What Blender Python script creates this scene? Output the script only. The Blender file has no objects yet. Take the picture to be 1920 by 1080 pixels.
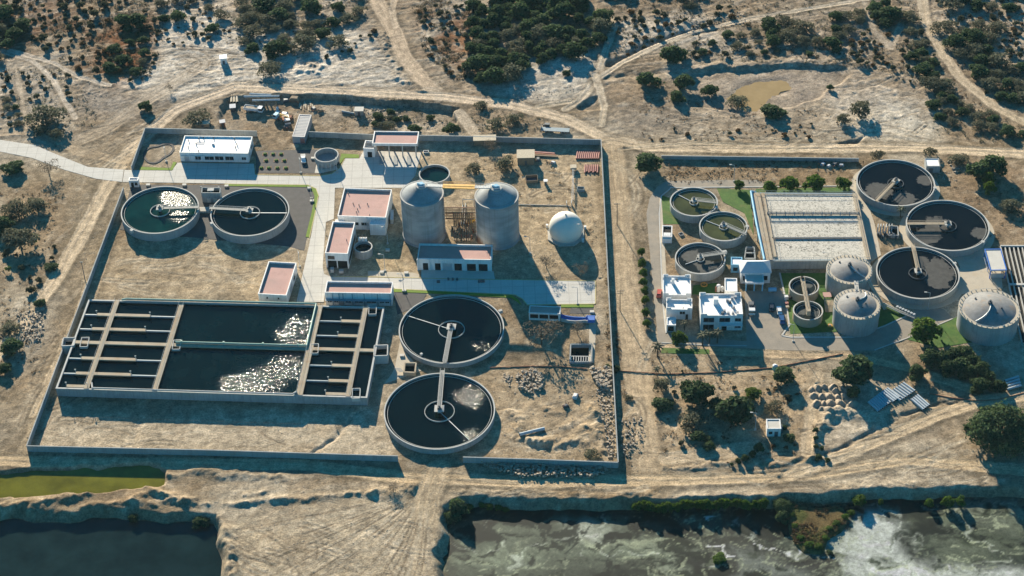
import bpy, math, random
import numpy as np
from mathutils import Vector, Matrix
random.seed(7)
rad = math.radians
SC = bpy.context.scene
COL = SC.collection

# ------------------------------------------------------------------ camera
F, TH, ROLL, H = 3800.0, rad(40.0), rad(1.8), 464.0
_r, _u, _f = Vector((1, 0, 0)), Vector((0, math.sin(TH), math.cos(TH))), Vector((0, math.cos(TH), -math.sin(TH)))
RIGHT = _r * math.cos(ROLL) - _u * math.sin(ROLL)
UP = _u * math.cos(ROLL) + _r * math.sin(ROLL)
EYE = Vector((0, 0, H))

def U(px, py, z=0.0):
    """the place on level z that the photograph shows at (px, py)"""
    d = _f * F + RIGHT * (px - 960) + UP * (540 - py)
    return EYE + d * ((z - H) / d.z)

def mpp(px, py, z=0.0):
    return (U(px, py, z) - EYE).dot(_f) / F

def PX(p):
    q = Vector(p) - EYE
    d = q.dot(_f)
    return 960 + F * q.dot(RIGHT) / d, 540 - F * q.dot(UP) / d

cam = bpy.data.cameras.new('camera')
cam.sensor_width = 36
cam.lens = F / 1920 * 36
cam.clip_start, cam.clip_end = 1, 20000
co = bpy.data.objects.new('camera', cam)
M = Matrix((RIGHT, UP, -_f)).transposed().to_4x4()
M.translation = EYE
co.matrix_world = M
COL.objects.link(co)
SC.camera = co

# ------------------------------------------------------------------ light
EL, AZ = rad(18.8), rad(17)
SUNV = Vector((-math.sin(AZ) * math.cos(EL), math.cos(AZ) * math.cos(EL), math.sin(EL)))
sl = bpy.data.lights.new('sun', 'SUN')
sl.energy, sl.angle, sl.color = 5.0, rad(0.5), (1.0, 0.88, 0.69)
so = bpy.data.objects.new('sun', sl)
so.rotation_euler = SUNV.to_track_quat('Z', 'Y').to_euler()
so.location = (0, 500, 300)
COL.objects.link(so)
W = bpy.data.worlds.new('World')
SC.world = W
W.use_nodes = True
wn, wl = W.node_tree.nodes, W.node_tree.links
wn.clear()
sky = wn.new('ShaderNodeTexSky')
sky.sky_type = 'NISHITA'
sky.sun_disc = False
sky.sun_elevation, sky.sun_rotation = EL, -AZ
sky.ozone_density, sky.air_density, sky.dust_density = 6.0, 1.0, 0.3
tint = wn.new('ShaderNodeMix')
tint.data_type, tint.blend_type = 'RGBA', 'MULTIPLY'
tint.inputs[0].default_value = 1.0
tint.inputs[7].default_value = (0.07, 0.84, 0.90, 1)
bg = wn.new('ShaderNodeBackground')
bg.inputs[1].default_value = 0.066
ow = wn.new('ShaderNodeOutputWorld')
wl.new(sky.outputs[0], tint.inputs[6])
wl.new(tint.outputs[2], bg.inputs[0])
wl.new(bg.outputs[0], ow.inputs[0])
SC.view_settings.view_transform = 'Standard'
SC.view_settings.look = 'None'
SC.view_settings.exposure = 1.32
SC.view_settings.gamma = 1
SC.render.engine = 'CYCLES'
SC.cycles.max_bounces = 4
SC.cycles.use_denoising = True

# ------------------------------------------------------------------ materials
class NT:
    def __init__(s, name):
        s.m = bpy.data.materials.new(name)
        s.m.use_nodes = True
        s.n, s.l = s.m.node_tree.nodes, s.m.node_tree.links
        s.b = s.n['Principled BSDF']
        s.geo = s.n.new('ShaderNodeNewGeometry')
    def noise(s, scale, detail=4, rough=.6, vec=None, dist=0.0):
        n = s.n.new('ShaderNodeTexNoise')
        n.inputs['Scale'].default_value = scale
        n.inputs['Detail'].default_value = detail
        n.inputs['Roughness'].default_value = rough
        n.inputs['Distortion'].default_value = dist
        s.l.new(vec or s.geo.outputs['Position'], n.inputs['Vector'])
        return n.outputs['Fac']
    def stretch(s, v):
        m = s.n.new('ShaderNodeVectorMath')
        m.operation = 'MULTIPLY'
        m.inputs[1].default_value = v
        s.l.new(s.geo.outputs['Position'], m.inputs[0])
        return m.outputs[0]
    def ramp(s, x, a, b, ca, cb, mid=None):
        r = s.n.new('ShaderNodeValToRGB')
        e = r.color_ramp.elements
        e[0].position, e[1].position = a, b
        e[0].color, e[1].color = (*ca, 1), (*cb, 1)
        if mid:
            q = e.new(mid[0]); q.color = (*mid[1], 1)
        s.l.new(x, r.inputs[0])
        return r.outputs[0]
    def mix(s, f, a, b, mode='MIX'):
        m = s.n.new('ShaderNodeMix')
        m.data_type, m.blend_type = 'RGBA', mode
        for i, x in ((0, f), (6, a), (7, b)):
            if isinstance(x, (int, float)):
                m.inputs[i].default_value = x
            elif isinstance(x, tuple):
                m.inputs[i].default_value = (*x, 1)
            else:
                s.l.new(x, m.inputs[i])
        return m.outputs[2]
    def math(s, op, a, b=0.0, c=None):
        m = s.n.new('ShaderNodeMath')
        m.operation = op
        for i, x in enumerate((a, b, c)):
            if x is None: continue
            if isinstance(x, (int, float)): m.inputs[i].default_value = x
            else: s.l.new(x, m.inputs[i])
        return m.outputs[0]
    def col(s, x):
        if isinstance(x, tuple): s.b.inputs['Base Color'].default_value = (*x, 1)
        else: s.l.new(x, s.b.inputs['Base Color'])
    def bump(s, h, strength=.5, dist=.1):
        b = s.n.new('ShaderNodeBump')
        if isinstance(strength, (int, float)): b.inputs['Strength'].default_value = strength
        else: s.l.new(strength, b.inputs['Strength'])
        b.inputs['Distance'].default_value = dist
        s.l.new(h, b.inputs['Height'])
        s.l.new(b.outputs[0], s.b.inputs['Normal'])
    def set(s, rough=.8, spec=.3, metal=0.0):
        s.b.inputs['Roughness'].default_value = rough
        s.b.inputs['Specular IOR Level'].default_value = spec
        s.b.inputs['Metallic'].default_value = metal
        return s.m

def surf(name, c, var=.25, scale=.6, rough=.85, spec=.25, metal=0.0, streak=False, bump=.0, dirt=None):
    """weathered surface: two sizes of blotches, optional rain streaks, optional dirt colour"""
    t = NT(name)
    lo = tuple(x * (1 - var) for x in c); hi = tuple(min(.9, x * (1 + var)) for x in c)
    k = t.ramp(t.noise(scale, 6, .65), .3, .7, lo, hi)
    k = t.mix(.35, k, t.ramp(t.noise(scale * 7, 3), .3, .7, lo, hi))
    if streak:
        f = t.ramp(t.noise(1.0, 3, .6, t.stretch((1.7, 1.7, .12))), .45, .75, (0, 0, 0), (1, 1, 1))
        k = t.mix(t.math('MULTIPLY', f, .5), k, tuple(x * .5 for x in c))
    if dirt:
        f = t.ramp(t.noise(scale * .5, 5, .7), .5, .68, (0, 0, 0), (1, 1, 1))
        k = t.mix(t.math('MULTIPLY', f, .7), k, dirt)
    t.col(k)
    if bump: t.bump(t.noise(scale * 8, 3), bump, .05)
    return t.set(rough, spec, metal)

MT = {}
MT['concrete'] = surf('concrete', (.325, .34, .335), .25, .4, streak=True, dirt=(.27, .25, .21))
MT['concrete_new'] = surf('concrete_new', (.45, .43, .385), .15, .4, streak=True)
MT['concrete_warm'] = surf('concrete_warm', (.40, .33, .24), .25, .5, dirt=(.3, .19, .1))
MT['rim'] = surf('rim_concrete', (.46, .45, .42), .15, .6)
MT['pave'] = surf('pale_paving', (.56, .53, .47), .13, .22, dirt=(.46, .42, .35))
def paved_mat():
    t = NT('jointed_paving')
    k = t.ramp(t.noise(.22, 6, .65), .3, .7, (.47, .445, .395), (.60, .575, .52))
    k = t.mix(.4, k, t.ramp(t.noise(2.2, 4, .7), .3, .7, (.40, .38, .34), (.62, .6, .55)))
    sp = t.n.new('ShaderNodeSeparateXYZ'); t.l.new(t.geo.outputs['Position'], sp.inputs[0])
    for ax, sz in ((0, 4.0), (1, 4.5)):
        f = t.math('FRACT', t.math('MULTIPLY', sp.outputs[ax], 1 / sz))
        k = t.mix(t.math('MULTIPLY', t.math('LESS_THAN', f, .055), .42), k, (.27, .25, .22))
    st = t.ramp(t.noise(.55, 5, .7), .60, .72, (0, 0, 0), (1, 1, 1))
    k = t.mix(t.math('MULTIPLY', st, .45), k, (.30, .265, .22))
    ty = t.ramp(t.noise(1.0, 3, .6, t.stretch((.05, .9, 1))), .55, .75, (0, 0, 0), (1, 1, 1))
    k = t.mix(t.math('MULTIPLY', ty, .25), k, (.33, .30, .26))
    t.col(k)
    return t.set(.85, .25)
MT['yard'] = paved_mat()
MT['kerbyellow'] = surf('faded_yellow_kerb', (.50, .42, .20), .25, 1.0)
MT['bridgedeck'] = surf('grating', (.20, .205, .20), .25, .9, rough=.6)
MT['path'] = surf('path_concrete', (.47, .41, .32), .2, .35, dirt=(.4, .32, .22))
MT['asphalt'] = surf('old_asphalt', (.085, .08, .078), .25, .5)
MT['street'] = surf('dusty_asphalt', (.27, .235, .19), .2, .3, dirt=(.33, .27, .2))
MT['white'] = surf('white_paint', (.74, .735, .72), .09, .5, rough=.6, streak=True, dirt=(.58, .56, .52))
MT['whiteroof'] = surf('white_roof', (.84, .83, .80), .07, .25, rough=.6, dirt=(.70, .69, .67))
MT['pink'] = surf('pink_roof', (.49, .30, .26), .18, .35, dirt=(.37, .25, .22), streak=False)
MT['steel'] = surf('galvanised_steel', (.45, .47, .48), .2, .8, rough=.45, metal=.3)
MT['steel_dark'] = surf('dark_steel', (.10, .11, .12), .3, .8, rough=.5, metal=.3)
MT['greyroof'] = surf('grey_sheet_roof', (.36, .36, .37), .12, .5, rough=.55)
MT['hiproof'] = surf('pale_grey_roof', (.55, .55, .56), .12, .5)
MT['yellow'] = surf('yellow_paint', (.70, .40, .08), .2, .8, rough=.55)
MT['rust'] = surf('rusty_steel', (.28, .13, .08), .35, 1.2, dirt=(.16, .07, .04))
MT['redpipe'] = surf('dull_red_pipe', (.34, .15, .13), .25, .8, rough=.7)
MT['bluepaint'] = surf('blue_paint', (.02, .13, .46), .15, .8, rough=.5)
MT['bluepipe'] = surf('pale_blue_pipe', (.18, .42, .58), .2, .8, rough=.5)
MT['greenpipe'] = surf('grey_green_pipe', (.22, .36, .30), .15, .8, rough=.5)
MT['bluesteel'] = surf('blue_grey_steel', (.22, .28, .31), .2, .9, rough=.5)
MT['glass'] = surf('dark_glass', (.015, .018, .022), .2, .8, rough=.12, spec=.6)
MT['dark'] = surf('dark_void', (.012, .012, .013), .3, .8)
MT['tyre'] = surf('tyre_rubber', (.02, .02, .02), .2, 2)
MT['bark'] = surf('bark', (.10, .075, .05), .3, 3)
MT['wood'] = surf('weathered_wood', (.24, .18, .12), .35, 2)
MT['planks'] = surf('pale_planks', (.5, .43, .32), .25, 1.4)
MT['palepipe'] = surf('pale_concrete_pipe', (.42, .47, .50), .15, .8)
MT['carwhite'] = surf('white_car_paint', (.75, .75, .74), .04, .8, rough=.25, spec=.5)
MT['carblue'] = surf('blue_car_paint', (.03, .09, .22), .1, .8, rough=.25, spec=.5)
MT['carred'] = surf('red_car_paint', (.45, .10, .07), .1, .8, rough=.25, spec=.5)
MT['cardark'] = surf('dark_car_paint', (.03, .035, .045), .1, .8, rough=.25, spec=.5)
MT['orange'] = surf('orange_plastic', (.55, .27, .06), .2, 1)
MT['rock'] = surf('rubble_stone', (.36, .30, .23), .45, 1.5)
MT['earth'] = surf('heaped_earth', (.36, .29, .21), .25, 1.0, bump=.6)
MT['membrane'] = surf('white_membrane', (.70, .66, .58), .06, .25, rough=.55)
MT['green'] = surf('lawn_grass', (.055, .125, .018), .4, .45, bump=.6, dirt=(.12, .12, .035))
MT['greenstrip'] = surf('bright_turf', (.14, .215, .02), .3, .8, bump=.6)
MT['bed'] = surf('planted_soil', (.22, .13, .08), .3, 1)

def silo_mat():
    t = NT('silo_concrete')
    k = t.ramp(t.noise(.35, 6, .65), .3, .7, (.23, .245, .25), (.36, .375, .38))
    sp = t.n.new('ShaderNodeSeparateXYZ')
    t.l.new(t.geo.outputs['Position'], sp.inputs[0])
    # pour joints every 2.4 m
    fz = t.math('FRACT', t.math('MULTIPLY', sp.outputs[2], 1 / 2.4))
    ln = t.math('LESS_THAN', fz, .10)
    k = t.mix(t.math('MULTIPLY', ln, .40), k, (.16, .15, .14))
    lift = t.noise(1.0, 0, .5, t.stretch((.22, .22, .42)))
    k = t.mix(.5, k, t.ramp(lift, .3, .7, (.20, .215, .22), (.37, .385, .39)))
    f = t.ramp(t.noise(1.0, 3, .6, t.stretch((1.4, 1.4, .05))), .5, .75, (0, 0, 0), (1, 1, 1))
    k = t.mix(t.math('MULTIPLY', f, .45), k, (.18, .17, .15))
    q = U(900, 452, 1.0)
    v = t.n.new('ShaderNodeVectorMath'); v.operation = 'SUBTRACT'
    t.l.new(t.geo.outputs['Position'], v.inputs[0]); v.inputs[1].default_value = (q.x, q.y, 0)
    v2 = t.n.new('ShaderNodeVectorMath'); v2.operation = 'MULTIPLY'
    t.l.new(v.outputs[0], v2.inputs[0]); v2.inputs[1].default_value = (.16, .16, .17)
    ln_ = t.n.new('ShaderNodeVectorMath'); ln_.operation = 'LENGTH'
    t.l.new(v2.outputs[0], ln_.inputs[0])
    rs_ = t.ramp(t.math('ADD', ln_.outputs['Value'], t.math('MULTIPLY', t.noise(.5, 5, .7), .8)), .75, 1.25, (1, 1, 1), (0, 0, 0))
    k = t.mix(t.math('MULTIPLY', rs_, .8), k, (.22, .11, .05))
    t.col(k)
    return t.set(.85, .2)
MT['silo'] = silo_mat()

def dome_mat():
    t = NT('stained_dome')
    k = t.ramp(t.noise(.5, 6, .7), .3, .7, (.17, .168, .165), (.29, .28, .265))
    f = t.ramp(t.noise(.28, 4, .7), .55, .72, (0, 0, 0), (1, 1, 1))
    k = t.mix(t.math('MULTIPLY', f, .8), k, (.30, .21, .14))
    t.col(k)
    return t.set(.75, .25)
MT['dome'] = dome_mat()

def foam_mat():
    t = NT('aeration_foam')
    a = t.noise(.36, 4, .62, dist=2.8)
    b = t.math('ABSOLUTE', t.math('SUBTRACT', a, .5))
    k = t.ramp(b, .0, .17, (.60, .56, .48), (.09, .088, .07), (.055, (.42, .39, .33)))
    k = t.mix(t.math('MULTIPLY', t.ramp(t.noise(.18, 3), .4, .65, (0, 0, 0), (1, 1, 1)), .35), k, (.55, .51, .43))
    t.col(k)
    t.bump(b, .5, .3)
    return t.set(.6, .3)
MT['foam'] = foam_mat()

def water(name, c, ruffle=(), scum=None, calm=.012, rough=.06, spark=2.0, amp=1.25, glint=.08):
    """tank water. ruffle: (x, y, r) patches where the wind roughens the surface; scum: (colour, list of (x, y, r))"""
    t = NT(name)
    base = t.ramp(t.noise(.12, 4), .35, .7, tuple(x * .7 for x in c), tuple(x * 1.35 for x in c))
    def blob(x, y, r, edge=None):
        v = t.n.new('ShaderNodeVectorMath'); v.operation = 'SUBTRACT'
        t.l.new(t.geo.outputs['Position'], v.inputs[0]); v.inputs[1].default_value = (x, y, 0)
        w = t.n.new('ShaderNodeVectorMath'); w.operation = 'MULTIPLY'
        t.l.new(v.outputs[0], w.inputs[0]); w.inputs[1].default_value = (1 / r, 1 / r, 0)
        q = t.n.new('ShaderNodeVectorMath'); q.operation = 'LENGTH'
        t.l.new(w.outputs[0], q.inputs[0])
        d = t.math('ADD', q.outputs['Value'], t.math('MULTIPLY', t.math('SUBTRACT', t.noise(2.2 / r, 5, .65), .5), 1.5 if edge is None else edge))
        return t.math('SMOOTH_MIN', t.math('MAXIMUM', t.math('MULTIPLY', t.math('SUBTRACT', 1.0, d), 2.2 if edge is None else 1.35), 0.0), 1.0, .1)
    rv = None
    if scum:
        s = None
        for b in scum[1]:
            q = blob(*b)
            s = q if s is None else t.math('MAXIMUM', s, q)
        sharp = t.ramp(s, .25, .5, (0, 0, 0), (1, 1, 1))
        base = t.mix(sharp, base, t.ramp(t.noise(.7, 5), .3, .7, tuple(x * .6 for x in scum[0]), scum[0]))
        rv = t.mix(sharp, (rough,) * 3, (.5,) * 3)
    t.col(base)
    s = None
    for b in ruffle:
        q = blob(*b, .9)
        s = q if s is None else t.math('MAXIMUM', s, q)
    hgt = t.noise(spark, 1, .5)
    t.set(rough, .16)
    if s is not None:
        f = t.math('MINIMUM', t.math('MULTIPLY', t.math('POWER', s, 1.7), amp), 1.0)
        t.bump(hgt, t.math('MAXIMUM', f, calm), .262)
        rv = t.mix(f, rv or (rough,) * 3, (glint,) * 3)
    else:
        t.bump(hgt, calm, .5)
    if rv is not None: t.l.new(rv, t.b.inputs['Roughness'])
    return t.m

def leaf_mat(name, lo, hi, dry=None):
    t = NT(name)
    oi = t.n.new('ShaderNodeObjectInfo')
    k = t.ramp(t.geo.outputs['Random Per Island'], .0, 1., lo, hi)
    k = t.mix(t.math('MULTIPLY', oi.outputs['Random'], .45), k, dry or tuple(x * .6 for x in lo))
    t.col(k)
    t.set(.75, .1)
    tr = t.n.new('ShaderNodeBsdfTranslucent'); mx = t.n.new('ShaderNodeMixShader'); mx.inputs[0].default_value = .38
    t.l.new(k, tr.inputs[0]); t.l.new(t.b.outputs[0], mx.inputs[1]); t.l.new(tr.outputs[0], mx.inputs[2])
    t.l.new(mx.outputs[0], t.n['Material Output'].inputs[0])
    return t.m
MT['leaf_dark'] = leaf_mat('leaf_dark', (.03, .058, .026), (.125, .175, .075))
MT['leaf_bright'] = leaf_mat('leaf_bright', (.03, .075, .012), (.12, .20, .03), (.08, .10, .02))
MT['leaf_olive'] = leaf_mat('leaf_olive', (.065, .076, .05), (.20, .20, .13), (.12, .10, .065))
MT['leaf_scrub'] = leaf_mat('leaf_scrub', (.035, .046, .03), (.13, .135, .08), (.08, .06, .035))
MT['leaf_brown'] = leaf_mat('leaf_brown', (.07, .04, .02), (.17, .105, .05), (.10, .07, .04))
MT['twig'] = leaf_mat('twig_grey', (.10, .085, .065), (.22, .19, .15), (.15, .12, .09))

# ------------------------------------------------------------------ object helpers
class MB:
    def __init__(s): s.v, s.f = [], []
    def add(s, vs, fs):
        o = len(s.v)
        s.v += [tuple(v) for v in vs]
        s.f += [tuple(i + o for i in q) for q in fs]
        return s
    def prism(s, pts, z0, z1):
        n = len(pts)
        area = sum(pts[i][0] * pts[(i + 1) % n][1] - pts[(i + 1) % n][0] * pts[i][1] for i in range(n))
        if area < 0: pts = list(pts)[::-1]
        vs = [(p[0], p[1], z0) for p in pts] + [(p[0], p[1], z1) for p in pts]
        return s.add(vs, [tuple(range(n, 2 * n)), tuple(range(n - 1, -1, -1))] + [(i, (i + 1) % n, n + (i + 1) % n, n + i) for i in range(n)])
    def bar(s, p, q, w, h):
        """beam of width w and height h, its top centre line from p to q"""
        p, q = Vector(p), Vector(q)
        d = q - p
        x = Vector((d.y, -d.x, 0))
        x = (x.normalized() if x.length > 1e-6 else Vector((1, 0, 0))) * (w / 2)
        up = x.normalized().cross(d.normalized()); 
        if up.z < 0: up = -up
        if abs(d.normalized().z) > .999: up = Vector((0, 1, 0))
        k = up * h
        vs = [p - x - k, p + x - k, p + x, p - x, q - x - k, q + x - k, q + x, q - x]
        return s.add(vs, [(0, 1, 2, 3), (7, 6, 5, 4), (0, 4, 5, 1), (1, 5, 6, 2), (2, 6, 7, 3), (3, 7, 4, 0)])
    def box(s, c, sx, sy, sz, rz=0.0):
        """box standing on c"""
        a, b = math.cos(rz), math.sin(rz)
        pts = [(c[0] + a * x - b * y, c[1] + b * x + a * y) for x, y in ((-sx / 2, -sy / 2), (sx / 2, -sy / 2), (sx / 2, sy / 2), (-sx / 2, sy / 2))]
        return s.prism(pts, c[2], c[2] + sz)
    def tube(s, p, q, r, n=8, r2=None):
        p, q = Vector(p), Vector(q)
        d = (q - p).normalized()
        a = d.orthogonal().normalized(); b = d.cross(a)
        r2 = r if r2 is None else r2
        vs = [p + (a * math.cos(t) + b * math.sin(t)) * r for t in [2 * math.pi * i / n for i in range(n)]]
        vs += [q + (a * math.cos(t) + b * math.sin(t)) * r2 for t in [2 * math.pi * i / n for i in range(n)]]
        return s.add(vs, [tuple(range(n - 1, -1, -1)), tuple(range(n, 2 * n))] + [(i, (i + 1) % n, n + (i + 1) % n, n + i) for i in range(n)])
    def path(s, pts, r, n=8):
        for a, b in zip(pts, pts[1:]): s.tube(a, b, r, n)
        return s
    def lathe(s, c, prof, n=48, a0=0.0):
        """prof: (r, z) pairs from bottom outside round to the end"""
        vs, fs, k = [], [], len(prof)
        for i in range(n):
            t = a0 + 2 * math.pi * i / n
            vs += [(c[0] + r * math.cos(t), c[1] + r * math.sin(t), c[2] + z) for r, z in prof]
        for i in range(n):
            j = (i + 1) % n
            for m in range(k - 1):
                fs.append((i * k + m, j * k + m, j * k + m + 1, i * k + m + 1))
        return s.add(vs, fs)
    def ring(s, c, ro, ri, z0, z1, n=64):
        return s.lathe(c, [(ri, z0), (ro, z0), (ro, z1), (ri, z1), (ri, z0)], n)
    def disc(s, c, r, z, n=64):
        vs = [(c[0] + r * math.cos(2 * math.pi * i / n), c[1] + r * math.sin(2 * math.pi * i / n), c[2] + z) for i in range(n)]
        return s.add(vs, [tuple(range(n))])
    def build(s, name, m, parent=None, smooth=False):
        if parent is not None: o = Vector(parent.location)
        else:
            a = np.array(s.v)
            o = Vector((float((a[:, 0].min() + a[:, 0].max()) / 2), float((a[:, 1].min() + a[:, 1].max()) / 2), float(a[:, 2].min())))
        me = bpy.data.meshes.new(name)
        me.from_pydata([(v[0] - o.x, v[1] - o.y, v[2] - o.z) for v in s.v], [], s.f)
        if smooth:
            me.polygons.foreach_set('use_smooth', [True] * len(me.polygons))
            try: me.set_sharp_from_angle(angle=rad(35))
            except Exception: pass
        me.materials.append(MT[m] if isinstance(m, str) else m)
        ob = bpy.data.objects.new(name, me)
        COL.objects.link(ob)
        if parent is not None:
            if parent.type != 'EMPTY' and parent.parent is None: ob.parent = parent
            else: ob.parent = parent
        else: ob.location = o
        return ob

def sub(mb, name, m, part, smooth=False):
    """a sub-part: child of a part (whose own location inside its thing is zero)"""
    root = part.parent
    o = mb.build(name, m, root, smooth)
    o.parent = part
    return o

def tag(o, label=None, cat=None, group=None, kind=None):
    if label: o['label'] = label
    if cat: o['category'] = cat
    if group: o['group'] = group
    if kind: o['kind'] = kind
    return o

def thing(name, label, cat, loc, group=None):
    o = bpy.data.objects.new(name, None)
    o.empty_display_size = .5
    COL.objects.link(o)
    o.location = loc
    return tag(o, label, cat, group)

def dup(root, loc, rz=0.0, label=None, scale=None):
    def cp(o, par):
        c = o.copy(); COL.objects.link(c)
        if par is not None: c.parent = par
        for ch in o.children: cp(ch, c)
        return c
    r = cp(root, None)
    r.location = loc; r.rotation_euler = (0, 0, rz)
    if scale: r.scale = (scale,) * 3
    if label: r['label'] = label
    return r

def struct(mb, name, m):
    return tag(mb.build(name, m), kind='structure')

# ------------------------------------------------------------------ terrain
rng = np.random.default_rng(5)
LAT = rng.random((8, 256, 256)).astype(np.float32)
def vnoise(x, y, k=0):
    xi, yi = np.floor(x).astype(np.int64), np.floor(y).astype(np.int64)
    fx, fy = (x - xi).astype(np.float32), (y - yi).astype(np.float32)
    fx, fy = fx * fx * (3 - 2 * fx), fy * fy * (3 - 2 * fy)
    L = LAT[k % 8]
    a, b = L[xi & 255, yi & 255], L[(xi + 1) & 255, yi & 255]
    c, d = L[xi & 255, (yi + 1) & 255], L[(xi + 1) & 255, (yi + 1) & 255]
    return (a + (b - a) * fx) * (1 - fy) + (c + (d - c) * fx) * fy
def fbm(x, y, size, octs=4, k=0, gain=.5):
    s, a, n = 0, 1.0, 0
    for i in range(octs):
        ca, sa = math.cos(i * 1.1 + k), math.sin(i * 1.1 + k)
        q = 2 ** i / size
        s = s + a * vnoise((x * ca - y * sa) * q + 17 * i, (x * sa + y * ca) * q + 31 * i, k + i)
        n += a; a *= gain
    return s / n - .5          # about -0.5 .. 0.5

def axis(a, b, step, ratio=1.28, far=6000):
    mid = list(np.arange(a, b, step))
    lo, s, x = [], step, a
    while x > -far: s *= ratio; x -= s; lo.append(x)
    hi, s, x = [], step, mid[-1]
    while x < far + 600: s *= ratio; x += s; hi.append(x)
    return np.array(lo[::-1] + mid + hi)
AX, AY = axis(-250, 250, .46), axis(398, 790, .46)
NX, NY = len(AX), len(AY)
GX, GY = np.meshgrid(AX, AY)                      # [iy, ix]
near = ((GX > -260) & (GX < 260) & (GY > 390) & (GY < 800)).astype(np.float32)
WX = GX + 5 * fbm(GX, GY, 9, 3, 1) ; WY = GY + 5 * fbm(GX, GY, 9, 3, 2)      # wobbled copies for natural edges
N1 = fbm(GX, GY, 30, 5, 3); N2 = fbm(GX, GY, 6, 5, 4); N3 = fbm(GX, GY, 1.6, 3, 5); N4 = fbm(GX, GY, 70, 4, 6)
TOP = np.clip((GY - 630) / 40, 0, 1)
Z = (N2 * (.17 + .13 * TOP) + N3 * (.15 + .28 * TOP)) * near
Cc = np.zeros(GX.shape + (3,), np.float32)
Cc[:] = (.265, .215, .155)

def wpts(pts, z=0.0): return [tuple(U(x, y, z)[:2]) for x, y in pts]
def window(pts, m):
    xs, ys = [p[0] for p in pts], [p[1] for p in pts]
    i0, i1 = np.searchsorted(AX, min(xs) - m), np.searchsorted(AX, max(xs) + m)
    j0, j1 = np.searchsorted(AY, min(ys) - m), np.searchsorted(AY, max(ys) + m)
    return slice(j0, j1), slice(i0, i1)
def sdist(pts, X, Y, closed=True):
    """distance to the outline (negative inside when closed), and signed side for lines"""
    d2 = np.full(X.shape, 1e12); side = np.zeros(X.shape); inside = np.zeros(X.shape, bool)
    n = len(pts)
    for i in range(n if closed else n - 1):
        (ax, ay), (bx, by) = pts[i], pts[(i + 1) % n]
        ex, ey = bx - ax, by - ay
        L2 = ex * ex + ey * ey + 1e-9
        t = np.clip(((X - ax) * ex + (Y - ay) * ey) / L2, 0, 1)
        dx, dy = X - ax - t * ex, Y - ay - t * ey
        q = dx * dx + dy * dy
        m = q < d2
        d2 = np.where(m, q, d2)
        if not closed: side = np.where(m, np.sign(ex * (Y - ay) - ey * (X - ax)), side)
        else:
            c = ((ay > Y) != (by > Y))
            xx = ax + (Y - ay) * ex / (ey if abs(ey) > 1e-9 else 1e-9)
            inside ^= c & (X < xx)
    d = np.sqrt(d2)
    return np.where(inside, -d, d) if closed else (d, side)
def smooth(a, b, x):
    t = np.clip((x - a) / (b - a), 0, 1)
    return t * t * (3 - 2 * t)
def area(px, soft=1.5, wob=True, z=0.0):
    """window and mask (1 inside) of a pixel-traced area of ground"""
    pts = wpts(px, z)
    w = window(pts, soft + 4)
    X, Y = (WX[w], WY[w]) if wob else (GX[w], GY[w])
    return w, 1 - smooth(-soft, soft, sdist(pts, X, Y))
def tintc(w, m, c, amt=1.0):
    k = (m * amt)[..., None]
    Cc[w] = Cc[w] * (1 - k) + np.array(c, np.float32) * k

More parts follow.
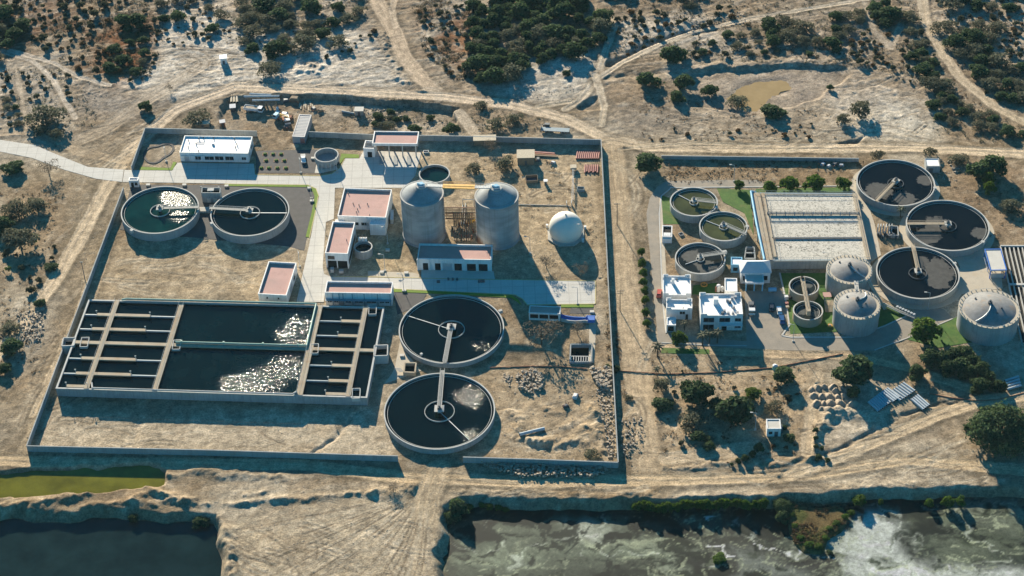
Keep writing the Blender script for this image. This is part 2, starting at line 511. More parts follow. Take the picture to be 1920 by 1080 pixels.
# broad soil colours --------------------------------------------------------
PALE, TAN, BROWN, DIRT, GREY = (.54, .51, .45), (.34, .275, .2), (.15, .09, .055), (.24, .18, .12), (.25, .22, .185)
w = (slice(None), slice(None))
tintc(w, smooth(-.1, .25, N1), PALE, .45)
tintc(w, smooth(.0, .3, -N1 + .5 * N2), DIRT, .55)
for poly, c, amt in [
    ([(-60, -120), (290, -120), (310, 60), (290, 150), (200, 160), (60, 110), (-60, 90)], BROWN, .9),
    ([(170, 60), (270, 60), (285, 150), (190, 160)], (.225, .10, .045), .95),
    ([(310, 40), (460, 60), (700, 60), (760, 160), (640, 166), (450, 160), (330, 195), (230, 160), (300, 110)], PALE, .95),
    ([(140, 150), (230, 170), (330, 190), (250, 230), (150, 200)], (.27, .25, .225), .8),
    ([(1150, 200), (1290, 205), (1310, 250), (1180, 262)], (.24, .21, .175), .85),
    ([(150, 360), (225, 350), (190, 470), (130, 520)], (.22, .19, .15), .7),
    ([(300, 0), (430, 0), (440, 50), (330, 70)], PALE, .7),
    ([(960, 120), (1120, 100), (1110, 180), (980, 190)], PALE, .9),
    ([(1590, 200), (1740, 200), (1740, 250), (1600, 255)], PALE, .8),
    ([(640, 455), (735, 440), (772, 515), (690, 512)], (.50, .42, .29), .7),
    ([(790, 20), (890, 20), (890, 150), (845, 150), (800, 110)], (.20, .095, .045), .95),
    ([(960, 110), (1130, 90), (1120, 190), (960, 200), (900, 160)], (.46, .43, .37), .7),
    ([(1150, 40), (1300, 20), (1330, 80), (1160, 110)], PALE, .6),
    ([(1290, 130), (1590, 115), (1640, 160), (1620, 240), (1480, 260), (1290, 250)], (.34, .285, .22), .8),
    ([(1560, 180), (1740, 190), (1760, 260), (1560, 260)], PALE, .6),
    ([(1680, -100), (1990, -100), (1990, 120), (1800, 90), (1720, 60)], (.42, .36, .28), .7),
    ([(165, 470), (240, 450), (560, 460), (560, 560), (165, 560)], (.40, .325, .23), .8),
    ([(60, 770), (700, 770), (740, 850), (50, 840)], (.47, .415, .335), .8),
    ([(640, 460), (700, 440), (750, 470), (775, 520), (690, 515)], (.42, .34, .23), .9),
    ([(780, 260), (1120, 270), (1150, 520), (1000, 520), (780, 480)], (.40, .33, .24), .8),
    ([(930, 690), (1150, 700), (1160, 860), (900, 850)], (.38, .31, .225), .8),
    ([(420, 985), (820, 930), (830, 1300), (430, 1300)], (.42, .36, .275), .9),
    ([(1180, 660), (1530, 690), (1530, 860), (1200, 880)], (.40, .31, .21), .7),
    ([(1530, 790), (1640, 770), (1620, 840), (1540, 860)], (.56, .50, .42), .8),
    ([(1230, 305), (1640, 305), (1640, 345), (1250, 345)], (.25, .185, .12), .8),
    ([(1770, 300), (1990, 320), (1990, 460), (1860, 450), (1780, 380)], (.27, .205, .145), .8),
    ([(1240, 425), (1330, 430), (1300, 520), (1245, 520)], (.32, .24, .165), .8),
    ([(30, 580), (90, 560), (85, 640), (40, 690)], (.52, .50, .46), .6),
    ([(100, 300), (235, 345), (160, 560), (90, 520), (150, 420)], (.30, .255, .195), .5),
]:
    w, m = area(poly, 7)
    if c[0] < .23: m = m * smooth(-.16, .10, fbm(GX[w], GY[w], 11, 4, 2, .6))
    tintc(w, m, c, amt)
# soil stains, small pale and dark patches
w = (slice(None), slice(None))
tintc(w, smooth(.08, .3, fbm(GX, GY, 14, 5, 7, .6)), (.30, .235, .165), .5)
tintc(w, smooth(.1, .3, fbm(GX, GY, 4, 4, 0, .6)), (.5, .44, .36), .45)
tintc(w, smooth(.14, .34, fbm(GX, GY, 2.4, 4, 2, .65)), (.22, .17, .12), .35)

# scraped and rutted ground: (area, relief, grain, direction) -----------------
def grain(X, Y, ang, size, k):
    c, s = math.cos(ang), math.sin(ang)
    u, v = X * c + Y * s, -X * s + Y * c
    v = v + 6 * fbm(X, Y, 22, 3, k)
    return fbm(u / 9, v, size, 4, k + 1, .6)
for poly, amp, size, ang in [
    ([(-300, -300), (2200, -300), (2200, 160), (-300, 200)], .9, 2.2, .3),
    ([(330, 60), (760, 60), (760, 165), (330, 180)], .55, 1.6, .1),
    ([(1130, 190), (1640, 190), (1900, 280), (1200, 280)], .9, 2.4, -.4),
    ([(1550, 110), (1770, 130), (1770, 260), (1560, 260)], .8, 2.0, -.6),
    ([(165, 470), (560, 460), (560, 560), (165, 560)], .28, 1.8, .1),
    ([(60, 770), (740, 770), (740, 850), (50, 840)], .3, 2.0, .2),
    ([(320, 870), (740, 880), (740, 960), (330, 965)], 1.7, 4.5, .15),
    ([(0, 925), (320, 905), (420, 965), (0, 965)], 1.6, 4.0, .2),
    ([(930, 690), (1150, 700), (1160, 860), (900, 850)], .7, 2.6, -.5),
    ([(950, 760), (1130, 770), (1130, 850), (930, 850)], 1.0, 3.0, .4),
    ([(430, 985), (820, 930), (830, 1300), (430, 1300)], .45, 1.5, 1.0),
    ([(1160, 660), (1560, 690), (1560, 860), (1180, 880)], .45, 2.6, .2),
    ([(1640, 720), (1990, 740), (1990, 930), (1300, 930), (1500, 860)], .3, 2.0, .2),
    ([(-100, 380), (230, 360), (60, 870), (-100, 870)], .5, 2.4, 1.1),
    ([(640, 180), (1120, 205), (1120, 262), (640, 245)], 1.0, 3.0, .1),
]:
    w, m = area(poly, 9)
    g = grain(GX[w], GY[w], ang, size, int(amp * 10) % 5)
    Z[w] += g * amp * (.28 + .25 * TOP[w]) * m
    tintc(w, m * smooth(.05, .3, g), (.52, .46, .38), .4)
    tintc(w, m * smooth(.08, .3, -g), (.25, .20, .145), .4)

# level changes: (area, level, edge width) ----------------------------------
YARD = -1.9
for poly, lev, soft, rest in [
    ([(413, 199), (425, 184), (445, 178), (560, 177), (640, 182), (760, 191), (860, 204), (866, 216), (845, 246), (410, 243)], YARD, 1.0, .5),
    ([(1285, 140), (1330, 128), (1470, 124), (1585, 120), (1600, 135), (1560, 165), (1530, 185), (1460, 200), (1400, 210), (1290, 200)], -1.1, .9, .35),
    ([(1520, 283), (1570, 268), (1615, 258), (1600, 272), (1540, 285)], -1.0, 1.0, .6),
    ([(1086, 205), (1090, 190), (1125, 180), (1128, 205)], -1.2, 1.4, .6),
    ([(1000, 255), (1040, 250), (1100, 255), (1070, 262)], -.2, 1.0, .8),
]:
    w, m = area(poly, soft)
    Z[w] = Z[w] * (1 - m) + (lev + Z[w] * rest) * m
# berms and ditches: (line, height, half width) -----------------------------
for line, h, hw in [
    ([(1290, 130), (1380, 121), (1470, 117), (1590, 112), (1640, 125), (1690, 150)], .45, 2.2),
    ([(1140, 117), (1190, 100), (1230, 82), (1290, 58), (1330, 52)], -1.9, 2.4),
    ([(1135, 145), (1200, 136), (1290, 128)], -.8, 1.5),
    ([(718, 55), (730, 95), (745, 130), (760, 157)], .8, 2.2),
    ([(610, 125), (585, 120), (600, 133), (560, 128)], .9, 1.6),
    ([(0, 244), (25, 249), (60, 243), (110, 235)], 1.0, 1.2),
    ([(640, 168), (830, 178)], .35, 1.0),
    ([(1500, 872), (1560, 846), (1640, 802), (1700, 775), (1752, 757), (1800, 752)], -.75, .9),
    ([(1240, 875), (1300, 873), (1400, 868), (1500, 868)], .6, 1.2),
    ([(1470, 895), (1520, 890), (1560, 880)], -.6, 1.5),
    ([(0, 955), (80, 946), (130, 935), (160, 925)], .9, 1.8),
    ([(160, 950), (250, 942), (300, 945)], .6, 1.4),
    ([(270, 915), (330, 930), (390, 940)], 1.0, 1.8),
    ([(310, 890), (400, 887), (520, 893)], .6, 1.6),
    ([(420, 945), (520, 935), (640, 932), (700, 930)], .7, 1.2),
    ([(450, 928), (500, 921)], .6, 1.2),
    ([(705, 925), (740, 930), (765, 915)], 1.0, 2.5),
    ([(408, 975), (425, 1000), (432, 1050), (440, 1120)], 1.2, 2.4),
    ([(1525, 868), (1530, 830), (1532, 795), (1545, 780), (1570, 776), (1600, 778), (1622, 782)], 1.7, 2.0),
    ([(1590, 812), (1614, 806), (1620, 818), (1600, 832)], .25, .7),
    ([(850, 940), (1000, 935), (1200, 932), (1440, 933)], .7, 1.6),
    ([(850, 928), (1010, 922), (1240, 925)], .4, 1.0),
    ([(1190, 770), (1210, 800), (1205, 830), (1190, 850)], 1.0, 2.0),
    ([(1170, 790), (1180, 840), (1175, 860)], .8, 1.5),
    ([(1110, 770), (1120, 800), (1095, 815)], .9, 2.2),
    ([(960, 822), (1010, 832), (1050, 825)], .7, 1.8),
    ([(585, 848), (640, 805), (700, 760)], -.5, .8),
    ([(1098, 800), (1118, 812)], 1.3, 2.0), ([(1075, 828), (1100, 836)], .9, 1.6), ([(1110, 772), (1122, 780)], 1.0, 1.6), ([(990, 834), (1020, 838)], .9, 1.3), ([(1040, 842), (1060, 834)], .8, 1.2), ([(950, 775), (970, 790), (965, 810)], .6, 1.6), ([(1060, 800), (1075, 790)], .7, 1.4), ([(1128, 820), (1132, 845)], .9, 1.5), ([(1020, 770), (1050, 778)], .5, 1.2),
    ([(260, 770), (252, 800), (247, 835)], -.35, 1.2),
    ([(250, 935), (300, 925), (350, 940)], .9, 2.0),
    ([(1560, 915), (1640, 912), (1720, 905)], .5, 1.8),
    ([(1266, 760), (1268, 790)], -1.0, 1.0),
]:
    pts = wpts(line)
    w = window(pts, hw * 3)
    d, _ = sdist(pts, WX[w], WY[w], False)
    k = np.exp(-(d / hw) ** 2) * (.75 + 1.0 * N2[w] + 1.0 * N3[w] + .5 * fbm(GX[w], GY[w], 3, 3, 1))
    Z[w] += h * k

# dirt roads and tracks: (line, width in px, colour, ruts, amount) ------------
ROAD = (.56, .47, .36)
ROADM = np.zeros(GX.shape, np.float32)
ROADS = [
    ([(690, -60), (708, 5), (735, 50), (757, 105), (792, 150), (828, 180)], 30, (.45, .365, .27), .05, .95),
    ([(745, -30), (735, 20), (742, 50)], 12, ROAD, .05, .6),
    ([(-40, 700), (20, 640), (100, 530), (150, 445), (200, 350), (245, 280), (330, 205), (440, 163), (640, 171), (830, 181), (960, 197), (1060, 222), (1130, 258), (1210, 276), (1400, 279), (1700, 277), (1920, 288), (2100, 300)], 27, ROAD, .09, .95),
    ([(130, 270), (200, 240), (300, 170), (380, 120)], 34, (.37, .315, .245), .05, .6),
    ([(-40, 250), (80, 245), (150, 285), (235, 300)], 26, (.36, .29, .21), .04, .6),
    ([(1060, 205), (1085, 190), (1105, 168), (1122, 140), (1140, 80), (1152, 50), (1140, 25)], 14, (.48, .42, .33), .1, .8),
    ([(1118, 150), (1165, 118), (1230, 86), (1300, 60), (1420, 32), (1600, 3), (1800, -40)], 13, (.48, .42, .33), .08, .9),
    ([(1115, 140), (1125, 170), (1133, 200), (1128, 235)], 13, (.48, .42, .33), .12, .8),
    ([(1010, 200), (1040, 195), (1070, 190)], 12, (.45, .39, .3), .1, .7),
    ([(1726, -20), (1736, 40), (1760, 90), (1800, 145), (1860, 195), (1930, 235)], 20, (.45, .38, .28), .1, .9),
    ([(1620, 5), (1640, 60), (1670, 90), (1690, 45)], 12, (.42, .37, .3), .05, .5),
    ([(0, 95), (60, 112), (100, 150), (120, 185), (142, 222)], 13, (.5, .45, .38), .1, .8),
    ([(20, 95), (100, 118), (150, 145), (205, 160)], 12, (.5, .45, .38), .1, .7),
    ([(30, 130), (40, 180), (50, 240)], 9, (.42, .36, .28), .06, .6),
    ([(1145, 275), (1160, 400), (1172, 540), (1195, 690), (1205, 800), (1215, 900)], 52, (.41, .335, .245), .05, .8),
    ([(1135, 300), (1140, 420), (1146, 600), (1160, 760)], 12, (.33, .27, .19), .05, .4),
    ([(40, 850), (110, 690), (170, 560), (225, 380)], 20, (.33, .275, .205), .08, .7),
    ([(60, 780), (140, 600), (165, 530)], 10, ROAD, .1, .6),
    ([(-60, 860), (60, 866), (200, 868), (560, 872), (760, 895), (1000, 905), (1300, 900), (1500, 893), (1700, 862), (1990, 890)], 30, (.44, .355, .25), .08, .9),
    ([(820, 880), (800, 930), (790, 1000), (800, 1200)], 50, (.40, .335, .25), .06, .6),
    ([(1480, 890), (1590, 850), (1680, 812), (1760, 778), (1840, 752), (1990, 735)], 30, (.44, .365, .27), .07, .9),
    ([(1230, 650), (1400, 662), (1600, 668), (1700, 690), (1820, 730)], 22, (.42, .33, .23), .05, .8),
    ([(1535, 700), (1520, 760), (1512, 850)], 22, (.44, .37, .28), .06, .7),
    ([(1250, 860), (1330, 850), (1420, 840)], 34, (.45, .38, .29), .04, .7),
    ([(860, 210), (880, 235), (890, 250)], 22, (.46, .40, .32), .03, .8),
    ([(1160, 280), (1300, 268), (1440, 272)], 10, (.47, .41, .32), .1, .5),
]
for line, wpx, c, rut, amt in ROADS:
    pts = wpts(line)
    hw = wpx * .5 * mpp(*line[len(line) // 2])
    w = window(pts, hw + 8)
    d, s = sdist(pts, GX[w], GY[w], False)
    d = d + 1.2 * N2[w] + .8 * N1[w]
    m = 1 - smooth(hw * .86, hw * 1.1, d)
    lat = d * s
    r = np.sin(lat * 2.6 + 5 * N1[w]) * .5 + np.sin(lat * 5.3 + 9 * N2[w] + 3 * N1[w]) * .5
    ROADM[w] = np.maximum(ROADM[w], m * amt)
    c = tuple(x * 1.24 for x in c) if c is not ROAD else tuple(x * 1.12 for x in c)
    Z[w] = Z[w] * (1 - m * .93) + m * (rut * 1.2 * r + .04 * N2[w])
    tintc(w, np.exp(-((d - hw * 1.28) / (.9 + hw * .12)) ** 2) * amt, (.18, .15, .11), .65)
    e = np.exp(-((d - hw * 1.1) / .6) ** 2)
    Z[w] += .16 * e * (N2[w] + .5)
    kk = m * amt
    tintc(w, kk, c, .85)
    tintc(w, kk * smooth(-.1, .9, r), tuple(x * 1.18 for x in c), .6)
    tintc(w, kk * smooth(.1, .9, -r), tuple(x * .70 for x in c), .7)

# wheel tracks and scrape marks: pairs of thin lines --------------------------
rt_ = random.Random(17)
def track(px, dark=True, wd=.42, dep=.07, gap=1.9):
    pts = wpts(px)
    w = window(pts, 3)
    d, s = sdist(pts, GX[w], GY[w], False)
    dd = np.abs(d - gap / 2) if gap else d
    m = np.exp(-(dd / wd) ** 2) * smooth(-.35, .1, N2[w])
    e = np.exp(-((dd - wd * 1.8) / wd) ** 2)
    Z[w] += -.9 * dep * m + dep * .5 * e * (N3[w] + .6)
    tintc(w, m, (.17, .14, .105) if dark else (.50, .45, .37), .75)
    tintc(w, e, (.45, .40, .33), .22)
def arc(cx, cy, rx, ry, a0, a1, n=9): return [(cx + rx * math.cos(a0 + (a1 - a0) * i / n), cy + ry * math.sin(a0 + (a1 - a0) * i / n)) for i in range(n + 1)]
for i in range(9):
    q = 14 + i * 4.2; a = -1.9 + rt_.gauss(0, .4)
    track(arc(350 + rt_.gauss(0, 3), 118 + rt_.gauss(0, 2), q * 1.15, q * .6, a, a + 2.4 + rt_.random()), gap=0, dep=.03, wd=.3)
for (x0, y0, x1, y1, n, ang, ln) in ((330, 70, 740, 160, 26, .05, 90), (60, 775, 700, 845, 12, .15, 110), (430, 990, 820, 1090, 34, .75, 120), (940, 700, 1150, 850, 18, -.5, 60), (1580, 150, 1760, 255, 16, -.5, 70),
        (1200, 850, 1900, 925, 22, -.08, 130), (1520, 760, 1820, 880, 14, -.5, 110), (180, 470, 550, 555, 12, .2, 90), (1190, 240, 1700, 285, 16, .03, 150), (1180, 290, 1215, 860, 12, 1.5, 160), (30, 560, 200, 860, 14, 2.1, 120), (110, 200, 330, 340, 12, -.55, 110), (900, 320, 1110, 400, 8, .1, 80), (1300, 200, 1600, 260, 12, -.2, 60), (640, 60, 840, 180, 10, .9, 80), (1200, 20, 1600, 110, 14, -.25, 80), (860, 880, 1200, 930, 12, .05, 120)):
    for i in range(n):
        x, y = rt_.uniform(x0, x1), rt_.uniform(y0, y1); a = ang + rt_.gauss(0, .22); L = ln * rt_.uniform(.4, 1.2); c = rt_.gauss(0, .5)
        track([(x + L * (t - .5) * math.cos(a) - L * c * (t - .5) ** 2 * math.sin(a), y + .7 * L * (t - .5) * math.sin(a) + .7 * L * c * (t - .5) ** 2 * math.cos(a)) for t in (0, .17, .33, .5, .67, .83, 1)], rt_.random() < .65, rt_.uniform(.28, .5), rt_.uniform(.03, .11), rt_.choice((0, 0, 1.8)))
for i in range(46):
    a = 1.15 + 1.75 * i / 46 + rt_.gauss(0, .02); r0, r1 = rt_.uniform(40, 150), rt_.uniform(180, 420)
    track([(790 + r * math.cos(a + .0006 * (r - 100)), 925 + .62 * r * math.sin(a)) for r in np.linspace(r0, r1, 7)], rt_.random() < .7, rt_.uniform(.22, .36), rt_.uniform(.02, .06), 0)
Cc *= np.array((.94, .87, .765), np.float32)
w = (slice(None), slice(None))
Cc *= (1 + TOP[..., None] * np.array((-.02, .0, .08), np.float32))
Cc *= (1 + (1 - .75 * ROADM) * (.85 * fbm(GX, GY, 1.8, 3, 6, .8) + .75 * fbm(GX, GY, 8, 4, 1, .65)))[..., None].astype(np.float32)
Z += (1 - .8 * ROADM) * near * (.10 + .08 * TOP) * fbm(GX, GY, 1.0, 2, 2, .7)
# water bodies ---------------------------------------------------------------
LAGOON = [(838, 952), (860, 942), (900, 938), (1100, 938), (1250, 939), (1440, 940), (1500, 934), (1590, 926), (1750, 920), (1920, 917), (2200, 915), (2200, 1500), (812, 1500), (826, 1080), (832, 1010)]
SPIT = [(1472, 935), (1590, 935), (1605, 962), (1563, 998), (1542, 1030), (1500, 1026), (1478, 990)]
POND = [(-400, 968), (0, 968), (100, 965), (250, 963), (350, 966), (402, 968), (412, 985), (404, 1010), (412, 1050), (420, 1090), (440, 1500), (-400, 1500)]
CANAL = [(-300, 893), (0, 886), (150, 878), (300, 874), (316, 880), (310, 903), (290, 912), (150, 924), (0, 934), (-300, 945)]
PUDDLE = [(1362, 178), (1385, 165), (1400, 155), (1425, 148), (1450, 146), (1470, 150), (1484, 158), (1470, 168), (1450, 172), (1440, 186), (1425, 198), (1400, 203), (1388, 195), (1378, 182)]
for poly, lev, soft in ((LAGOON, -4.0, 2.2), (POND, -4.0, 2.2), (CANAL, -2.0, 1.0)):
    w, m = area(poly, soft)
    Z[w] = Z[w] * (1 - m) + lev * m
    tintc(w, m, (.16, .13, .09), .8)
w, m = area(SPIT, 2.0)
Z[w] = np.where(m > .02, Z[w] * (1 - m) + (-2.1 + .5 * N2[w]) * m, Z[w])
tintc(w, m, (.12, .085, .035), .9)
tintc(w, m * smooth(-.05, .2, N2[w]), (.055, .07, .02), .8)
w, m = area(PUDDLE, 3.5)
Z[w] = Z[w] * (1 - m) + -1.75 * m
w, m = area([(1290, 150), (1570, 125), (1560, 180), (1500, 195), (1400, 215), (1300, 190)], 4)
tintc(w, m * (.5 + N2[w]), (.26, .215, .175), .9)
# green reedy foot of the lagoon bank
w, m = area([(1180, 940), (1440, 943), (1440, 965), (1180, 962)], 2)
tintc(w, m, (.05, .07, .02), .9)
w, m = area([(1780, 945), (1990, 945), (1990, 965), (1780, 962)], 3)
tintc(w, m, (.11, .12, .04), .7)

# pavements: sheets laid on flattened ground ---------------------------------
PAVED = []
def flat(px, lev=-.06, soft=.6):
    w, m = area(px, soft, False)
    Z[w] = Z[w] * (1 - m) + lev * m
def pave(name, px, m, top=.04, kerb=None, flatten=True):
    PAVED.append((name, px, m, top, kerb))
    if flatten: flat(px)
ENTRY = [(-300, 225), (-80, 250), (0, 262), (65, 272), (110, 291), (165, 313), (232, 318), (229, 341), (180, 335), (120, 318), (60, 296), (0, 284), (-80, 270), (-300, 245)]
YARDC = [(233, 318.5), (322, 320), (333, 305), (476, 307), (478, 327), (600, 329), (622, 325), (636, 315), (647, 297), (674, 297), (682, 282), (790, 286), (778, 330), (757, 352),
         (628, 352), (626, 410), (611, 416), (605, 500), (608, 514), (622, 519), (840, 523), (1116, 527), (1116, 569), (988, 571), (980, 560), (966, 552), (740, 541), (735, 534), (612, 530), (607, 566),
         (556, 566), (566, 520), (580, 458), (591, 400), (598, 368), (593, 353), (577, 346), (421, 344), (230, 341)]
pave('entrance_road', ENTRY, 'yard', .06)
pave('concrete_yard', YARDC, 'yard', .08)
pave('dark_gravel_yard', [(246, 346.5), (420, 346.5), (573, 349.5), (588, 357), (593, 368), (585, 405), (576, 443), (570, 470), (540, 462), (440, 452), (300, 440), (225, 430)], 'asphalt', .03)
pave('dark_gravel_court', [(480, 283), (590, 280), (636, 288), (640, 302), (630, 312), (602, 325), (480, 324)], 'asphalt', .03)
pave('green_verge', [(263, 312.5), (320, 315), (325, 303), (331, 304), (323.5, 319), (261, 318.5)], 'greenstrip', .12)
pave('green_verge', [(421, 345), (577, 347), (592, 354), (597, 368), (590, 400), (579, 445), (573, 444), (584, 400), (590, 368), (586, 358), (574, 350.5), (421, 348.5)], 'greenstrip', .12)
pave('green_verge', [(640, 288), (673, 289.5), (673, 296), (646, 296), (638, 307), (637, 300)], 'greenstrip', .12)
pave('green_verge', [(738, 542), (774, 544), (800, 545), (960, 553), (972, 561), (978, 572), (970, 566), (958, 558), (800, 549.5), (738, 547)], 'greenstrip', .12)
pave('green_verge', [(1052, 571), (1113, 571), (1113, 576), (1052, 576)], 'greenstrip', .12)
pave('dark_gravel_strip', [(738, 548), (800, 551), (790, 570), (745, 590)], 'asphalt', .03)
pave('dark_gravel_strip', [(1070, 578), (1112, 578), (1112, 588), (1068, 588)], 'asphalt', .03)
pave('concrete_path', [(1105, 592), (1119, 592), (1114, 680), (1104, 680)], 'path', .06)
pave('concrete_path', [(690, 508), (775, 511), (786, 514), (786, 522), (690, 517.5)], 'path', .10)
pave('concrete_path', [(790, 505), (925, 508), (928, 523), (790, 521)], 'pave', .10)
pave('concrete_path', [(740, 690), (752, 630), (760, 660), (790, 695), (720, 720), (735, 700)], 'path', .06)
# eastern plant
pave('plant_street', [(1232, 350), (1252, 339), (1420, 337), (1440, 350), (1256, 352), (1238, 366), (1234, 400), (1240, 560), (1248, 625), (1262, 640), (1236, 652), (1226, 560), (1212, 400), (1218, 372)], 'street', .04)
pave('plant_street', [(1396, 545), (1478, 545), (1474, 612), (1462, 628), (1480, 632), (1600, 633), (1660, 612), (1700, 592), (1730, 573), (1770, 580), (1786, 596), (1700, 633), (1640, 657), (1480, 657), (1262, 646), (1250, 626), (1400, 640)], 'street', .045)
pave('service_path', [(1606, 366), (1622, 366), (1640, 420), (1652, 478), (1634, 490)], 'path', .06)
pave('service_path', [(1780, 465), (1870, 470), (1876, 500), (1880, 540), (1800, 552), (1790, 535), (1800, 500)], 'path', .06)
pave('service_path', [(1236, 372), (1240, 366), (1250, 520), (1256, 620), (1250, 624), (1243, 560)], 'path', .07)
pave('lawn', [(1344, 353), (1408, 356), (1413, 440), (1396, 400), (1355, 378)], 'green', .05)
pave('lawn', [(1240, 366), (1258, 372), (1270, 410), (1276, 420), (1242, 420)], 'green', .05)
pave('lawn', [(1464, 512), (1600, 512), (1640, 560), (1700, 590), (1640, 618), (1482, 626), (1474, 560)], 'green', .05)
pave('lawn', [(1700, 636), (1800, 592), (1830, 640), (1760, 652)], 'green', .05)
pave('lawn', [(1418, 354), (1600, 351), (1600, 360), (1414, 361)], 'green', .05)
pave('lawn', [(1240, 652), (1330, 655), (1330, 664), (1240, 662)], 'green', .05)
pave('lawn', [(1300, 535), (1345, 530), (1345, 552), (1298, 552)], 'green', .05)

# ring pads and foundations are flattened later by the builders through FLATS
FLATS = []
def flatten_disc(c, r, lev=-.06):
    w = window([(c[0], c[1])], r + 4)
    d = np.hypot(GX[w] - c[0], GY[w] - c[1])
    m = 1 - smooth(r, r + 2.5, d)
    Z[w] = Z[w] * (1 - m) + lev * m

def gz(x, y):
    i = int(np.clip(np.searchsorted(AX, x) - 1, 0, NX - 2)); j = int(np.clip(np.searchsorted(AY, y) - 1, 0, NY - 2))
    a, b = (x - AX[i]) / (AX[i + 1] - AX[i]), (y - AY[j]) / (AY[j + 1] - AY[j])
    return max(-2.6, float((Z[j, i] * (1 - a) + Z[j, i + 1] * a) * (1 - b) + (Z[j + 1, i] * (1 - a) + Z[j + 1, i + 1] * a) * b))
def G(px, py, dz=0.0):
    """point on the ground seen at the pixel"""
    z = 0.0
    for _ in range(4):
        p = U(px, py, z); z = gz(p.x, p.y)
    p.z = z + dz
    return p

# ------------------------------------------------------------------ pavements as objects
for name, px, m, top, kerb in PAVED:
    struct(MB().prism(wpts(px, top), -.5, top), name, m)

def V3(p, z): return Vector((p.x, p.y, z))

# kerbs: real steps along roads and lawns
def kerb(px, m='rim', w_=.28, h=.15, top=None):
    k = MB()
    pts = [U(x, y, h) for x, y in px]
    for p, q in zip(pts, pts[1:]): k.bar(p, q, w_, h + .3)
    struct(k, 'kerb', m)
kerb([(596.5, 368), (590.5, 400), (580, 446)], 'kerbyellow'); kerb([(421, 344.6), (577, 346.4), (592.6, 353.5), (597.5, 367.5)], 'kerbyellow')
kerb([(626, 518.6), (690, 518.7), (840, 522.4), (1116, 526.6)], 'kerbyellow'); kerb([(1116.5, 527), (1116.5, 569)], 'kerbyellow'); kerb([(988, 571.3), (1116, 569.5)], 'kerbyellow')
kerb([(740, 541.4), (966, 552.4), (980, 560.4), (988, 570.6)], 'kerbyellow'); kerb([(479, 327.5), (600, 329.4), (622, 325.4), (636, 315.4), (646.6, 297.5)], 'kerbyellow')
kerb([(1462, 511), (1473, 560), (1480, 610), (1472, 620), (1466, 629), (1482, 632), (1600, 632), (1658, 611), (1700, 592)], 'rim', .55)
kerb([(1257, 353), (1240, 367), (1236, 400), (1242, 560), (1249, 624)], 'rim', .5); kerb([(1256, 351.5), (1420, 350), (1600, 348)], 'rim', .45)
kerb([(1240, 642), (1330, 647), (1400, 648)], 'rim', .35); kerb([(1640, 656), (1700, 634), (1786, 597)], 'rim', .4)

# ------------------------------------------------------------------ walls
def wall_run(label, px, h=2.5, zb=-.6, m='concrete', th=.25, post=4.0, name='perimeter_wall'):
    pts = [U(x, y, h) for x, y in px]
    root = thing(name, label, 'wall', V3(pts[0], 0))
    b, c, p = MB(), MB(), MB()
    for a, q in zip(pts, pts[1:]):
        d = (q - a).normalized()
        b.bar(a, q + d * th / 2, th, h - zb)
        c.bar(V3(a, h + .10) - d * .02, V3(q, h + .10) + d * th / 2, th + .12, .10)
        n = max(1, int((q - a).length / post))
        for i in range(n):
            t = a + (q - a) * ((i + .5) / n)
            p.bar(V3(t, h - .02) - d * .2, V3(t, h - .02) + d * .2, th + .14, h - zb)
    b.build('wall_panel', m, root); p.build('pilaster', m, root); c.build('coping', m, root)
    return root
wall_run('grey concrete wall running behind the white office up to the long grey metal shed', [(246, 312), (272, 240), (380, 243), (481, 246)])
wall_run('grey concrete wall running from the grey metal shed behind the canopy to the red pipes', [(579, 247), (690, 252), (900, 256), (1127, 262)])
wall_run('long straight concrete wall between the two plants along the dirt road', [(1127, 262.5), (1142, 560), (1159, 866)])
wall_run('long slanting concrete wall from the gatehouse past the huge basin, beside a dirt track', [(231, 352), (140, 594), (50, 835)])
wall_run('concrete wall between the huge basin and the green canal, ending at the largest tank', [(50, 836), (400, 844), (585, 850), (745, 855)])
wall_run('short concrete wall with a strip of rubble along its outer foot, near the lagoon', [(868, 857), (1000, 861), (1158, 867)])
wall_run('low grey retaining wall below the straight dirt track, above the row of green trees', [(1240, 292), (1400, 294), (1530, 296), (1610, 297)], h=1.6, post=6, name='retaining_wall')

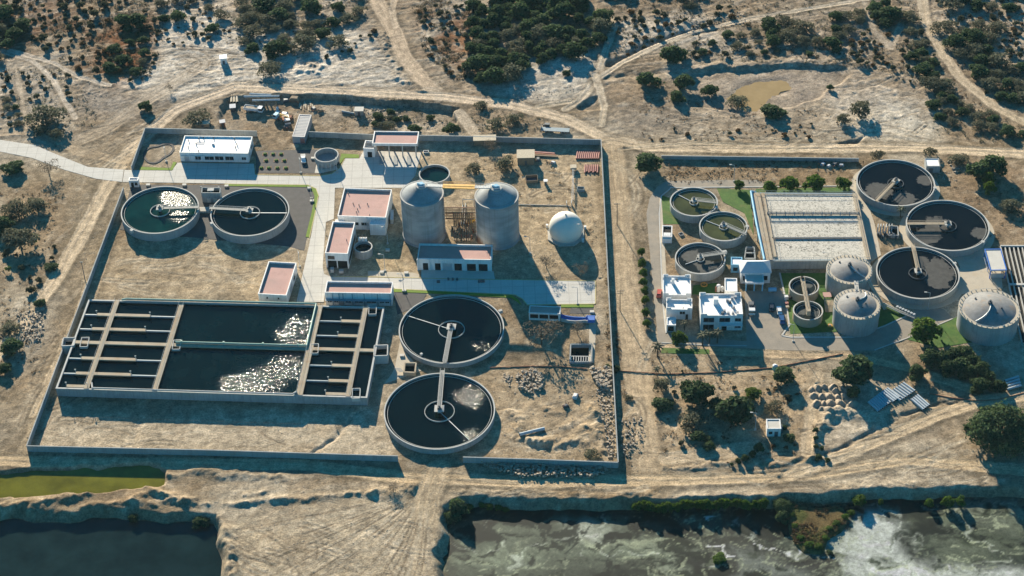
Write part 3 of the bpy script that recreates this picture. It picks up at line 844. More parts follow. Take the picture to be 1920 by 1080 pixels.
# ------------------------------------------------------------------ round settling tanks
LAMP = []
def clarifier(label, cx, cy, hw, h, wm, bridge, well=.0, arm=None, ruff=(), scum=None, depth=.7, group=None, zb=-.4, wallm='concrete', boxes=(), truss=True, name='settling_tank', launder=True, plat=1.0, wallw=.35, deck='bridgedeck', glint=.12):
    c = U(cx, cy, h); R = hw * mpp(cx, cy, h)
    flatten_disc(c, R + 1)
    c.z = 0
    root = thing(name, label, 'tank', c.copy(), group)
    MB().lathe(c, [(R - wallw, zb), (R, zb), (R, h - .25), (R + .12, h - .25), (R + .12, h), (R - wallw, h), (R - wallw, zb)], 96).build('tank_wall', wallm, root, True)
    MB().lathe(c, [(R - wallw + .02, h + .002), (R + .06, h + .002), (R + .06, h + .05), (R - wallw + .02, h + .05), (R - wallw + .02, h + .002)], 96).build('rim', 'rim', root)
    rf = [(c.x + a * R, c.y + b * R, r * R) for a, b, r in ruff]
    sc = (scum[0], [(c.x + a * R, c.y + b * R, r * R) for a, b, r in scum[1]]) if scum else None
    m = water('tank_water', wm, rf, sc, glint=glint)
    wt = MB().disc(c, R - wallw + .01, h - depth, 96).build('water', m, root)
    if launder:
        MB().ring(c, R - wallw - .7, R - wallw - .82, h - depth - .3, h - depth + .22, 96).build('overflow_weir', 'rim', root)
    if well:
        MB().ring(c, well, well - .18, h - depth - .5, h - depth + .45, 48).build('feed_well', 'rim' if deck == 'bridgedeck' else 'steel_dark', root)
    if bridge:
        e = U(*bridge, h + .5)
        d = Vector((e.x - c.x, e.y - c.y, 0)); L = d.length; d.normalize()
        n = Vector((-d.y, d.x, 0))
        zt = h + .75
        tip = c + d * L; tip.z = zt
        o = c - d * .8; o.z = zt
        s = plat
        MB().bar(o, tip, 1.1 * s, .22).build('bridge_deck', deck, root)
        for k in (-1, 1):
            hr = MB()
            a, b = o + n * k * .55 * s, tip + n * k * .55 * s
            a.z = b.z = zt + 1.0
            hr.bar(a, b, .1, .1)
            a2, b2 = a.copy(), b.copy(); a2.z = b2.z = zt + .5
            hr.bar(a2, b2, .06, .06)
            q = max(3, int(L / 2))
            for i in range(q + 1):
                p = a + (b - a) * (i / q)
                hr.bar(p, Vector((p.x + .01, p.y, zt)), .08, .08)
            hr.build('handrail', 'rim' if deck == 'bridgedeck' else deck, root)
        pl = MB()
        pl.box((c.x, c.y, h - depth - 1), .9 * s, .9 * s, depth + 1.5)
        pl.build('centre_column', 'concrete', root)
        pf = MB().box((c.x, c.y, zt + .01), 2.5 * s, 2.5 * s, .16, math.atan2(d.y, d.x)).build('drive_platform', 'rim', root)
        dr = MB().box((c.x, c.y, zt + .18), 1.1 * s, .9 * s, .9, math.atan2(d.y, d.x))
        dr.tube((c.x, c.y, zt + 1.0), (c.x, c.y, zt + 1.6), .25 * s, 8)
        dr.build('drive_motor', 'steel_dark', root)
    if arm is not None:
        e = U(*arm, h - depth)
        a = Vector((c.x, c.y, h - depth + .25)); b = Vector((e.x, e.y, h - depth + .25))
        MB().bar(a, b, .22, .2).build('skimmer_arm', 'steel', root)
    for bx, by, sx, sy in boxes:
        p = U(bx, by, h)
        q = MB().box((p.x, p.y, h - 1.2), sx, sy, 1.28, math.atan2(p.y - c.y, p.x - c.x))
        q.build('outlet_box', 'rim', root)
    return root, c, R

DEEP, BLACK = (.002, .011, .011), (.0018, .006, .007)
INK = (.004, .005, .006)
G1 = 'round settling tanks of the left plant'
clarifier('round concrete tank of dark green water with bright sun glare, nearest the gatehouse', 300, 393, 72.5, 3.6, (.003, .026, .022), (373, 389), 3.7, None,
          [(.38, .55, .7), (.5, -.25, .4)], group=G1, glint=.30, boxes=[(247, 431, 1.2, 1.2)])
clarifier('round concrete tank of still dark water, second from the gatehouse', 468.5, 397, 73.5, 3.6, BLACK, (393, 391), 3.7, (538, 400), [], group=G1, boxes=[(397, 418, 1.2, 1.2)])
clarifier('large round tank of black water just below the concrete road, its bridge pointing down', 846.5, 616, 98.5, 1.9, BLACK, (834, 682), 4.6, (762, 592), [(.55, -.45, .36)], group=G1, plat=1.25, boxes=[(938, 582, 1.4, 1.0), (790, 663, .8, .8)])
clarifier('largest round tank, lowest in the left plant at the gap in the south wall', 824, 769.5, 104, 2.2, BLACK, (830, 695), 5.0, (880, 826), [(.55, .35, .6), (.55, -.6, .38)], group=G1, plat=1.3)
G2 = 'round settling tanks of the right plant'
OL = (.065, .07, .028)
clarifier('round tank of olive water on the lawn, farthest up in the right plant', 1301, 378, 44.5, 3.3, OL, (1344, 381), 1.6, (1268, 364), [], group=G2, plat=.8, boxes=[(1343, 388, 1.2, .9)])
clarifier('round tank of olive green water in the middle of the row of three small tanks', 1356.5, 424, 45, 3.4, OL, (1399, 441), 1.6, (1320, 413), [], group=G2, plat=.8, boxes=[(1401, 424, 1.2, .9)])
clarifier('round tank of grey black crusted water, lowest of the three small tanks in a row', 1313, 484, 47, 3.4, (.02, .022, .02), (1362, 475), 1.5, (1285, 496), [], ((.07, .07, .065), [(-.3, .2, .5), (.2, -.5, .5)]), group=G2, plat=.8, boxes=[(1359, 471, 1.4, 1.0)])
SC_ = (.085, .080, .072)
clarifier('large round black tank with a grey scum wedge by its bridge, beside the tool shed', 1679.5, 342, 72.5, 3.0, INK, (1643, 378), 3.0, None, [], (SC_, [(-.5, -.3, .42), (.12, -.62, .36), (.78, .1, .26)]), group=G2, deck='concrete_warm', zb=-1, boxes=[(1753, 352, 1.3, .9)])
clarifier('large round black tank with brown bridge pointing left, rightmost of the three large tanks', 1777, 422, 77, 3.0, INK, (1701, 420), 3.2, None, [], (SC_, [(-.55, -.35, .38), (-.25, .1, .36), (.75, -.3, .26)]), group=G2, deck='concrete_warm', zb=-1, boxes=[(1843, 453, 1.2, .9)])
clarifier('large round black tank with grey scum on its right half, beside the domed tanks', 1721, 511, 77, 3.0, INK, (1711, 462), 3.2, None, [], (SC_, [(.5, .15, .5), (.45, -.25, .42), (.2, .5, .2)]), group=G2, deck='concrete_warm', zb=-1, boxes=[(1790, 493, 1.2, .9)])
# pale walkways round the three large tanks
for cx, cy, hw in ((1679.5, 342, 72.5), (1777, 422, 77), (1721, 511, 77)):
    c = U(cx, cy, 3.0); c.z = 0; R = hw * mpp(cx, cy, 3.0)
    struct(MB().ring(c, R + 2.2, R + .02, -.4, .075 + .004 * (cx > 1700), 72), 'ring_path', 'path')

# twin thickeners with one shared bridge
for lab, cx, cy, sc in (('upper of the two small thickener tanks joined by a brown bridge on the lawn', 1507.5, 536, [(.3, .4, .5)]), ('lower of the two small thickener tanks joined by a brown bridge on the lawn', 1515, 582, [(-.3, .2, .5), (.5, -.2, .4)])):
    clarifier(lab, cx, cy, 27.8, 3.6, (.018, .022, .02), None, 0, None, [], ((.085, .09, .085), sc), .9, 'twin thickener tanks', wallm='concrete_warm', name='thickener_tank')
a, b = U(1504, 521, 4.6), U(1516, 585, 4.6)
r = thing('footbridge', 'brown footbridge across both small thickener tanks on the lawn', 'footbridge', V3(a, 3.6))
MB().bar(a, b, 1.3, .3).build('deck', 'concrete_warm', r)
hr = MB()
n = Vector((a.y - b.y, b.x - a.x, 0)).normalized() * .65
for k in (-1, 1):
    hr.bar(a + n * k + Vector((0, 0, 1)), b + n * k + Vector((0, 0, 1)), .1, .1)
    for i in range(8):
        p = a + (b - a) * (i / 7) + n * k
        hr.bar(p + Vector((0, 0, 1)), p, .09, .09)
hr.build('handrail', 'concrete_warm', r)
MB().box((a.x, a.y, 3.5), .9, .9, 1.6).build('drive_unit', 'dark', r)
MB().box((b.x, b.y, 3.5), 1.3, 1.3, 2.0).build('drive_unit', 'concrete_warm', r)

# ------------------------------------------------------------------ big rectangular aeration basin (left)
HB = 3.5
TL, TR, BR, BL = [U(x, y, HB) for x, y in ((167, 562.5), (719, 577), (687, 745), (106, 727.5))]
def Q(s, t, z=HB, off=None):
    p = (TL * (1 - s) + TR * s) * (1 - t) + (BL * (1 - s) + BR * s) * t
    return Vector((p.x, p.y, z))
w, m = area([(160, 555), (725, 572), (692, 758), (98, 742)], 2, False)
Z[w] = Z[w] * (1 - m) - .2 * m
B = thing('aeration_basin', 'huge rectangular concrete basin of dark water divided by walkways, in the lower left', 'basin', V3(Q(.5, .5), 0))
mb = MB()
for p, q in ((Q(0, 0), Q(1, 0)), (Q(1, 0), Q(1, 1)), (Q(1, 1), Q(0, 1)), (Q(0, 1), Q(0, 0))):
    d = (q - p).normalized()
    mb.bar(p - d * .2, q - d * .2, .4, HB + .5)
mb.build('basin_wall', 'concrete', B)
mb = MB()
for p, q in ((Q(0, 0), Q(1, 0)), (Q(1, 0), Q(1, 1)), (Q(1, 1), Q(0, 1)), (Q(0, 1), Q(0, 0))):
    d = (q - p).normalized()
    p, q = V3(p, HB + .06), V3(q, HB + .06)
    mb.bar(p - d * .3, q - d * .3, .62, .06)
mb.build('coping', 'rim', B)
s1, s2, s3, s4 = .097, .319, .785, .941
P = lambda s, t: tuple(Q(s, t)[:2])
rt = 3.0
wA = water('basin_water', BLACK)
for sa, sb in ((0.003, s2), (s3, .997)):
    MB().add([Q(sa, .003, HB - .75), Q(sb, .003, HB - .75), Q(sb, .997, HB - .75), Q(sa, .997, HB - .75)], [(3, 2, 1, 0)]).build('settling_water', wA, B)
q1, q2, q3 = Q(.735, .29), Q(.66, .85), Q(.73, .70)
wB = water('aeration_water', (.002, .009, .010), [(q1.x, q1.y, 15), (q1.x + 3, q1.y - 5, 11), (q2.x, q2.y, 17), (q3.x, q3.y, 13), (Q(.57, .92).x, Q(.57, .92).y, 11)])
MB().add([Q(s2, .003, HB - .6), Q(s3, .003, HB - .6), Q(s3, .997, HB - .6), Q(s2, .997, HB - .6)], [(3, 2, 1, 0)]).build('aeration_water', wB, B)
def walk(a, b, wd, m='concrete_warm', z=HB + .16, th=.5, nm='walkway'):
    return MB().bar(V3(a, z), V3(b, z), wd, th).build(nm, m, B)
for s, wd in ((s1, 1.7), (s2, 1.7), (s3, 2.2), (s4, 1.6)):
    x = walk(Q(s, 0.0), Q(s, 1.0), wd)
    # dividing wall below it
    MB().bar(V3(Q(s, 0), HB - .3), V3(Q(s, 1), HB - .3), .35, 3.4).build('dividing_wall', 'concrete', B)
walk(Q(.003, .49), Q(s2, .49), 1.5, z=HB + .13)
walk(Q(s2, .49), Q(s3, .49), 1.6, z=HB + .13)
walk(Q(s3, .49), Q(s4, .49), 1.5, z=HB + .13)
walk(Q(s4, .49), Q(.997, .49), 1.5, z=HB + .13)
MB().bar(Q(0, .49, HB - .3), Q(1, .49, HB - .3), .35, 3.4).build('dividing_wall', 'concrete', B)
for i, t in enumerate((1 / 6, 1 / 3, 2 / 3, 5 / 6, .975)):
    if i < 4:
        MB().bar(Q(0.0, t, HB - .1), Q(s2, t, HB - .1), .45, 3.2).build('baffle_wall', 'bluesteel', B)
        MB().bar(Q(s3, t, HB - .1), Q(s4, t, HB - .1), .45, 3.2).build('baffle_wall', 'bluesteel', B)
    e0, e1 = (.045, .226) if i < 4 else (.03, .098)
    walk(Q(e0, t), Q(e1, t), 1.35, z=HB + .13)
    walk(Q(.868, t), Q(s4, t), 1.35, z=HB + .13)
    for sx in (e0, e1, .868):
        p = Q(sx, t, HB)
        k = MB().tube(p, (p.x, p.y, HB + 1.6), .09, 6)
        k.box((p.x, p.y, HB + 1.5), .5, .35, .28)
        k.build('lamp', 'rim', B)
# handrails along the long walkways
for s, wd in ((s1, 1.7), (s2, 1.7), (s3, 2.2), (s4, 1.6)):
    for k in (-1, 1):
        hr = MB()
        n = (Q(s, 1) - Q(s, 0)).normalized(); n = Vector((-n.y, n.x, 0)) * (wd / 2 - .05) * k
        a, b = Q(s, 0, HB + 1.15) + n, Q(s, 1, HB + 1.15) + n
        hr.bar(a, b, .06, .06)
        for i in range(25):
            p = a + (b - a) * (i / 24)
            hr.bar(p, p - Vector((0, 0, 1)), .05, .05)
        hr.build('handrail', 'bluesteel', B)
# air pipes round the aeration lanes
pp = MB()
pp.path([Q(s1 + .015, .0, HB + .5), Q(s1 + .03, -.012, HB + .55), Q(s3 - .012, -.012, HB + .55), Q(s3 - .012, .47, HB + .55), Q(s2 + .02, .47, HB + .55)], .34, 10)
pp.build('air_pipe', 'greenpipe', B)
pp = MB()
pp.path([Q(s1 + .012, .94, HB + .4), Q(s1 + .02, 1.0, HB + .5), Q(s3 - .02, 1.0, HB + .5), Q(s3 - .01, .97, HB + .5)], .3, 10)
pp.build('air_pipe', 'rim', B)
for s in (.36, .5, .63, .745):
    pt = Q(s, .475, HB)
    MB().tube(pt, (pt.x, pt.y, HB + 1.3), .22, 8).box((pt.x, pt.y, HB + 1.2), .6, .6, .3).build('valve', 'greenpipe', B)
for (cs, ct, sx, sy) in ((-.016, .49, 4.2, 4.2), (1.018, .49, 4.6, 5.4)):
    c = Q(cs, ct)
    k = MB()
    for dx, dy, lx, ly in ((0, sy / 2, sx, .35), (0, -sy / 2, sx, .35), (sx / 2, 0, .35, sy - .35), (-sx / 2, 0, .35, sy - .35)):
        k.box((c.x + dx, c.y + dy, -.4), lx, ly, HB + .62)
    k.build('outlet_chamber', 'rim', B)
    MB().add([(c.x - sx / 2, c.y - sy / 2, HB - 1.6), (c.x + sx / 2, c.y - sy / 2, HB - 1.6), (c.x + sx / 2, c.y + sy / 2, HB - 1.6), (c.x - sx / 2, c.y + sy / 2, HB - 1.6)], [(0, 1, 2, 3)]).build('chamber_water', wA, B)
for cs, ct in ((s2 + .025, .49), (s1 - .06, .49), (s3 + .015, .49), (s4 + .024, .965), (s4 + .024, .03)):
    c = Q(cs, ct); k = MB()
    for dx, dy, lx, ly in ((0, 2.4, 2.6, .25), (0, -2.4, 2.6, .25), (1.3, 0, .25, 4.55), (-1.3, 0, .25, 4.55)):
        k.box((c.x + dx, c.y + dy, HB - 1.2), lx, ly, 1.45)
    k.build('inlet_box', 'rim', B)

# ------------------------------------------------------------------ foam basin of the right plant
HF = 3.8
TL, TR, BR, BL = [U(x, y, HF) for x, y in ((1412, 362), (1605, 363), (1632, 487), (1436, 488))]
w, m = area([(1408, 358), (1610, 358), (1640, 505), (1430, 505)], 2, False)
Z[w] = Z[w] * (1 - m) - .2 * m
B = thing('foam_basin', 'rectangular aeration basin of churning pale foam in three lanes, middle of the right plant', 'basin', V3(Q(.5, .5), 0))
mb = MB(); mc = MB()
for p, q in ((Q(0, 0), Q(1, 0)), (Q(1, 0), Q(1, 1)), (Q(1, 1), Q(0, 1)), (Q(0, 1), Q(0, 0))):
    d = (q - p).normalized()
    mb.bar(p - d * .2, q - d * .2, .4, HF + .5)
    mc.bar(V3(p, HF + .08) - d * .3, V3(q, HF + .08) - d * .3, .6, .08)
mb.build('basin_wall', 'concrete', B); mc.build('coping', 'bluesteel', B)
z = HF - .38
MB().add([Q(.003, .003, z), Q(.997, .003, z), Q(.997, .997, z), Q(.003, .997, z)], [(3, 2, 1, 0)]).build('foam', 'foam', B)
def walk2(t, wd, zz, m='steel_dark'):
    MB().bar(Q(.10, t, zz), Q(.99, t, zz), wd, .35).build('walkway', m, B)
    dn = (Q(0, 1) - Q(0, 0)).normalized() * wd / 2
    for k in (-1, 1):
        hr = MB()
        a, b = Q(.10, t, zz + 1.05) + dn * k, Q(.99, t, zz + 1.05) + dn * k
        hr.bar(a, b, .07, .07)
        for i in range(22):
            p = a + (b - a) * (i / 21)
            hr.bar(p, p - Vector((0, 0, 1.05)), .06, .06)
        hr.build('handrail', m, B)
walk2(.315, 1.0, HF + .35)
MB().bar(Q(.08, .42, HF - .2), Q(.99, .42, HF - .2), .4, 3).build('lane_wall', 'bluesteel', B)
MB().bar(Q(.10, .675, HF + .1), Q(.99, .675, HF + .1), .6, .3).build('walkway', 'steel_dark', B)
MB().bar(Q(.08, .69, HF - .2), Q(.99, .69, HF - .2), .4, 3).build('lane_wall', 'bluesteel', B)
for i in range(11):
    for t in (.325, .68):
        p = Q(.1 + .088 * i, t, HF - 2)
        if t < .5: MB().tube(p, (p.x, p.y, HF + 1.2), .16, 6).build('post', 'bluesteel', B)
MB().bar(Q(.035, 0, HF + .2), Q(.035, 1, HF + .2), 2.4, .4).build('walkway', 'concrete_warm', B)
MB().bar(Q(.095, .0, HF + .1), Q(.095, .95, HF + .1), 1.2, 4).build('walkway', 'concrete_warm', B)
MB().bar(Q(.985, 0, HF + .2), Q(.985, 1, HF + .2), 1.5, .4).build('walkway', 'concrete_warm', B)
for s in (.012, .06, .118, .968):
    hr = MB()
    hr.bar(Q(s, 0, HF + 1.2), Q(s, 1, HF + 1.2), .07, .07)
    for i in range(16):
        p = Q(s, i / 15, HF + 1.2)
        hr.bar(p, p - Vector((0, 0, 1.1)), .06, .06)
    hr.build('handrail', 'concrete_warm', B)
for a, b in (((0.01, 0.0), (.99, 0.0)), ((.01, 1.0), (.99, 1.0))):
    hr = MB(); hr.bar(Q(*a, HF + 1.1), Q(*b, HF + 1.1), .07, .07)
    for i in range(24):
        p = Q(a[0] + (b[0] - a[0]) * i / 23, a[1], HF + 1.1); hr.bar(p, p - Vector((0, 0, 1.1)), .06, .06)
    hr.build('handrail', 'bluesteel', B)
p = thing('blue_air_pipe', 'thick pale blue pipe running down the left side of the foam basin', 'pipe', V3(Q(-.02, .5), 0))
MB().path([Q(.03, -.03, HF - .6), Q(-.02, -.01, HF + .5), Q(-.025, .5, HF + .5), Q(-.015, 1.0, HF + .5), Q(-.01, 1.03, .2)], .42, 12).build('pipe', 'bluepipe', p, True)
for t in (.1, .35, .6, .85):
    q = Q(-.025, t); MB().box((q.x, q.y, -.2), .5, .5, HF + .4).build('pipe_support', 'concrete', p)

# ------------------------------------------------------------------ digester silos
HS = 18.9
def silo(label, cx, cy, hw, lad):
    c = U(cx, cy, HS); R = hw * mpp(cx, cy, HS); c.z = 0
    flatten_disc(c, R + 1)
    r = thing('digester_silo', label, 'silo', c.copy(), 'tall concrete digester silos')
    MB().lathe(c, [(R + .25, -.5), (R + .25, .8), (R, .9), (R, HS - .8), (R + .18, HS - .8), (R + .18, HS), (R - .4, HS)], 96).build('silo_wall', 'silo', r, True)
    apex = 3.7
    MB().lathe(c, [(R - .35, HS - .05)] + [(R - .35 - (R - 1.9) * i / 6, HS - .05 + apex * (i / 6) ** .93) for i in range(1, 7)] + [(0.01, HS + apex)], 96).build('cone_roof', 'silo', r, True)
    MB().lathe(c, [(R - .35, HS + .01), (R + .1, HS + .01), (R + .1, HS + .12), (R - .35, HS + .12), (R - .35, HS + .01)], 96).build('rim', 'rim', r)
    t = HS + apex
    MB().ring(c, 2.1, .02, t - .25, t + .05, 24).build('top_platform', 'rim', r)
    k = MB().tube((c.x, c.y, t), (c.x, c.y, t + 1.1), .8, 14).tube((c.x - 1.2, c.y + .4, t), (c.x - 1.2, c.y + .4, t + .9), .35, 8).tube((c.x + 1.0, c.y - .7, t), (c.x + 1.0, c.y - .7, t + 1.3), .3, 8)
    k.build('vent', 'bluepipe', r)
    k = MB()
    for i in range(20):
        a0, a1 = 2 * math.pi * i / 20, 2 * math.pi * (i + 1) / 20
        p0 = Vector((c.x + 2.1 * math.cos(a0), c.y + 2.1 * math.sin(a0), t + 1.1)); p1 = Vector((c.x + 2.1 * math.cos(a1), c.y + 2.1 * math.sin(a1), t + 1.1))
        k.bar(p0, p1, .08, .08); k.bar(p0, p0 - Vector((0.01, 0, 1.1)), .08, .08)
    k.build('handrail', 'rim', r)
    a = lad
    x, y = c.x + (R + .5) * math.cos(a), c.y + (R + .5) * math.sin(a)
    tx, ty = -math.sin(a) * .35, math.cos(a) * .35
    k = MB()
    for sg in (-1, 1): k.bar((x + sg * tx, y + sg * ty, HS + .9), (x + sg * tx + .01, y + sg * ty, 0), .1, .1)
    for i in range(32): k.bar((x - tx, y - ty, .5 + .6 * i), (x + tx, y + ty, .5 + .6 * i), .08, .08)
    for i in range(8):
        zc = 2.4 + 2.2 * i
        k.bar((x, y, zc), (c.x + R * math.cos(a), c.y + R * math.sin(a), zc), .1, .1)
    k.build('ladder', 'rust', r)
    return r, c, R
sA = silo('tall grey concrete silo with a conical top, the one nearer the big pink roofed hall', 791, 363, 40.5, -.35)
sB = silo('tall grey concrete silo with a conical top, the one nearer the white gas holder', 931, 367, 40.8, math.pi + .3)
cA, cB = sA[1], sB[1]
tz = HS + 3.85
d = (cB - cA).normalized()
r = thing('silo_bridge', 'yellow walkway bridging the tops of the two tall silos', 'footbridge', V3((cA + cB) / 2, HS))
L = (cB - cA).length
def at(k, z=tz): return V3(cA + d * L * k, z)
n = Vector((-d.y, d.x, 0))
for nm, a, b, m, wd in (('grating_deck', .075, .285, 'steel', 1.3), ('yellow_deck', .285, .715, 'yellow', 2.5), ('grating_deck', .715, .925, 'steel', 1.3)):
    MB().bar(at(a), at(b), wd, .35).build(nm, m, r)
    hr = MB()
    for k in (-1, 1):
        o = n * k * wd / 2
        hr.bar(at(a, tz + 1.1) + o, at(b, tz + 1.1) + o, .1, .1)
        hr.bar(at(a, tz + .55) + o, at(b, tz + .55) + o, .08, .08)
        for i in range(7):
            p = at(a + (b - a) * i / 6, tz + 1.1) + o
            hr.bar(p, p - Vector((0.01, 0, 1.1)), .1, .1)
    hr.build('handrail', 'yellow' if m == 'yellow' else 'rim', r)
MB().bar(at(.285, tz - .35), at(.715, tz - .35), .9, .5).build('girder', 'yellow', r)
# pipe rack at their feet
c0 = U(866, 430, 0)
r = thing('pipe_rack', 'rusty steel rack of pipes and valves standing between the two silos', 'pipe rack', c0.copy())
k = MB(); pr = MB(); pw = MB(); pv = MB()
rr = random.Random(3)
for x in (838, 850, 862, 874, 886):
    for y in (408, 420):
        p = U(x, y, 0); k.bar(V3(p, 5), V3(p, 0) + Vector((.01, 0, 0)), .25, .25)
for y in (408, 420):
    for z in (2.5, 5): k.bar(U(836, y, 0) + Vector((0, 0, z)), U(889, y + .6, 0) + Vector((0, 0, z)), .22, .22)
for x in (838, 850, 862, 874, 886):
    for z in (2.5, 5): k.bar(U(x, 408, 0) + Vector((0, 0, z)), U(x, 420, 0) + Vector((0, 0, z)), .2, .2)
k.build('rack_frame', 'rust', r)
for i in range(9):
    y = 408.5 + 1.35 * i
    z = (2.6, 5.15)[i % 2]
    pr.tube(U(834, y, 0) + Vector((0, 0, z)), U(891, y + .6, 0) + Vector((0, 0, z)), .18, 8)
for i in range(10):
    x = 852 + 3.6 * i
    pr.path([U(x, 416, 0) + Vector((0, 0, 4.2)), U(x, 421, 0) + Vector((0, 0, 4.2)), U(x, 421, 0) + Vector((0, 0, 1.2)), U(x + rr.uniform(-1, 2), 456, 0) + Vector((0, 0, 1.2))], rr.choice((.13, .2, .26)), 8)
pr.build('pipe_bundle', 'wood', r)
for i in range(26):
    p = U(850 + rr.random() * 40, 424 + rr.random() * 26, 0)
    MB().box((p.x, p.y, .0), .35, .35, rr.uniform(.9, 2.1), rr.random()).build('valve', 'rust', r)
for x in (868, 873):
    pw.path([U(x, 383, 0) + Vector((0, 0, .4)), U(x - 3, 425, 0) + Vector((0, 0, .4)), U(x - 3, 425, 0) + Vector((0, 0, 2.2))], .2, 8)
pw.path([U(868, 386, 0) + Vector((0, 0, 3)), U(889, 386, 0) + Vector((0, 0, 3))], .15, 8)
for p in ((868, 386), (889, 386), (868, 412)): pw.tube(U(*p, 0), U(*p, 0) + Vector((0, 0, 3.2)), .15, 8)
pw.build('white_pipe', 'rim', r)
k = MB()
for x, y in ((884, 417), (888, 414), (880, 418)): k.box(tuple(U(x, y, 0)), 1.0, .8, 1.6, .3)
k.build('control_box', 'yellow', r)
sg = U(855, 425, 0)
struct(MB().prism(wpts([(846, 424), (856, 424), (860, 441), (850, 441)]), -.4, .04), 'inspection_pit', 'dark')

# gas holder
c = U(1061, 440.5, 0); R = 31.6 * mpp(1061, 430, 0); c.z = 0
flatten_disc(c, R * 1.4)
r = thing('gas_holder', 'white spherical gas holder dome on an octagonal concrete pad', 'gas holder', c.copy())
MB().lathe(c, [(0.01, -.4), (R * 1.16, -.4), (R * 1.16, .45), (0.01, .45)], 8, math.pi / 8).build('pad', 'concrete_new', r)
zc = R * .52
prof = []
a0 = math.asin(-(zc - .45) / R)
for i in range(33):
    a = a0 + (math.pi / 2 - a0) * i / 32
    prof.append((max(.001, R * math.cos(a)), zc + R * math.sin(a)))
MB().lathe(c, prof, 96).build('membrane', 'membrane', r, True)
MB().lathe(c, [(R * .965, .45), (R * .965, .75), (R * .93, .75)], 64).build('anchor_ring', 'rim', r)
MB().tube((c.x, c.y, zc + R - .05), (c.x, c.y, zc + R + .25), .3, 10).build('vent', 'steel_dark', r)
for px in ((1026, 425), (1097, 428), (1093, 452)):
    p = U(*px, .3); MB().box((p.x, p.y, 0), .9, .9, 1.3).build('valve_box', 'white', r)

# ------------------------------------------------------------------ small round tanks
def bowl(label, cx, cy, hw, h, depth, wm, m='concrete', name='round_tank', legs=0, extra=None):
    c = U(cx, cy, h); R = hw * mpp(cx, cy, h); c.z = 0
    flatten_disc(c, R + .6)
    r = thing(name, label, 'tank', c.copy())
    z0 = -.4 if not legs else 1.2
    MB().lathe(c, [(R, z0), (R, h), (R - .35, h), (R - .35, h - depth - .5)], 64).build('tank_wall', m, r, True)
    MB().lathe(c, [(R - .37, h + .002), (R + .05, h + .002), (R + .05, h + .06), (R - .37, h + .06), (R - .37, h + .002)], 64).build('rim', 'rim', r)
    MB().disc(c, R - .34, h - depth, 64).build('water', water('still_water', wm), r)
    if legs:
        MB().lathe(c, [(0.01, z0), (R, z0)], 48).build('tank_floor', m, r)
        for i in range(legs):
            a = 2 * math.pi * i / legs
            MB().box((c.x + (R - .5) * math.cos(a), c.y + (R - .5) * math.sin(a), -.3), .5, .5, 1.55, a).build('leg', m, r)
    return r, c, R
r, c, R = bowl('deep empty round concrete tank standing on legs beside the parked pickup', 612, 290.5, 22.6, 3.4, 2.6, (.004, .01, .012), legs=8)
k = MB()
for i in range(5):
    a = -math.pi / 2 - .7 + .35 * i
    k.bar((c.x + (R + .1) * math.cos(a), c.y + (R + .1) * math.sin(a), 2.2), (c.x + (R + .1) * math.cos(a), c.y + (R + .1) * math.sin(a) - 1.6, .3), .3, .25)
k.build('overflow_chute', 'rim', r)
struct(MB().prism(wpts([(594, 305), (628, 310), (634, 317), (600, 325), (590, 324)]), -.4, .06), 'tank_apron', 'pave')
bowl('plain round concrete tank of dark water behind the left silo', 814.5, 325.5, 29, 2.2, 1.0, (.004, .022, .022))
r, c, R = bowl('small round concrete tank with a pump rail tucked behind the pink roofed block', 681, 462.5, 17.2, 3.4, 1.2, (.005, .008, .009))
for i in range(3):
    p = U(674 + 6 * i, 450.5, 3.5)
    MB().box((p.x, p.y, 3.2), .9, .8, 1.5).build('pump', 'white', r)
    MB().tube((p.x, p.y, 4.7), (p.x, p.y, 6.0), .12, 6).build('pump_stem', 'steel_dark', r)

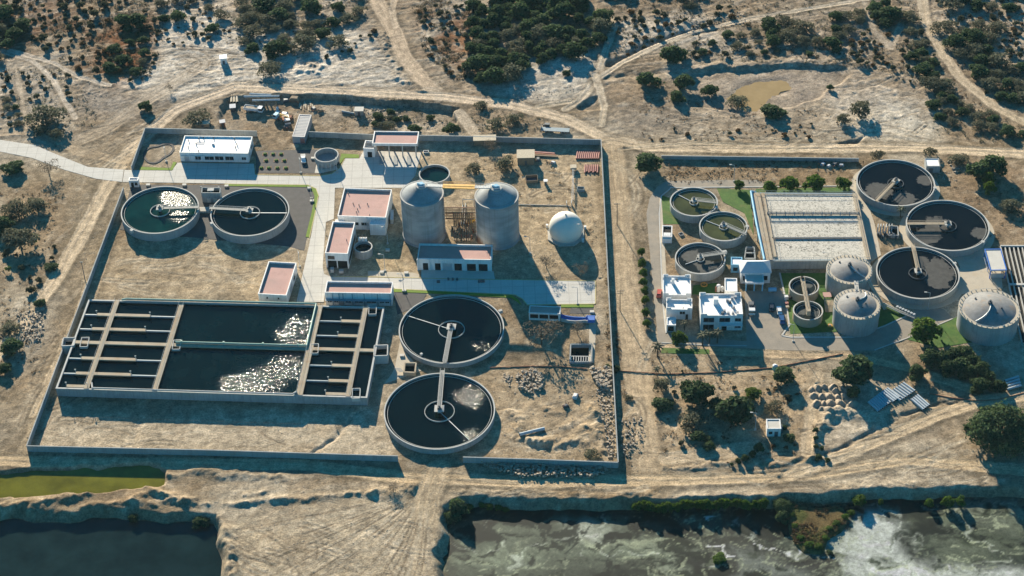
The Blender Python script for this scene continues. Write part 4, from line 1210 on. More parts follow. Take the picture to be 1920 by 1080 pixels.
# domed digesters
def domed(label, cx, cy, hw, h, rise, curve):
    c = U(cx, cy, h); R = hw * mpp(cx, cy, h); c.z = 0
    flatten_disc(c, R + 1)
    r = thing('domed_digester', label, 'tank', c.copy(), 'domed digester tanks of the right plant')
    MB().lathe(c, [(R, -.6), (R, h * .55), (R + .12, h * .55), (R + .12, h), (R - 1.2, h)], 96).build('tank_wall', 'concrete', r, True)
    MB().lathe(c, [(R - 1.2, h + .002), (R + .2, h + .002), (R + .2, h + .16), (R - 1.2, h + .16), (R - 1.2, h + .002)], 96).build('rim_walkway', 'path', r)
    ri = R - 1.1
    dz_ = lambda q: rise * (1 - q ** 1.7)
    MB().lathe(c, [(ri * (1 - i / 14), h + .1 + dz_(1 - i / 14)) for i in range(14)] + [(.001, h + .1 + rise)], 72).build('dome_roof', 'dome', r, True)
    t = h + .1 + rise
    MB().tube((c.x, c.y, t - .3), (c.x, c.y, t + .8), .75, 12).tube((c.x, c.y, t + .8), (c.x, c.y, t + 1.5), .3, 8).build('gas_outlet', 'steel_dark', r)
    for a, q in ((2.4, .62), (-.5, .45), (-1.2, .5)):
        x, y = c.x + ri * q * math.cos(a), c.y + ri * q * math.sin(a)
        MB().tube((x, y, h + dz_(q) - .1), (x, y, h + dz_(q) + .6), .32, 10).build('hatch', 'steel_dark', r)
    st = MB()
    for i in range(34):
        a = 2 * math.pi * i / 34
        MB().box((c.x + (R - .2) * math.cos(a), c.y + (R - .2) * math.sin(a), h + .15), .28, .28, .45, a).build('parapet_post', 'rim', r)
    hr = MB()
    for i in range(68):
        a0, a1 = 2 * math.pi * i / 68, 2 * math.pi * (i + 1) / 68
        hr.bar((c.x + (R - .2) * math.cos(a0), c.y + (R - .2) * math.sin(a0), h + .75), (c.x + (R - .2) * math.cos(a1), c.y + (R - .2) * math.sin(a1), h + .75), .07, .07)
    hr.build('handrail', 'rim', r)
    pts = []
    for i in range(13):
        q = i / 12
        a = curve[0] + (curve[1] - curve[0]) * q
        rr_ = ri * (.05 + .93 * q)
        pts.append(Vector((c.x + rr_ * math.cos(a), c.y + rr_ * math.sin(a), h + .35 + dz_(min(1, rr_ / ri)))))
    MB().path(pts, .22, 8).build('gas_pipe', 'steel', r)
    return r, c, R
domed('domed concrete digester behind, partly hidden, between foam basin and round black tank', 1592.5, 506, 42, 8.0, 1.9, (-1.2, -.8))
domed('domed concrete digester in front, beside the twin thickener tanks', 1607, 571, 43, 8.2, 1.9, (.2, 1.0))
domed('wide domed concrete digester at the right edge, below the blue framed shed', 1855, 579, 56, 8.0, 2.3, (-1.6, -2.3))

# ------------------------------------------------------------------ flat roofed buildings
class Bld:
    def __init__(s, name, label, cat, fl, fr, bl, h, roof='pink', wall='white', par=.7, z0=0.0, group=None, open_=False, ov=0.0):
        a, b, c = U(*fl, h + z0), U(*fr, h + z0), U(*bl, h + z0)
        u = b - a; s.L = u.length; u.normalize(); v = Vector((-u.y, u.x, 0)); s.W = (c - a).dot(v)
        s.a, s.u, s.v, s.h, s.z0 = V3(a, 0), u, v, h, z0
        s.root = thing(name, label, cat, V3(a + u * s.L / 2 + v * s.W / 2, z0), group)
        xs = [s.p(0, 0), s.p(1, 0), s.p(1, 1), s.p(0, 1)]
        w = window([tuple(q[:2]) for q in xs], 3)
        m = 1 - smooth(-.5, 1.5, sdist([tuple(q[:2]) for q in xs], GX[w], GY[w]))
        Z[w] = Z[w] * (1 - m) + (z0 - .08) * m
        if not open_:
            k = MB()
            T = .22
            for (x0, y0), (x1, y1) in (((0, 0), (1, 0)), ((1, 0), (1, 1)), ((1, 1), (0, 1)), ((0, 1), (0, 0))):
                p, q = s.p(x0, y0), s.p(x1, y1)
                d = (q - p).normalized(); n = Vector((-d.y, d.x, 0)) * T / 2
                k.bar(V3(p + n + d * T * 0, h + z0), V3(q + n - d * T, h + z0), T, h + .5)
            k.build('wall', wall, s.root)
            s.roof = MB().prism([tuple(s.m(T + .002, T + .002)), tuple(s.m(s.L - T - .002, T + .002)), tuple(s.m(s.L - T - .002, s.W - T - .002)), tuple(s.m(T + .002, s.W - T - .002))], h + z0 - par - .25, h + z0 - par).build('roof', roof, s.root)
        k = MB()
        for (x0, y0), (x1, y1) in (((0, 0), (1, 0)), ((1, 0), (1, 1)), ((1, 1), (0, 1)), ((0, 1), (0, 0))):
            p, q = s.p(x0, y0), s.p(x1, y1); d = (q - p).normalized(); n = Vector((-d.y, d.x, 0)) * .12
            k.bar(V3(p + n - d * .06, h + z0 + .1), V3(q + n - d * .28, h + z0 + .1), .36, .098)
        s.cop = k.build('parapet', wall if not open_ else wall, s.root)
    def p(s, x, y): return s.a + s.u * s.L * x + s.v * s.W * y
    def m(s, x, y):
        q = s.a + s.u * x + s.v * y
        return (q.x, q.y)
    def front(s, x0, x1, za, zb, m='glass', nm='window', side='front', d=.06, frame=None):
        """opening on a wall, x as a fraction of the wall's length"""
        if side == 'front': A, B_, n = s.p(x0, 0), s.p(x1, 0), -s.v
        elif side == 'right': A, B_, n = s.p(1, x0), s.p(1, x1), s.u
        else: A, B_, n = s.p(0, x0), s.p(0, x1), -s.u
        A, B_ = A + n * d / 2, B_ + n * d / 2
        o = MB().bar(V3(A, s.z0 + zb), V3(B_, s.z0 + zb), d, zb - za).build(nm, m, s.root)
        if frame:
            k = MB(); dd = (B_ - A).normalized() * .08
            k.bar(V3(A + n * .03 - dd, s.z0 + zb + .1), V3(B_ + n * .03 + dd, s.z0 + zb + .1), .1, .1)
            k.bar(V3(A + n * .06 - dd, s.z0 + za), V3(B_ + n * .06 + dd, s.z0 + za), .2, .12)
            mid = (A + B_) / 2 + n * .03
            k.bar(V3(mid - dd / 2, s.z0 + zb - .01), V3(mid + dd / 2, s.z0 + zb - .01), .07, zb - za - .02)
            sub(k, 'frame', frame, o)
        return o
    def rib(s, x, m='white', z1=None, w=.35, d=.25):
        A = s.p(x, 0) - s.v * d / 2
        return MB().bar(V3(A - s.u * w / 2, s.z0 + (z1 or s.h)), V3(A + s.u * w / 2, s.z0 + (z1 or s.h)), d, (z1 or s.h) + .4).build('pilaster', m, s.root)
    def onroof(s, x, y, sx, sy, sz, nm, m, lift=0.0, par=.7):
        q = s.p(x, y)
        return MB().box((q.x, q.y, s.z0 + s.h - par + lift - .03), sx, sy, sz, math.atan2(s.u.y, s.u.x)).build(nm, m, s.root)
    def pipe(s, x, y, hh=.9, r=.14, par=.7):
        q = s.p(x, y); z = s.z0 + s.h - par
        return MB().tube((q.x, q.y, z - .05), (q.x, q.y, z + hh), r, 8).build('vent_pipe', 'steel_dark', s.root)

# office by the gate
b = Bld('office_building', 'long white flat roofed office beside the concrete yard, near the gate', 'building', (336.5, 286), (465, 288), (344.5, 254.5), 4.2, 'whiteroof', 'white', .4)
for x0, x1 in ((.22, .30), (.36, .49), (.51, .63), (.66, .78)): b.front(x0, x1, 1.0, 2.7, frame='white')
b.front(.90, .96, 1.2, 2.5, frame='white'); b.front(.06, .13, 0.0, 2.4, 'steel', 'door')
b.front(.2, .3, .1, 2.5, 'steel', 'door', 'right'); b.front(.6, .8, 1.2, 2.4, 'glass', 'window', 'right')
MB().bar(V3(b.p(.02, -.02), 3.0), V3(b.p(.5, -.02), 3.0), .5, .15).build('canopy', 'white', b.root)
for x, y in ((.08, .72), (.2, .55), (.22, .85), (.28, .92), (.43, .92), (.74, .88), (.80, .55), (.79, .38), (.27, .12), (.1, .35)): b.pipe(x, y, .9, .18, .4)
b.onroof(.26, .62, 3.2, 2.2, .05, 'roof_patch', 'hiproof', .035, .4); b.onroof(.45, .55, .9, .7, .7, 'air_conditioner', 'steel', 0, .4)

# big pink roofed hall
b = Bld('process_building', 'big white hall with a pink roof and stepped front, left of the tall silos', 'building', (633, 405), (723.5, 408), (641, 352.5), 6.0)
c = U(734, 394, 4); 
b.front(.13, .2, 2.0, 3.4); b.front(.28, .42, 2.0, 3.4, frame='white'); b.front(.48, .62, 2.0, 3.4, frame='white')
k = MB(); q = [b.p(.68, -.18), b.p(1.0, -.18), b.p(1.0, -.002), b.p(.68, -.002)]
k.prism([tuple(x[:2]) for x in q], -.4, 5.0); k.build('side_annex', 'white', b.root)
k = MB(); q = [b.p(-.05, -.1), b.p(.14, -.1), b.p(.14, -.003), b.p(-.05, -.003)]
k.prism([tuple(x[:2]) for x in q], -.4, 4.4); k.build('entrance_block', 'white', b.root)
for x in (.28, .6): b.rib(x, 'white', 5.9)
for x, y in ((.1, .85), (.25, .5), (.38, .45), (.37, .3), (.55, .5), (.36, .2), (.65, .1)): b.pipe(x, y, .7, .16)
b.front(.2, .35, 0, 2.6, 'steel', 'door', 'right')
k = MB(); q = b.p(1.06, .4); k.box((q.x, q.y, -.1), 1.1, 6.0, 2.2); k.build('duct', 'steel', b.root)

# two-storey block on columns
b = Bld('process_building', 'narrow pink roofed block on columns beside the concrete road, just below the big hall', 'building', (609.5, 474.5), (652, 476), (622.5, 415.5), 6.6)
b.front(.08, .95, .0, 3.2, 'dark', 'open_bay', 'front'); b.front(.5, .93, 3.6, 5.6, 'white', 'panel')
for x in (.03, .5, .97): b.rib(x, 'white', 6.4)
b.front(.1, .4, 3.8, 5.4, 'glass', 'window'); b.front(.05, .9, .8, 3, 'glass', 'window', 'right'); b.pipe(.8, .45)
k = MB()
q = b.p(.3, -.12); k.box((q.x, q.y, .0), 1.2, 1.6, 1.4); q = b.p(.7, -.14); k.box((q.x, q.y, .0), 1.6, 1.2, 1.0)
k.build('pump_set', 'steel', b.root)

# workshop
b = Bld('workshop', 'pink roofed workshop at the end of the road, beside the rectangular basin', 'building', (484, 551), (537, 554), (498.5, 490), 4.4)
b.front(.28, .33, 2.4, 3.2); b.front(.68, .73, 2.4, 3.2); b.front(.3, .5, 0, 2.8, 'steel', 'door', 'right'); b.front(.65, .8, 1, 2.4, 'glass', 'window', 'right')
b = Bld('control_building', 'long pink roofed control building right above the basin, its front in shade', 'building', (609, 548.5), (733.5, 550.5), (613.5, 527), 5.6)
for x in (.11, .21, .27, .41, .59, .79, .98): b.rib(x, 'bluesteel', 5.3, .25)
for x0, x1 in ((.03, .09), (.13, .19), (.3, .38), (.44, .56), (.62, .76), (.82, .88), (.90, .96)): b.front(x0, x1, 1.2, 2.8, frame='white')
b.front(.22, .26, 0, 2.5, 'steel', 'door')
MB().bar(V3(b.p(.0, -.12), 2.95), V3(b.p(1, -.12), 2.95), 1.2, .12).build('canopy', 'bluesteel', b.root)
# blower house
b = Bld('blower_house', 'long pink roofed blower house with open bays in front of the silos', 'building', (782.5, 485), (920.5, 487.5), (789, 457), 5.2)
for x in (.0, .16, .325, .49, .65, .81, 1.0): b.rib(x, 'white', 5.0, .5, .3)
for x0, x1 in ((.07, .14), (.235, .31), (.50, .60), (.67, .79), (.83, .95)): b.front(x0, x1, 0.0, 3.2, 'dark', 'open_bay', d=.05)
b.front(.34, .47, .0, 3.3, 'steel', 'roller_door', d=.05)
for x, y in ((.3, -.75), (.45, -.6), (.52, -.62), (.6, -.6), (.9, -.7)):
    q = b.p(x, y); 
for i, (x, y) in enumerate(((.3, -.8), (.43, -.62), (.49, -.62), (.55, -.62), (.88, -.72))):
    q = b.p(x, y); MB().box((q.x, q.y, .08), (1.2, .7, .7, .7, 2.4)[i], .8, .7, .05).build('bench', 'steel_dark', b.root)
# canopy at the headworks
b = Bld('loading_canopy', 'pink roofed open canopy on tall columns at the north wall', 'canopy', (698, 269), (782, 270), (702, 246), 6.4, open_=True)
MB().prism([tuple(b.p(x, y)[:2]) for x, y in ((.002, .005), (.998, .005), (.998, .995), (.002, .995))], 5.5, 5.9).build('roof', 'pink', b.root)
k = MB()
for (x0, y0), (x1, y1) in (((0, 0), (1, 0)), ((1, 0), (1, 1)), ((1, 1), (0, 1)), ((0, 1), (0, 0))):
    k.bar(V3(b.p(x0, y0), 6.4), V3(b.p(x1, y1), 6.4), .2, 1.0)
k.build('fascia', 'white', b.root)
for x in (.03, .36, .66, .96):
    for y in (.06, .94):
        q = b.p(x, y); MB().box((q.x, q.y, -.3), .5, .5, 5.85).build('column', 'concrete_new', b.root)
for x in (.2, .51, .81):
    q = b.p(x, -.3); MB().box((q.x, q.y, -.2), 1.6, 5.5, .55).build('loading_bay', 'concrete', b.root)
b = Bld('pump_house', 'small roofless white pump house attached left of the pink roofed canopy', 'building', (681, 278), (702, 279), (677.5, 263), 4.2, 'pave', 'white', 1.2)
b.front(.35, .75, 0, 2.6, 'dark', 'door')
# gatehouse
b = Bld('gatehouse', 'small white gatehouse beside the entrance road, above the glaring round tank', 'building', (241, 338.5), (258.5, 338.5), (242.5, 333), 3.2, 'whiteroof', 'white', .3)
b.front(.2, .5, 0, 2.3, 'glass', 'door'); b.front(.6, .9, 1, 2.3)
# pump shed by the blue flume
b = Bld('pump_shed', 'low shed with a faded pink roof beside the bright blue flume', 'building', (991.5, 586.5), (1050, 589), (995, 573), 3.2, par=.15)
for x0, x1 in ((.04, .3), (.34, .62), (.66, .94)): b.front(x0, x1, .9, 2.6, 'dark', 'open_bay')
r = thing('water_flume', 'bright blue flume with white edges leading right from the low pump shed', 'flume', U(1080, 597, 0))
FL = 1.2
up = [(1052, 589.5), (1062, 592), (1076, 594), (1098, 595), (1101, 591.5), (1116, 592)]
dn = [(1116, 601), (1100, 601), (1098, 600), (1080, 601.5), (1066, 600.5), (1052, 597)]
MB().prism(wpts(up + dn, FL), -.3, FL - .5).build('channel', 'bluepaint', r)
for nm, ln in (('edge', up), ('edge', dn)):
    k = MB()
    for p, q in zip(ln, ln[1:]): k.bar(U(*p, FL), U(*q, FL), .3, FL + .2)
    k.build(nm, 'rim' if ln is dn else 'bluepaint', r)
MB().prism(wpts([(1102, 592.5), (1115, 593), (1115, 600), (1102, 600)], 2.0), FL - .5, 2.0).build('gate_box', 'bluepaint', r)
# settling pit with grille
r = thing('sump_pit', 'square concrete sump with dark water and a white grille on its lower edge', 'pit', U(1090, 660, 0))
k = MB()
for p, q in (((1070, 645), (1110, 645)), ((1070, 645), (1068.5, 678)), ((1110, 645), (1109, 678)), ((1068.5, 678), (1109, 678))):
    k.bar(U(*p, .8), U(*q, .8), .45, 1.6)
k.build('pit_wall', 'concrete', r)
w, m = area([(1071, 646), (1109, 646), (1108, 677), (1070, 677)], .3, False)
Z[w] = Z[w] * (1 - m) - 3.0 * m
MB().prism(wpts([(1070, 645), (1110, 645), (1109, 678), (1068.5, 678)], -1.6), -2.9, -1.6).build('water', water('pit_water', DEEP), r)
k = MB()
for i in range(9):
    x = 1071 + 37 * i / 8
    k.bar(U(x, 668, .9), U(x - .3, 677.5, .9), .25, .15)
k.bar(U(1070, 667.5, .9), U(1109, 668, .9), .3, .2)
k.build('grille', 'rim', r)
# chamber between the tanks by the gate
r = thing('splitter_box', 'tall open concrete splitter box between the two tanks by the gate', 'box', U(397, 366, 0))
k = MB()
T4 = 4.6
c = [U(x, y, T4) for x, y in ((378, 361), (412, 361.5), (413, 352), (379, 351))]
for p, q in zip(c, c[1:] + c[:1]): k.bar(p, q, .35, T4 + .3)
k.bar((c[0] + c[1]) / 2, (c[2] + c[3]) / 2, .3, T4 - .1)
k.build('box_wall', 'concrete', r)
MB().prism([tuple(q[:2]) for q in c], 1, T4 - 1.4).build('water', water('box_water', DEEP), r)
q = U(395, 356, T4); MB().box((q.x, q.y, T4 + .01), 2.4, 1.6, .2).build('hatch', 'rim', r)
k = MB()
for a, b_ in ((.25, .45), (.6, .8)):
    p, q = c[0] + (c[1] - c[0]) * a, c[0] + (c[1] - c[0]) * b_
    n = Vector((0, -.25, 0)); k.bar(V3(p, 2.0) + n, V3(q, 2.0) + n, .12, 1.9)
k.build('opening', 'pave', r)
for x in (379, 412):
    q = U(x, 362, 0); MB().box((q.x, q.y - .2, -.2), .5, .5, 3.5).build('buttress', 'concrete', r)
MB().bar(U(373, 392, 1.0), U(394, 392, 1.0), 2.6, 1.2).build('link_channel', 'concrete_new', r)
r = thing('valve_chamber', 'small open concrete valve chamber between the two lowest round tanks', 'box', U(768, 690, 0))
k = MB(); c = [U(x, y, 1.6) for x, y in ((757, 697), (778, 698), (780, 680), (759, 680))]
for p, q in zip(c, c[1:] + c[:1]): k.bar(p, q, .5, 1.9)
k.build('chamber_wall', 'concrete_warm', r)
MB().prism([tuple(q[:2]) for q in c], -.3, .3).build('chamber_floor', 'dark', r)
k = MB()
for i in range(4): k.bar(U(740 + i * 2.6, 690 + i * 2, 1.2), U(752 + i * 2, 690 + i * 2, 1.2), .2, .2)
k.build('pipe', 'rim', r)

# ---------------------------------------------------------------- right plant buildings
def corner(b, s, q=.8):
    """raised white parapet corners seen on these roofs"""
    for x, y, dx, dy in ((0, 1, 1, -1), (1, 1, -1, -1), (0, 0, 1, 1), (1, 0, -1, 1)):
        k = MB()
        p = b.p(x, y) + b.u * dx * .001
        e = p + b.u * dx * s
        n = b.v * dy * .14
        k.bar(V3(p + n + b.u * dx * .3, b.h + q), V3(e + n, b.h + q), .26, q - .11)
        e = p + b.v * dy * s; n = b.u * dx * .14
        k.bar(V3(p + n, b.h + q - .004), V3(e + n, b.h + q - .004), .26, q - .115)
        k.build('raised_corner', 'white', b.root)
b = Bld('office_building', 'two storey white office with dark windows and many roof units, behind the palms', 'building', (1314, 592), (1393, 592), (1311, 551), 6.6, 'whiteroof', 'white', .5)
corner(b, 2.2)
for x0, x1, za, zb in ((.07, .32, 3.9, 5.6), (.45, .70, 3.9, 5.6), (.82, .96, 4.2, 5.4), (.82, .96, 1.2, 2.4), (.07, .32, .3, 2.5)): b.front(x0, x1, za, zb, frame='bluesteel')
b.front(.51, .63, 0, 2.3, 'glass', 'door')
MB().bar(V3(b.p(.45, -.05), 3.2), V3(b.p(1, -.05), 3.2), 1.6, .2).build('canopy', 'white', b.root)
b.onroof(.38, .62, 1.7, 1.8, 2.4, 'stair_head', 'white', 0, .5)
for i, (x, y) in enumerate(((.66, .72), (.72, .62), (.78, .80), (.86, .85), (.80, .38), (.52, .12), (.57, .22), (.66, .12), (.77, .12), (.88, .14))):
    b.onroof(x, y, .9, .75, 1.0, 'air_conditioner', 'steel_dark' if i in (1, 5) else 'greyroof', 0, .5)
b.front(.2, .3, 0, 2.3, 'steel', 'door', 'right')
b = Bld('laboratory', 'single storey white block by the street with one tall vent on its roof', 'building', (1243.5, 553), (1296, 553.5), (1241.5, 517), 4.2, 'whiteroof', 'white', .5)
corner(b, 1.9); b.onroof(.36, .66, 1.1, .9, 2.2, 'roof_hatch', 'white', 0, .5); b.onroof(.5, .85, .7, .5, .4, 'vent', 'steel_dark', 0, .5)
b = Bld('canteen', 'single storey white block by the street with a little porch at its front', 'building', (1249.5, 580), (1298, 581), (1248.5, 561), 4.4, 'whiteroof', 'white', .5)
corner(b, 1.7); b.front(.52, .72, 2.4, 3.6, frame='white'); b.front(.75, .85, 0, 2.3, 'glass', 'door'); b.pipe(.65, .2)
pr = b.root
b2 = Bld('porch', None, None, (1250, 609.5), (1267, 610), (1252, 595), 2.9, 'whiteroof', 'white', .3)
b2.front(.15, .8, .2, 2.4, 'glass'); b2.onroof(.6, .7, 1, .8, .6, 'tank', 'white', 0, .3)
for o in list(b2.root.children): o['_x'] = 1
k = MB()
# fold the porch into the lower block as its part
po = b2.root
wall = [o for o in po.children if o.name.startswith('wall')][0]
for o in list(po.children):
    off = Vector(po.location) - Vector(pr.location)
    me = o.data; me.transform(Matrix.Translation(off)); o.parent = pr
    del o['_x']
porch_wall = wall; porch_wall.name = 'porch'
bpy.data.objects.remove(po)
b = Bld('plant_room', 'little white flat roofed plant room beside two white gas cylinders', 'building', (1359.5, 546), (1382.5, 546.5), (1358, 521.5), 3.8, 'whiteroof', 'white', .3)
b.front(.1, .45, .2, 2.4, 'greyroof', 'panel'); b.front(.55, .95, .2, 2.2, 'glass', 'window')
for i, (x, sc, lab) in enumerate(((1347, 1.0, 'larger white upright gas cylinder left of the little plant room'), (1354, .7, 'smaller white upright gas cylinder touching the little plant room'))):
    q = U(x, 546, 0); g = thing('gas_cylinder', lab, 'cylinder', q)
    MB().tube((q.x, q.y, .2), (q.x, q.y, 2.6 * sc), .75 * sc, 16).lathe((q.x, q.y, 2.6 * sc), [(.75 * sc, 0), (.55 * sc, .3), (.01, .42)], 16).build('shell', 'white', g, True)
    MB().box((q.x, q.y, -.2), 1.2 * sc, 1.2 * sc, .4).build('base', 'concrete', g)
q = U(1342, 547, 0); g = thing('gas_cylinder', 'rusty brown thin gas cylinder left of the two white ones', 'cylinder', q)
MB().tube((q.x, q.y, -.1), (q.x, q.y, 2.2), .35, 12).build('shell', 'rust', g, True); MB().tube((q.x, q.y, 2.2), (q.x, q.y, 2.5), .1, 8).build('valve', 'steel_dark', g)
# hip roofed hall
z = 5.0
cs = [U(x, y, z) for x, y in ((1388, 512), (1447, 511.5), (1443.5, 488), (1384, 488))]
o = sum(cs, Vector()) / 4
r = thing('hip_roof_hall', 'white hall with a pale grey hipped roof touching the corner of the foam basin', 'building', V3(o, 0))
MB().prism([tuple((o + (c - o) * .93)[:2]) for c in cs], -.3, z - .05).build('wall', 'white', r)
rg = [o + (cs[1] - cs[0]) * k for k in (-.26, .26)]
rg = [V3(p, z + 2.4) for p in rg]
k = MB(); lo = [V3(c, z) for c in cs]
k.add(lo + [V3(c, z - .15) for c in cs] + rg, [(0, 1, 9, 8), (1, 2, 9), (2, 3, 8, 9), (3, 0, 8), (7, 6, 5, 4), (0, 4, 5, 1), (1, 5, 6, 2), (2, 6, 7, 3), (3, 7, 4, 0)])
k.build('roof', 'hiproof', r)
for x0 in (.1, .72):
    A, Bq = cs[0] + (cs[1] - cs[0]) * x0, cs[0] + (cs[1] - cs[0]) * (x0 + .16)
    n = (o - (cs[0] + cs[1]) / 2).normalized() * (.07 * (o - (cs[0] + cs[1]) / 2).length - .02)
    MB().bar(V3(A + n, 3.4), V3(Bq + n, 3.4), .1, 2).build('window', 'glass', r)
b = Bld('entrance_canopy', 'flat grey roofed canopy on blue columns in front of the hipped roof hall', 'canopy', (1398, 529.5), (1432, 530), (1397, 510), 4.2, open_=True)
MB().prism([tuple(b.p(x, y)[:2]) for x, y in ((.003, .005), (.997, .005), (.997, .995), (.003, .995))], 3.5, 3.95).build('roof', 'pave', b.root)
k = MB()
for (x0, y0), (x1, y1) in (((0, 0), (1, 0)), ((1, 0), (1, 1)), ((1, 1), (0, 1)), ((0, 1), (0, 0))): k.bar(V3(b.p(x0, y0), 4.2), V3(b.p(x1, y1), 4.2), .2, .75)
k.build('fascia', 'white', b.root)
for x in (.05, .5, .95):
    for y in (.08, .9):
        q = b.p(x, y); MB().box((q.x, q.y, -.2), .45, .45, 3.72).build('column', 'bluepipe', b.root)
k = MB()
for i in range(4):
    q = b.p(.2 + .2 * i, .9); k.box((q.x, q.y, 0), .8, .4, 2.4)
k.build('door', 'glass', b.root)
b = Bld('annex', 'small white annex with a blue fascia, at the upper left of the hipped roof hall', 'building', (1371, 496.5), (1392, 497), (1372, 482), 3.6, 'whiteroof', 'bluepipe', .2)
b.front(.2, .6, .8, 2.4)
b = Bld('switch_cabin', 'small white cabin with an open black top beside the street, between the round tanks', 'cabin', (1241.5, 443.5), (1260, 444), (1242, 423), 3.0, 'dark', 'white', .4)
b.front(.1, .9, 1.9, 2.6, 'bluepipe', 'louvre'); b.onroof(.5, .22, 2.6, 1.8, .5, 'roof_panel', 'white', 0, .4)
r = thing('pump_chamber', 'open concrete pump chamber with dark pit just above the little white annex', 'box', U(1405, 470, 0))
k = MB(); c = [U(x, y, 2.2) for x, y in ((1396, 484), (1416, 484), (1414, 463), (1399, 463))]
for p, q in zip(c, c[1:] + c[:1]): k.bar(p, q, .4, 2.5)
k.bar((c[0] + c[3]) / 2, (c[1] + c[2]) / 2, .5, .5)
k.build('chamber_wall', 'concrete', r); MB().prism([tuple(q[:2]) for q in c], -.3, .7).build('chamber_floor', 'dark', r)
r = thing('pipe_manifold', 'upright white pipes and a concrete pit between the foam basin and black tanks', 'pipes', U(1665, 432, 0))
k = MB()
for i in range(6):
    x = 1645 + i * 5.2
    k.path([U(x, 438, .3), U(x + 1, 428, 1.8), U(x + 2, 420, 1.8)], .2, 8)
    k.tube(U(x, 436, 0), U(x, 436, 0) + Vector((0, 0, 2.6 + .4 * (i % 3))), .2, 8)
k.build('pipe', 'rim', r)
for i in range(9):
    q = U(1646 + i * 4.2, 441 + (i % 3) * 3, 0); MB().box((q.x, q.y, -.2), .8, .8, 1.4 + .3 * (i % 2)).build('valve', 'steel_dark', r)
k = MB(); c = [U(x, y, 1.4) for x, y in ((1668, 440), (1685, 441), (1683, 424), (1668, 423))]
for p, q in zip(c, c[1:] + c[:1]): k.bar(p, q, .35, 1.7)
k.build('pit_wall', 'concrete', r); MB().prism([tuple(q[:2]) for q in c], -.3, .1).build('pit_floor', 'dark', r)
r = thing('pump_skid', 'small pump skid with white boxes left of the twin thickener tanks', 'pumps', U(1478, 567, 0))
for i, (x, y, s, h, m) in enumerate(((1474, 561, 1.3, 1.6, 'white'), (1483, 559, 2.0, 1.2, 'dark'), (1475, 571, 1.2, 1.0, 'redpipe'), (1476, 577, 1.2, .8, 'concrete_warm'))):
    q = U(x, y, 0); MB().box((q.x, q.y, -.1), s, s * .8, h, .2).build('pump' if i else 'cabinet', m, r)
r = thing('pump_skid', 'pale pink topped pump platform between the twin thickeners and the domed digesters', 'pumps', U(1553, 553, 0))
k = MB(); q = U(1551, 552, 1.6); k.box((q.x, q.y, 1.3), 2.8, 2.6, .25); k.build('deck', 'pink', r)
k = MB()
for dx in (-1.2, 1.2):
    for dy in (-1.1, 1.1): k.box((q.x + dx, q.y + dy, -.2), .2, .2, 1.5)
k.build('leg', 'concrete', r)
k = MB()
for i in range(7):
    x = 1546 + 2.4 * i
    k.path([U(x, 560, 1.0), U(x + 1, 572, 1.0), U(x + 2, 585, .4)], .16, 8)
k.build('pipe', 'concrete_warm', r)
r = thing('digester_footbridge', 'little concrete footbridge joining the two neighbouring domed digesters', 'footbridge', U(1605, 534, 8.1))
MB().bar(U(1605, 526, 8.35), U(1607, 546, 8.45), 1.4, .3).build('deck', 'concrete_new', r)
k = MB()
for s in (-3.5, 3.5): k.bar(U(1605 + s, 526, 9.3), U(1607 + s, 546, 9.4), .12, .12)
k.build('handrail', 'rim', r)
r = thing('stairway', 'long sloping metal stair from the rear domed digester down beside the round black tank', 'stairs', U(1640, 550, 0))
MB().bar(U(1626, 522, 7.8), U(1660, 580, .3), 1.1, .3).build('flight', 'concrete_warm', r)
k = MB()
for s in (-2.6, 2.6):
    k.bar(U(1626 + s, 522, 8.8), U(1660 + s, 580, 1.3), .1, .1)
k.build('handrail', 'rim', r)
for t in (.25, .6):
    p = U(1626, 522, 7.8).lerp(U(1660, 580, .3), t); MB().box((p.x, p.y, -.2), .3, .3, p.z).build('support', 'concrete', r)
r = thing('pipe_run', 'pale pipe run with grey valves crossing the grass beside the front domed digester', 'pipe', U(1680, 590, 0))
k = MB()
for o_ in (0, 3.2): k.path([U(1656, 568 + o_, .8), U(1690, 584 + o_, .8), U(1715, 594 + o_, .6)], .22, 8)
k.build('pipe', 'rim', r)
for i in range(7):
    q = U(1682 + i * 5.2, 579 + i * 2.4, 0); MB().box((q.x, q.y, -.1), .9, .7, 1.3, .5).build('valve', 'steel', r)
# blue framed shed and drying beds at the right edge
b = Bld('blue_frame_shed', 'shed with a dusty white roof and bright blue frame beside the dark drying beds', 'shed', (1857, 507), (1888, 506.5), (1849.5, 467), 4.0, open_=True, wall='bluepaint')
MB().prism([tuple(b.p(x, y)[:2]) for x, y in ((.006, .005), (.994, .005), (.994, .995), (.006, .995))], 3.6, 3.9).build('roof', 'pave', b.root)
for x in (.04, .96):
    for y in (.03, .36, .68, .97):
        q = b.p(x, y); MB().box((q.x, q.y, -.2), .3, .3, 3.78).build('post', 'bluepaint', b.root)
k = MB()
k.bar(V3(b.p(.1, .05), 2.0), V3(b.p(.9, .05), 2.0), .2, 2.2); k.bar(V3(b.p(-.02, 0), 1.4), V3(b.p(-.02, .9), 1.4), .12, .15)
k.build('panel', 'steel', b.root)
r = thing('drying_bed', 'row of long dark sludge drying beds between thin pale walls at the right edge', 'drying beds', U(1920, 520, 0))
e0, e1 = U(1876, 461, .6), U(1916, 640, .6)
f0, f1 = U(2060, 461, .6), U(2120, 640, .6)
MB().prism([tuple(q[:2]) for q in (e0, f0, f1, e1)], -.3, .12).build('bed', 'dark', r)
k = MB(); k2 = MB()
for i in range(24):
    t = i / 23
    k.bar(e0.lerp(f0, t), e1.lerp(f1, t), .45, .8)
k.build('bed_wall', 'concrete_new', r)
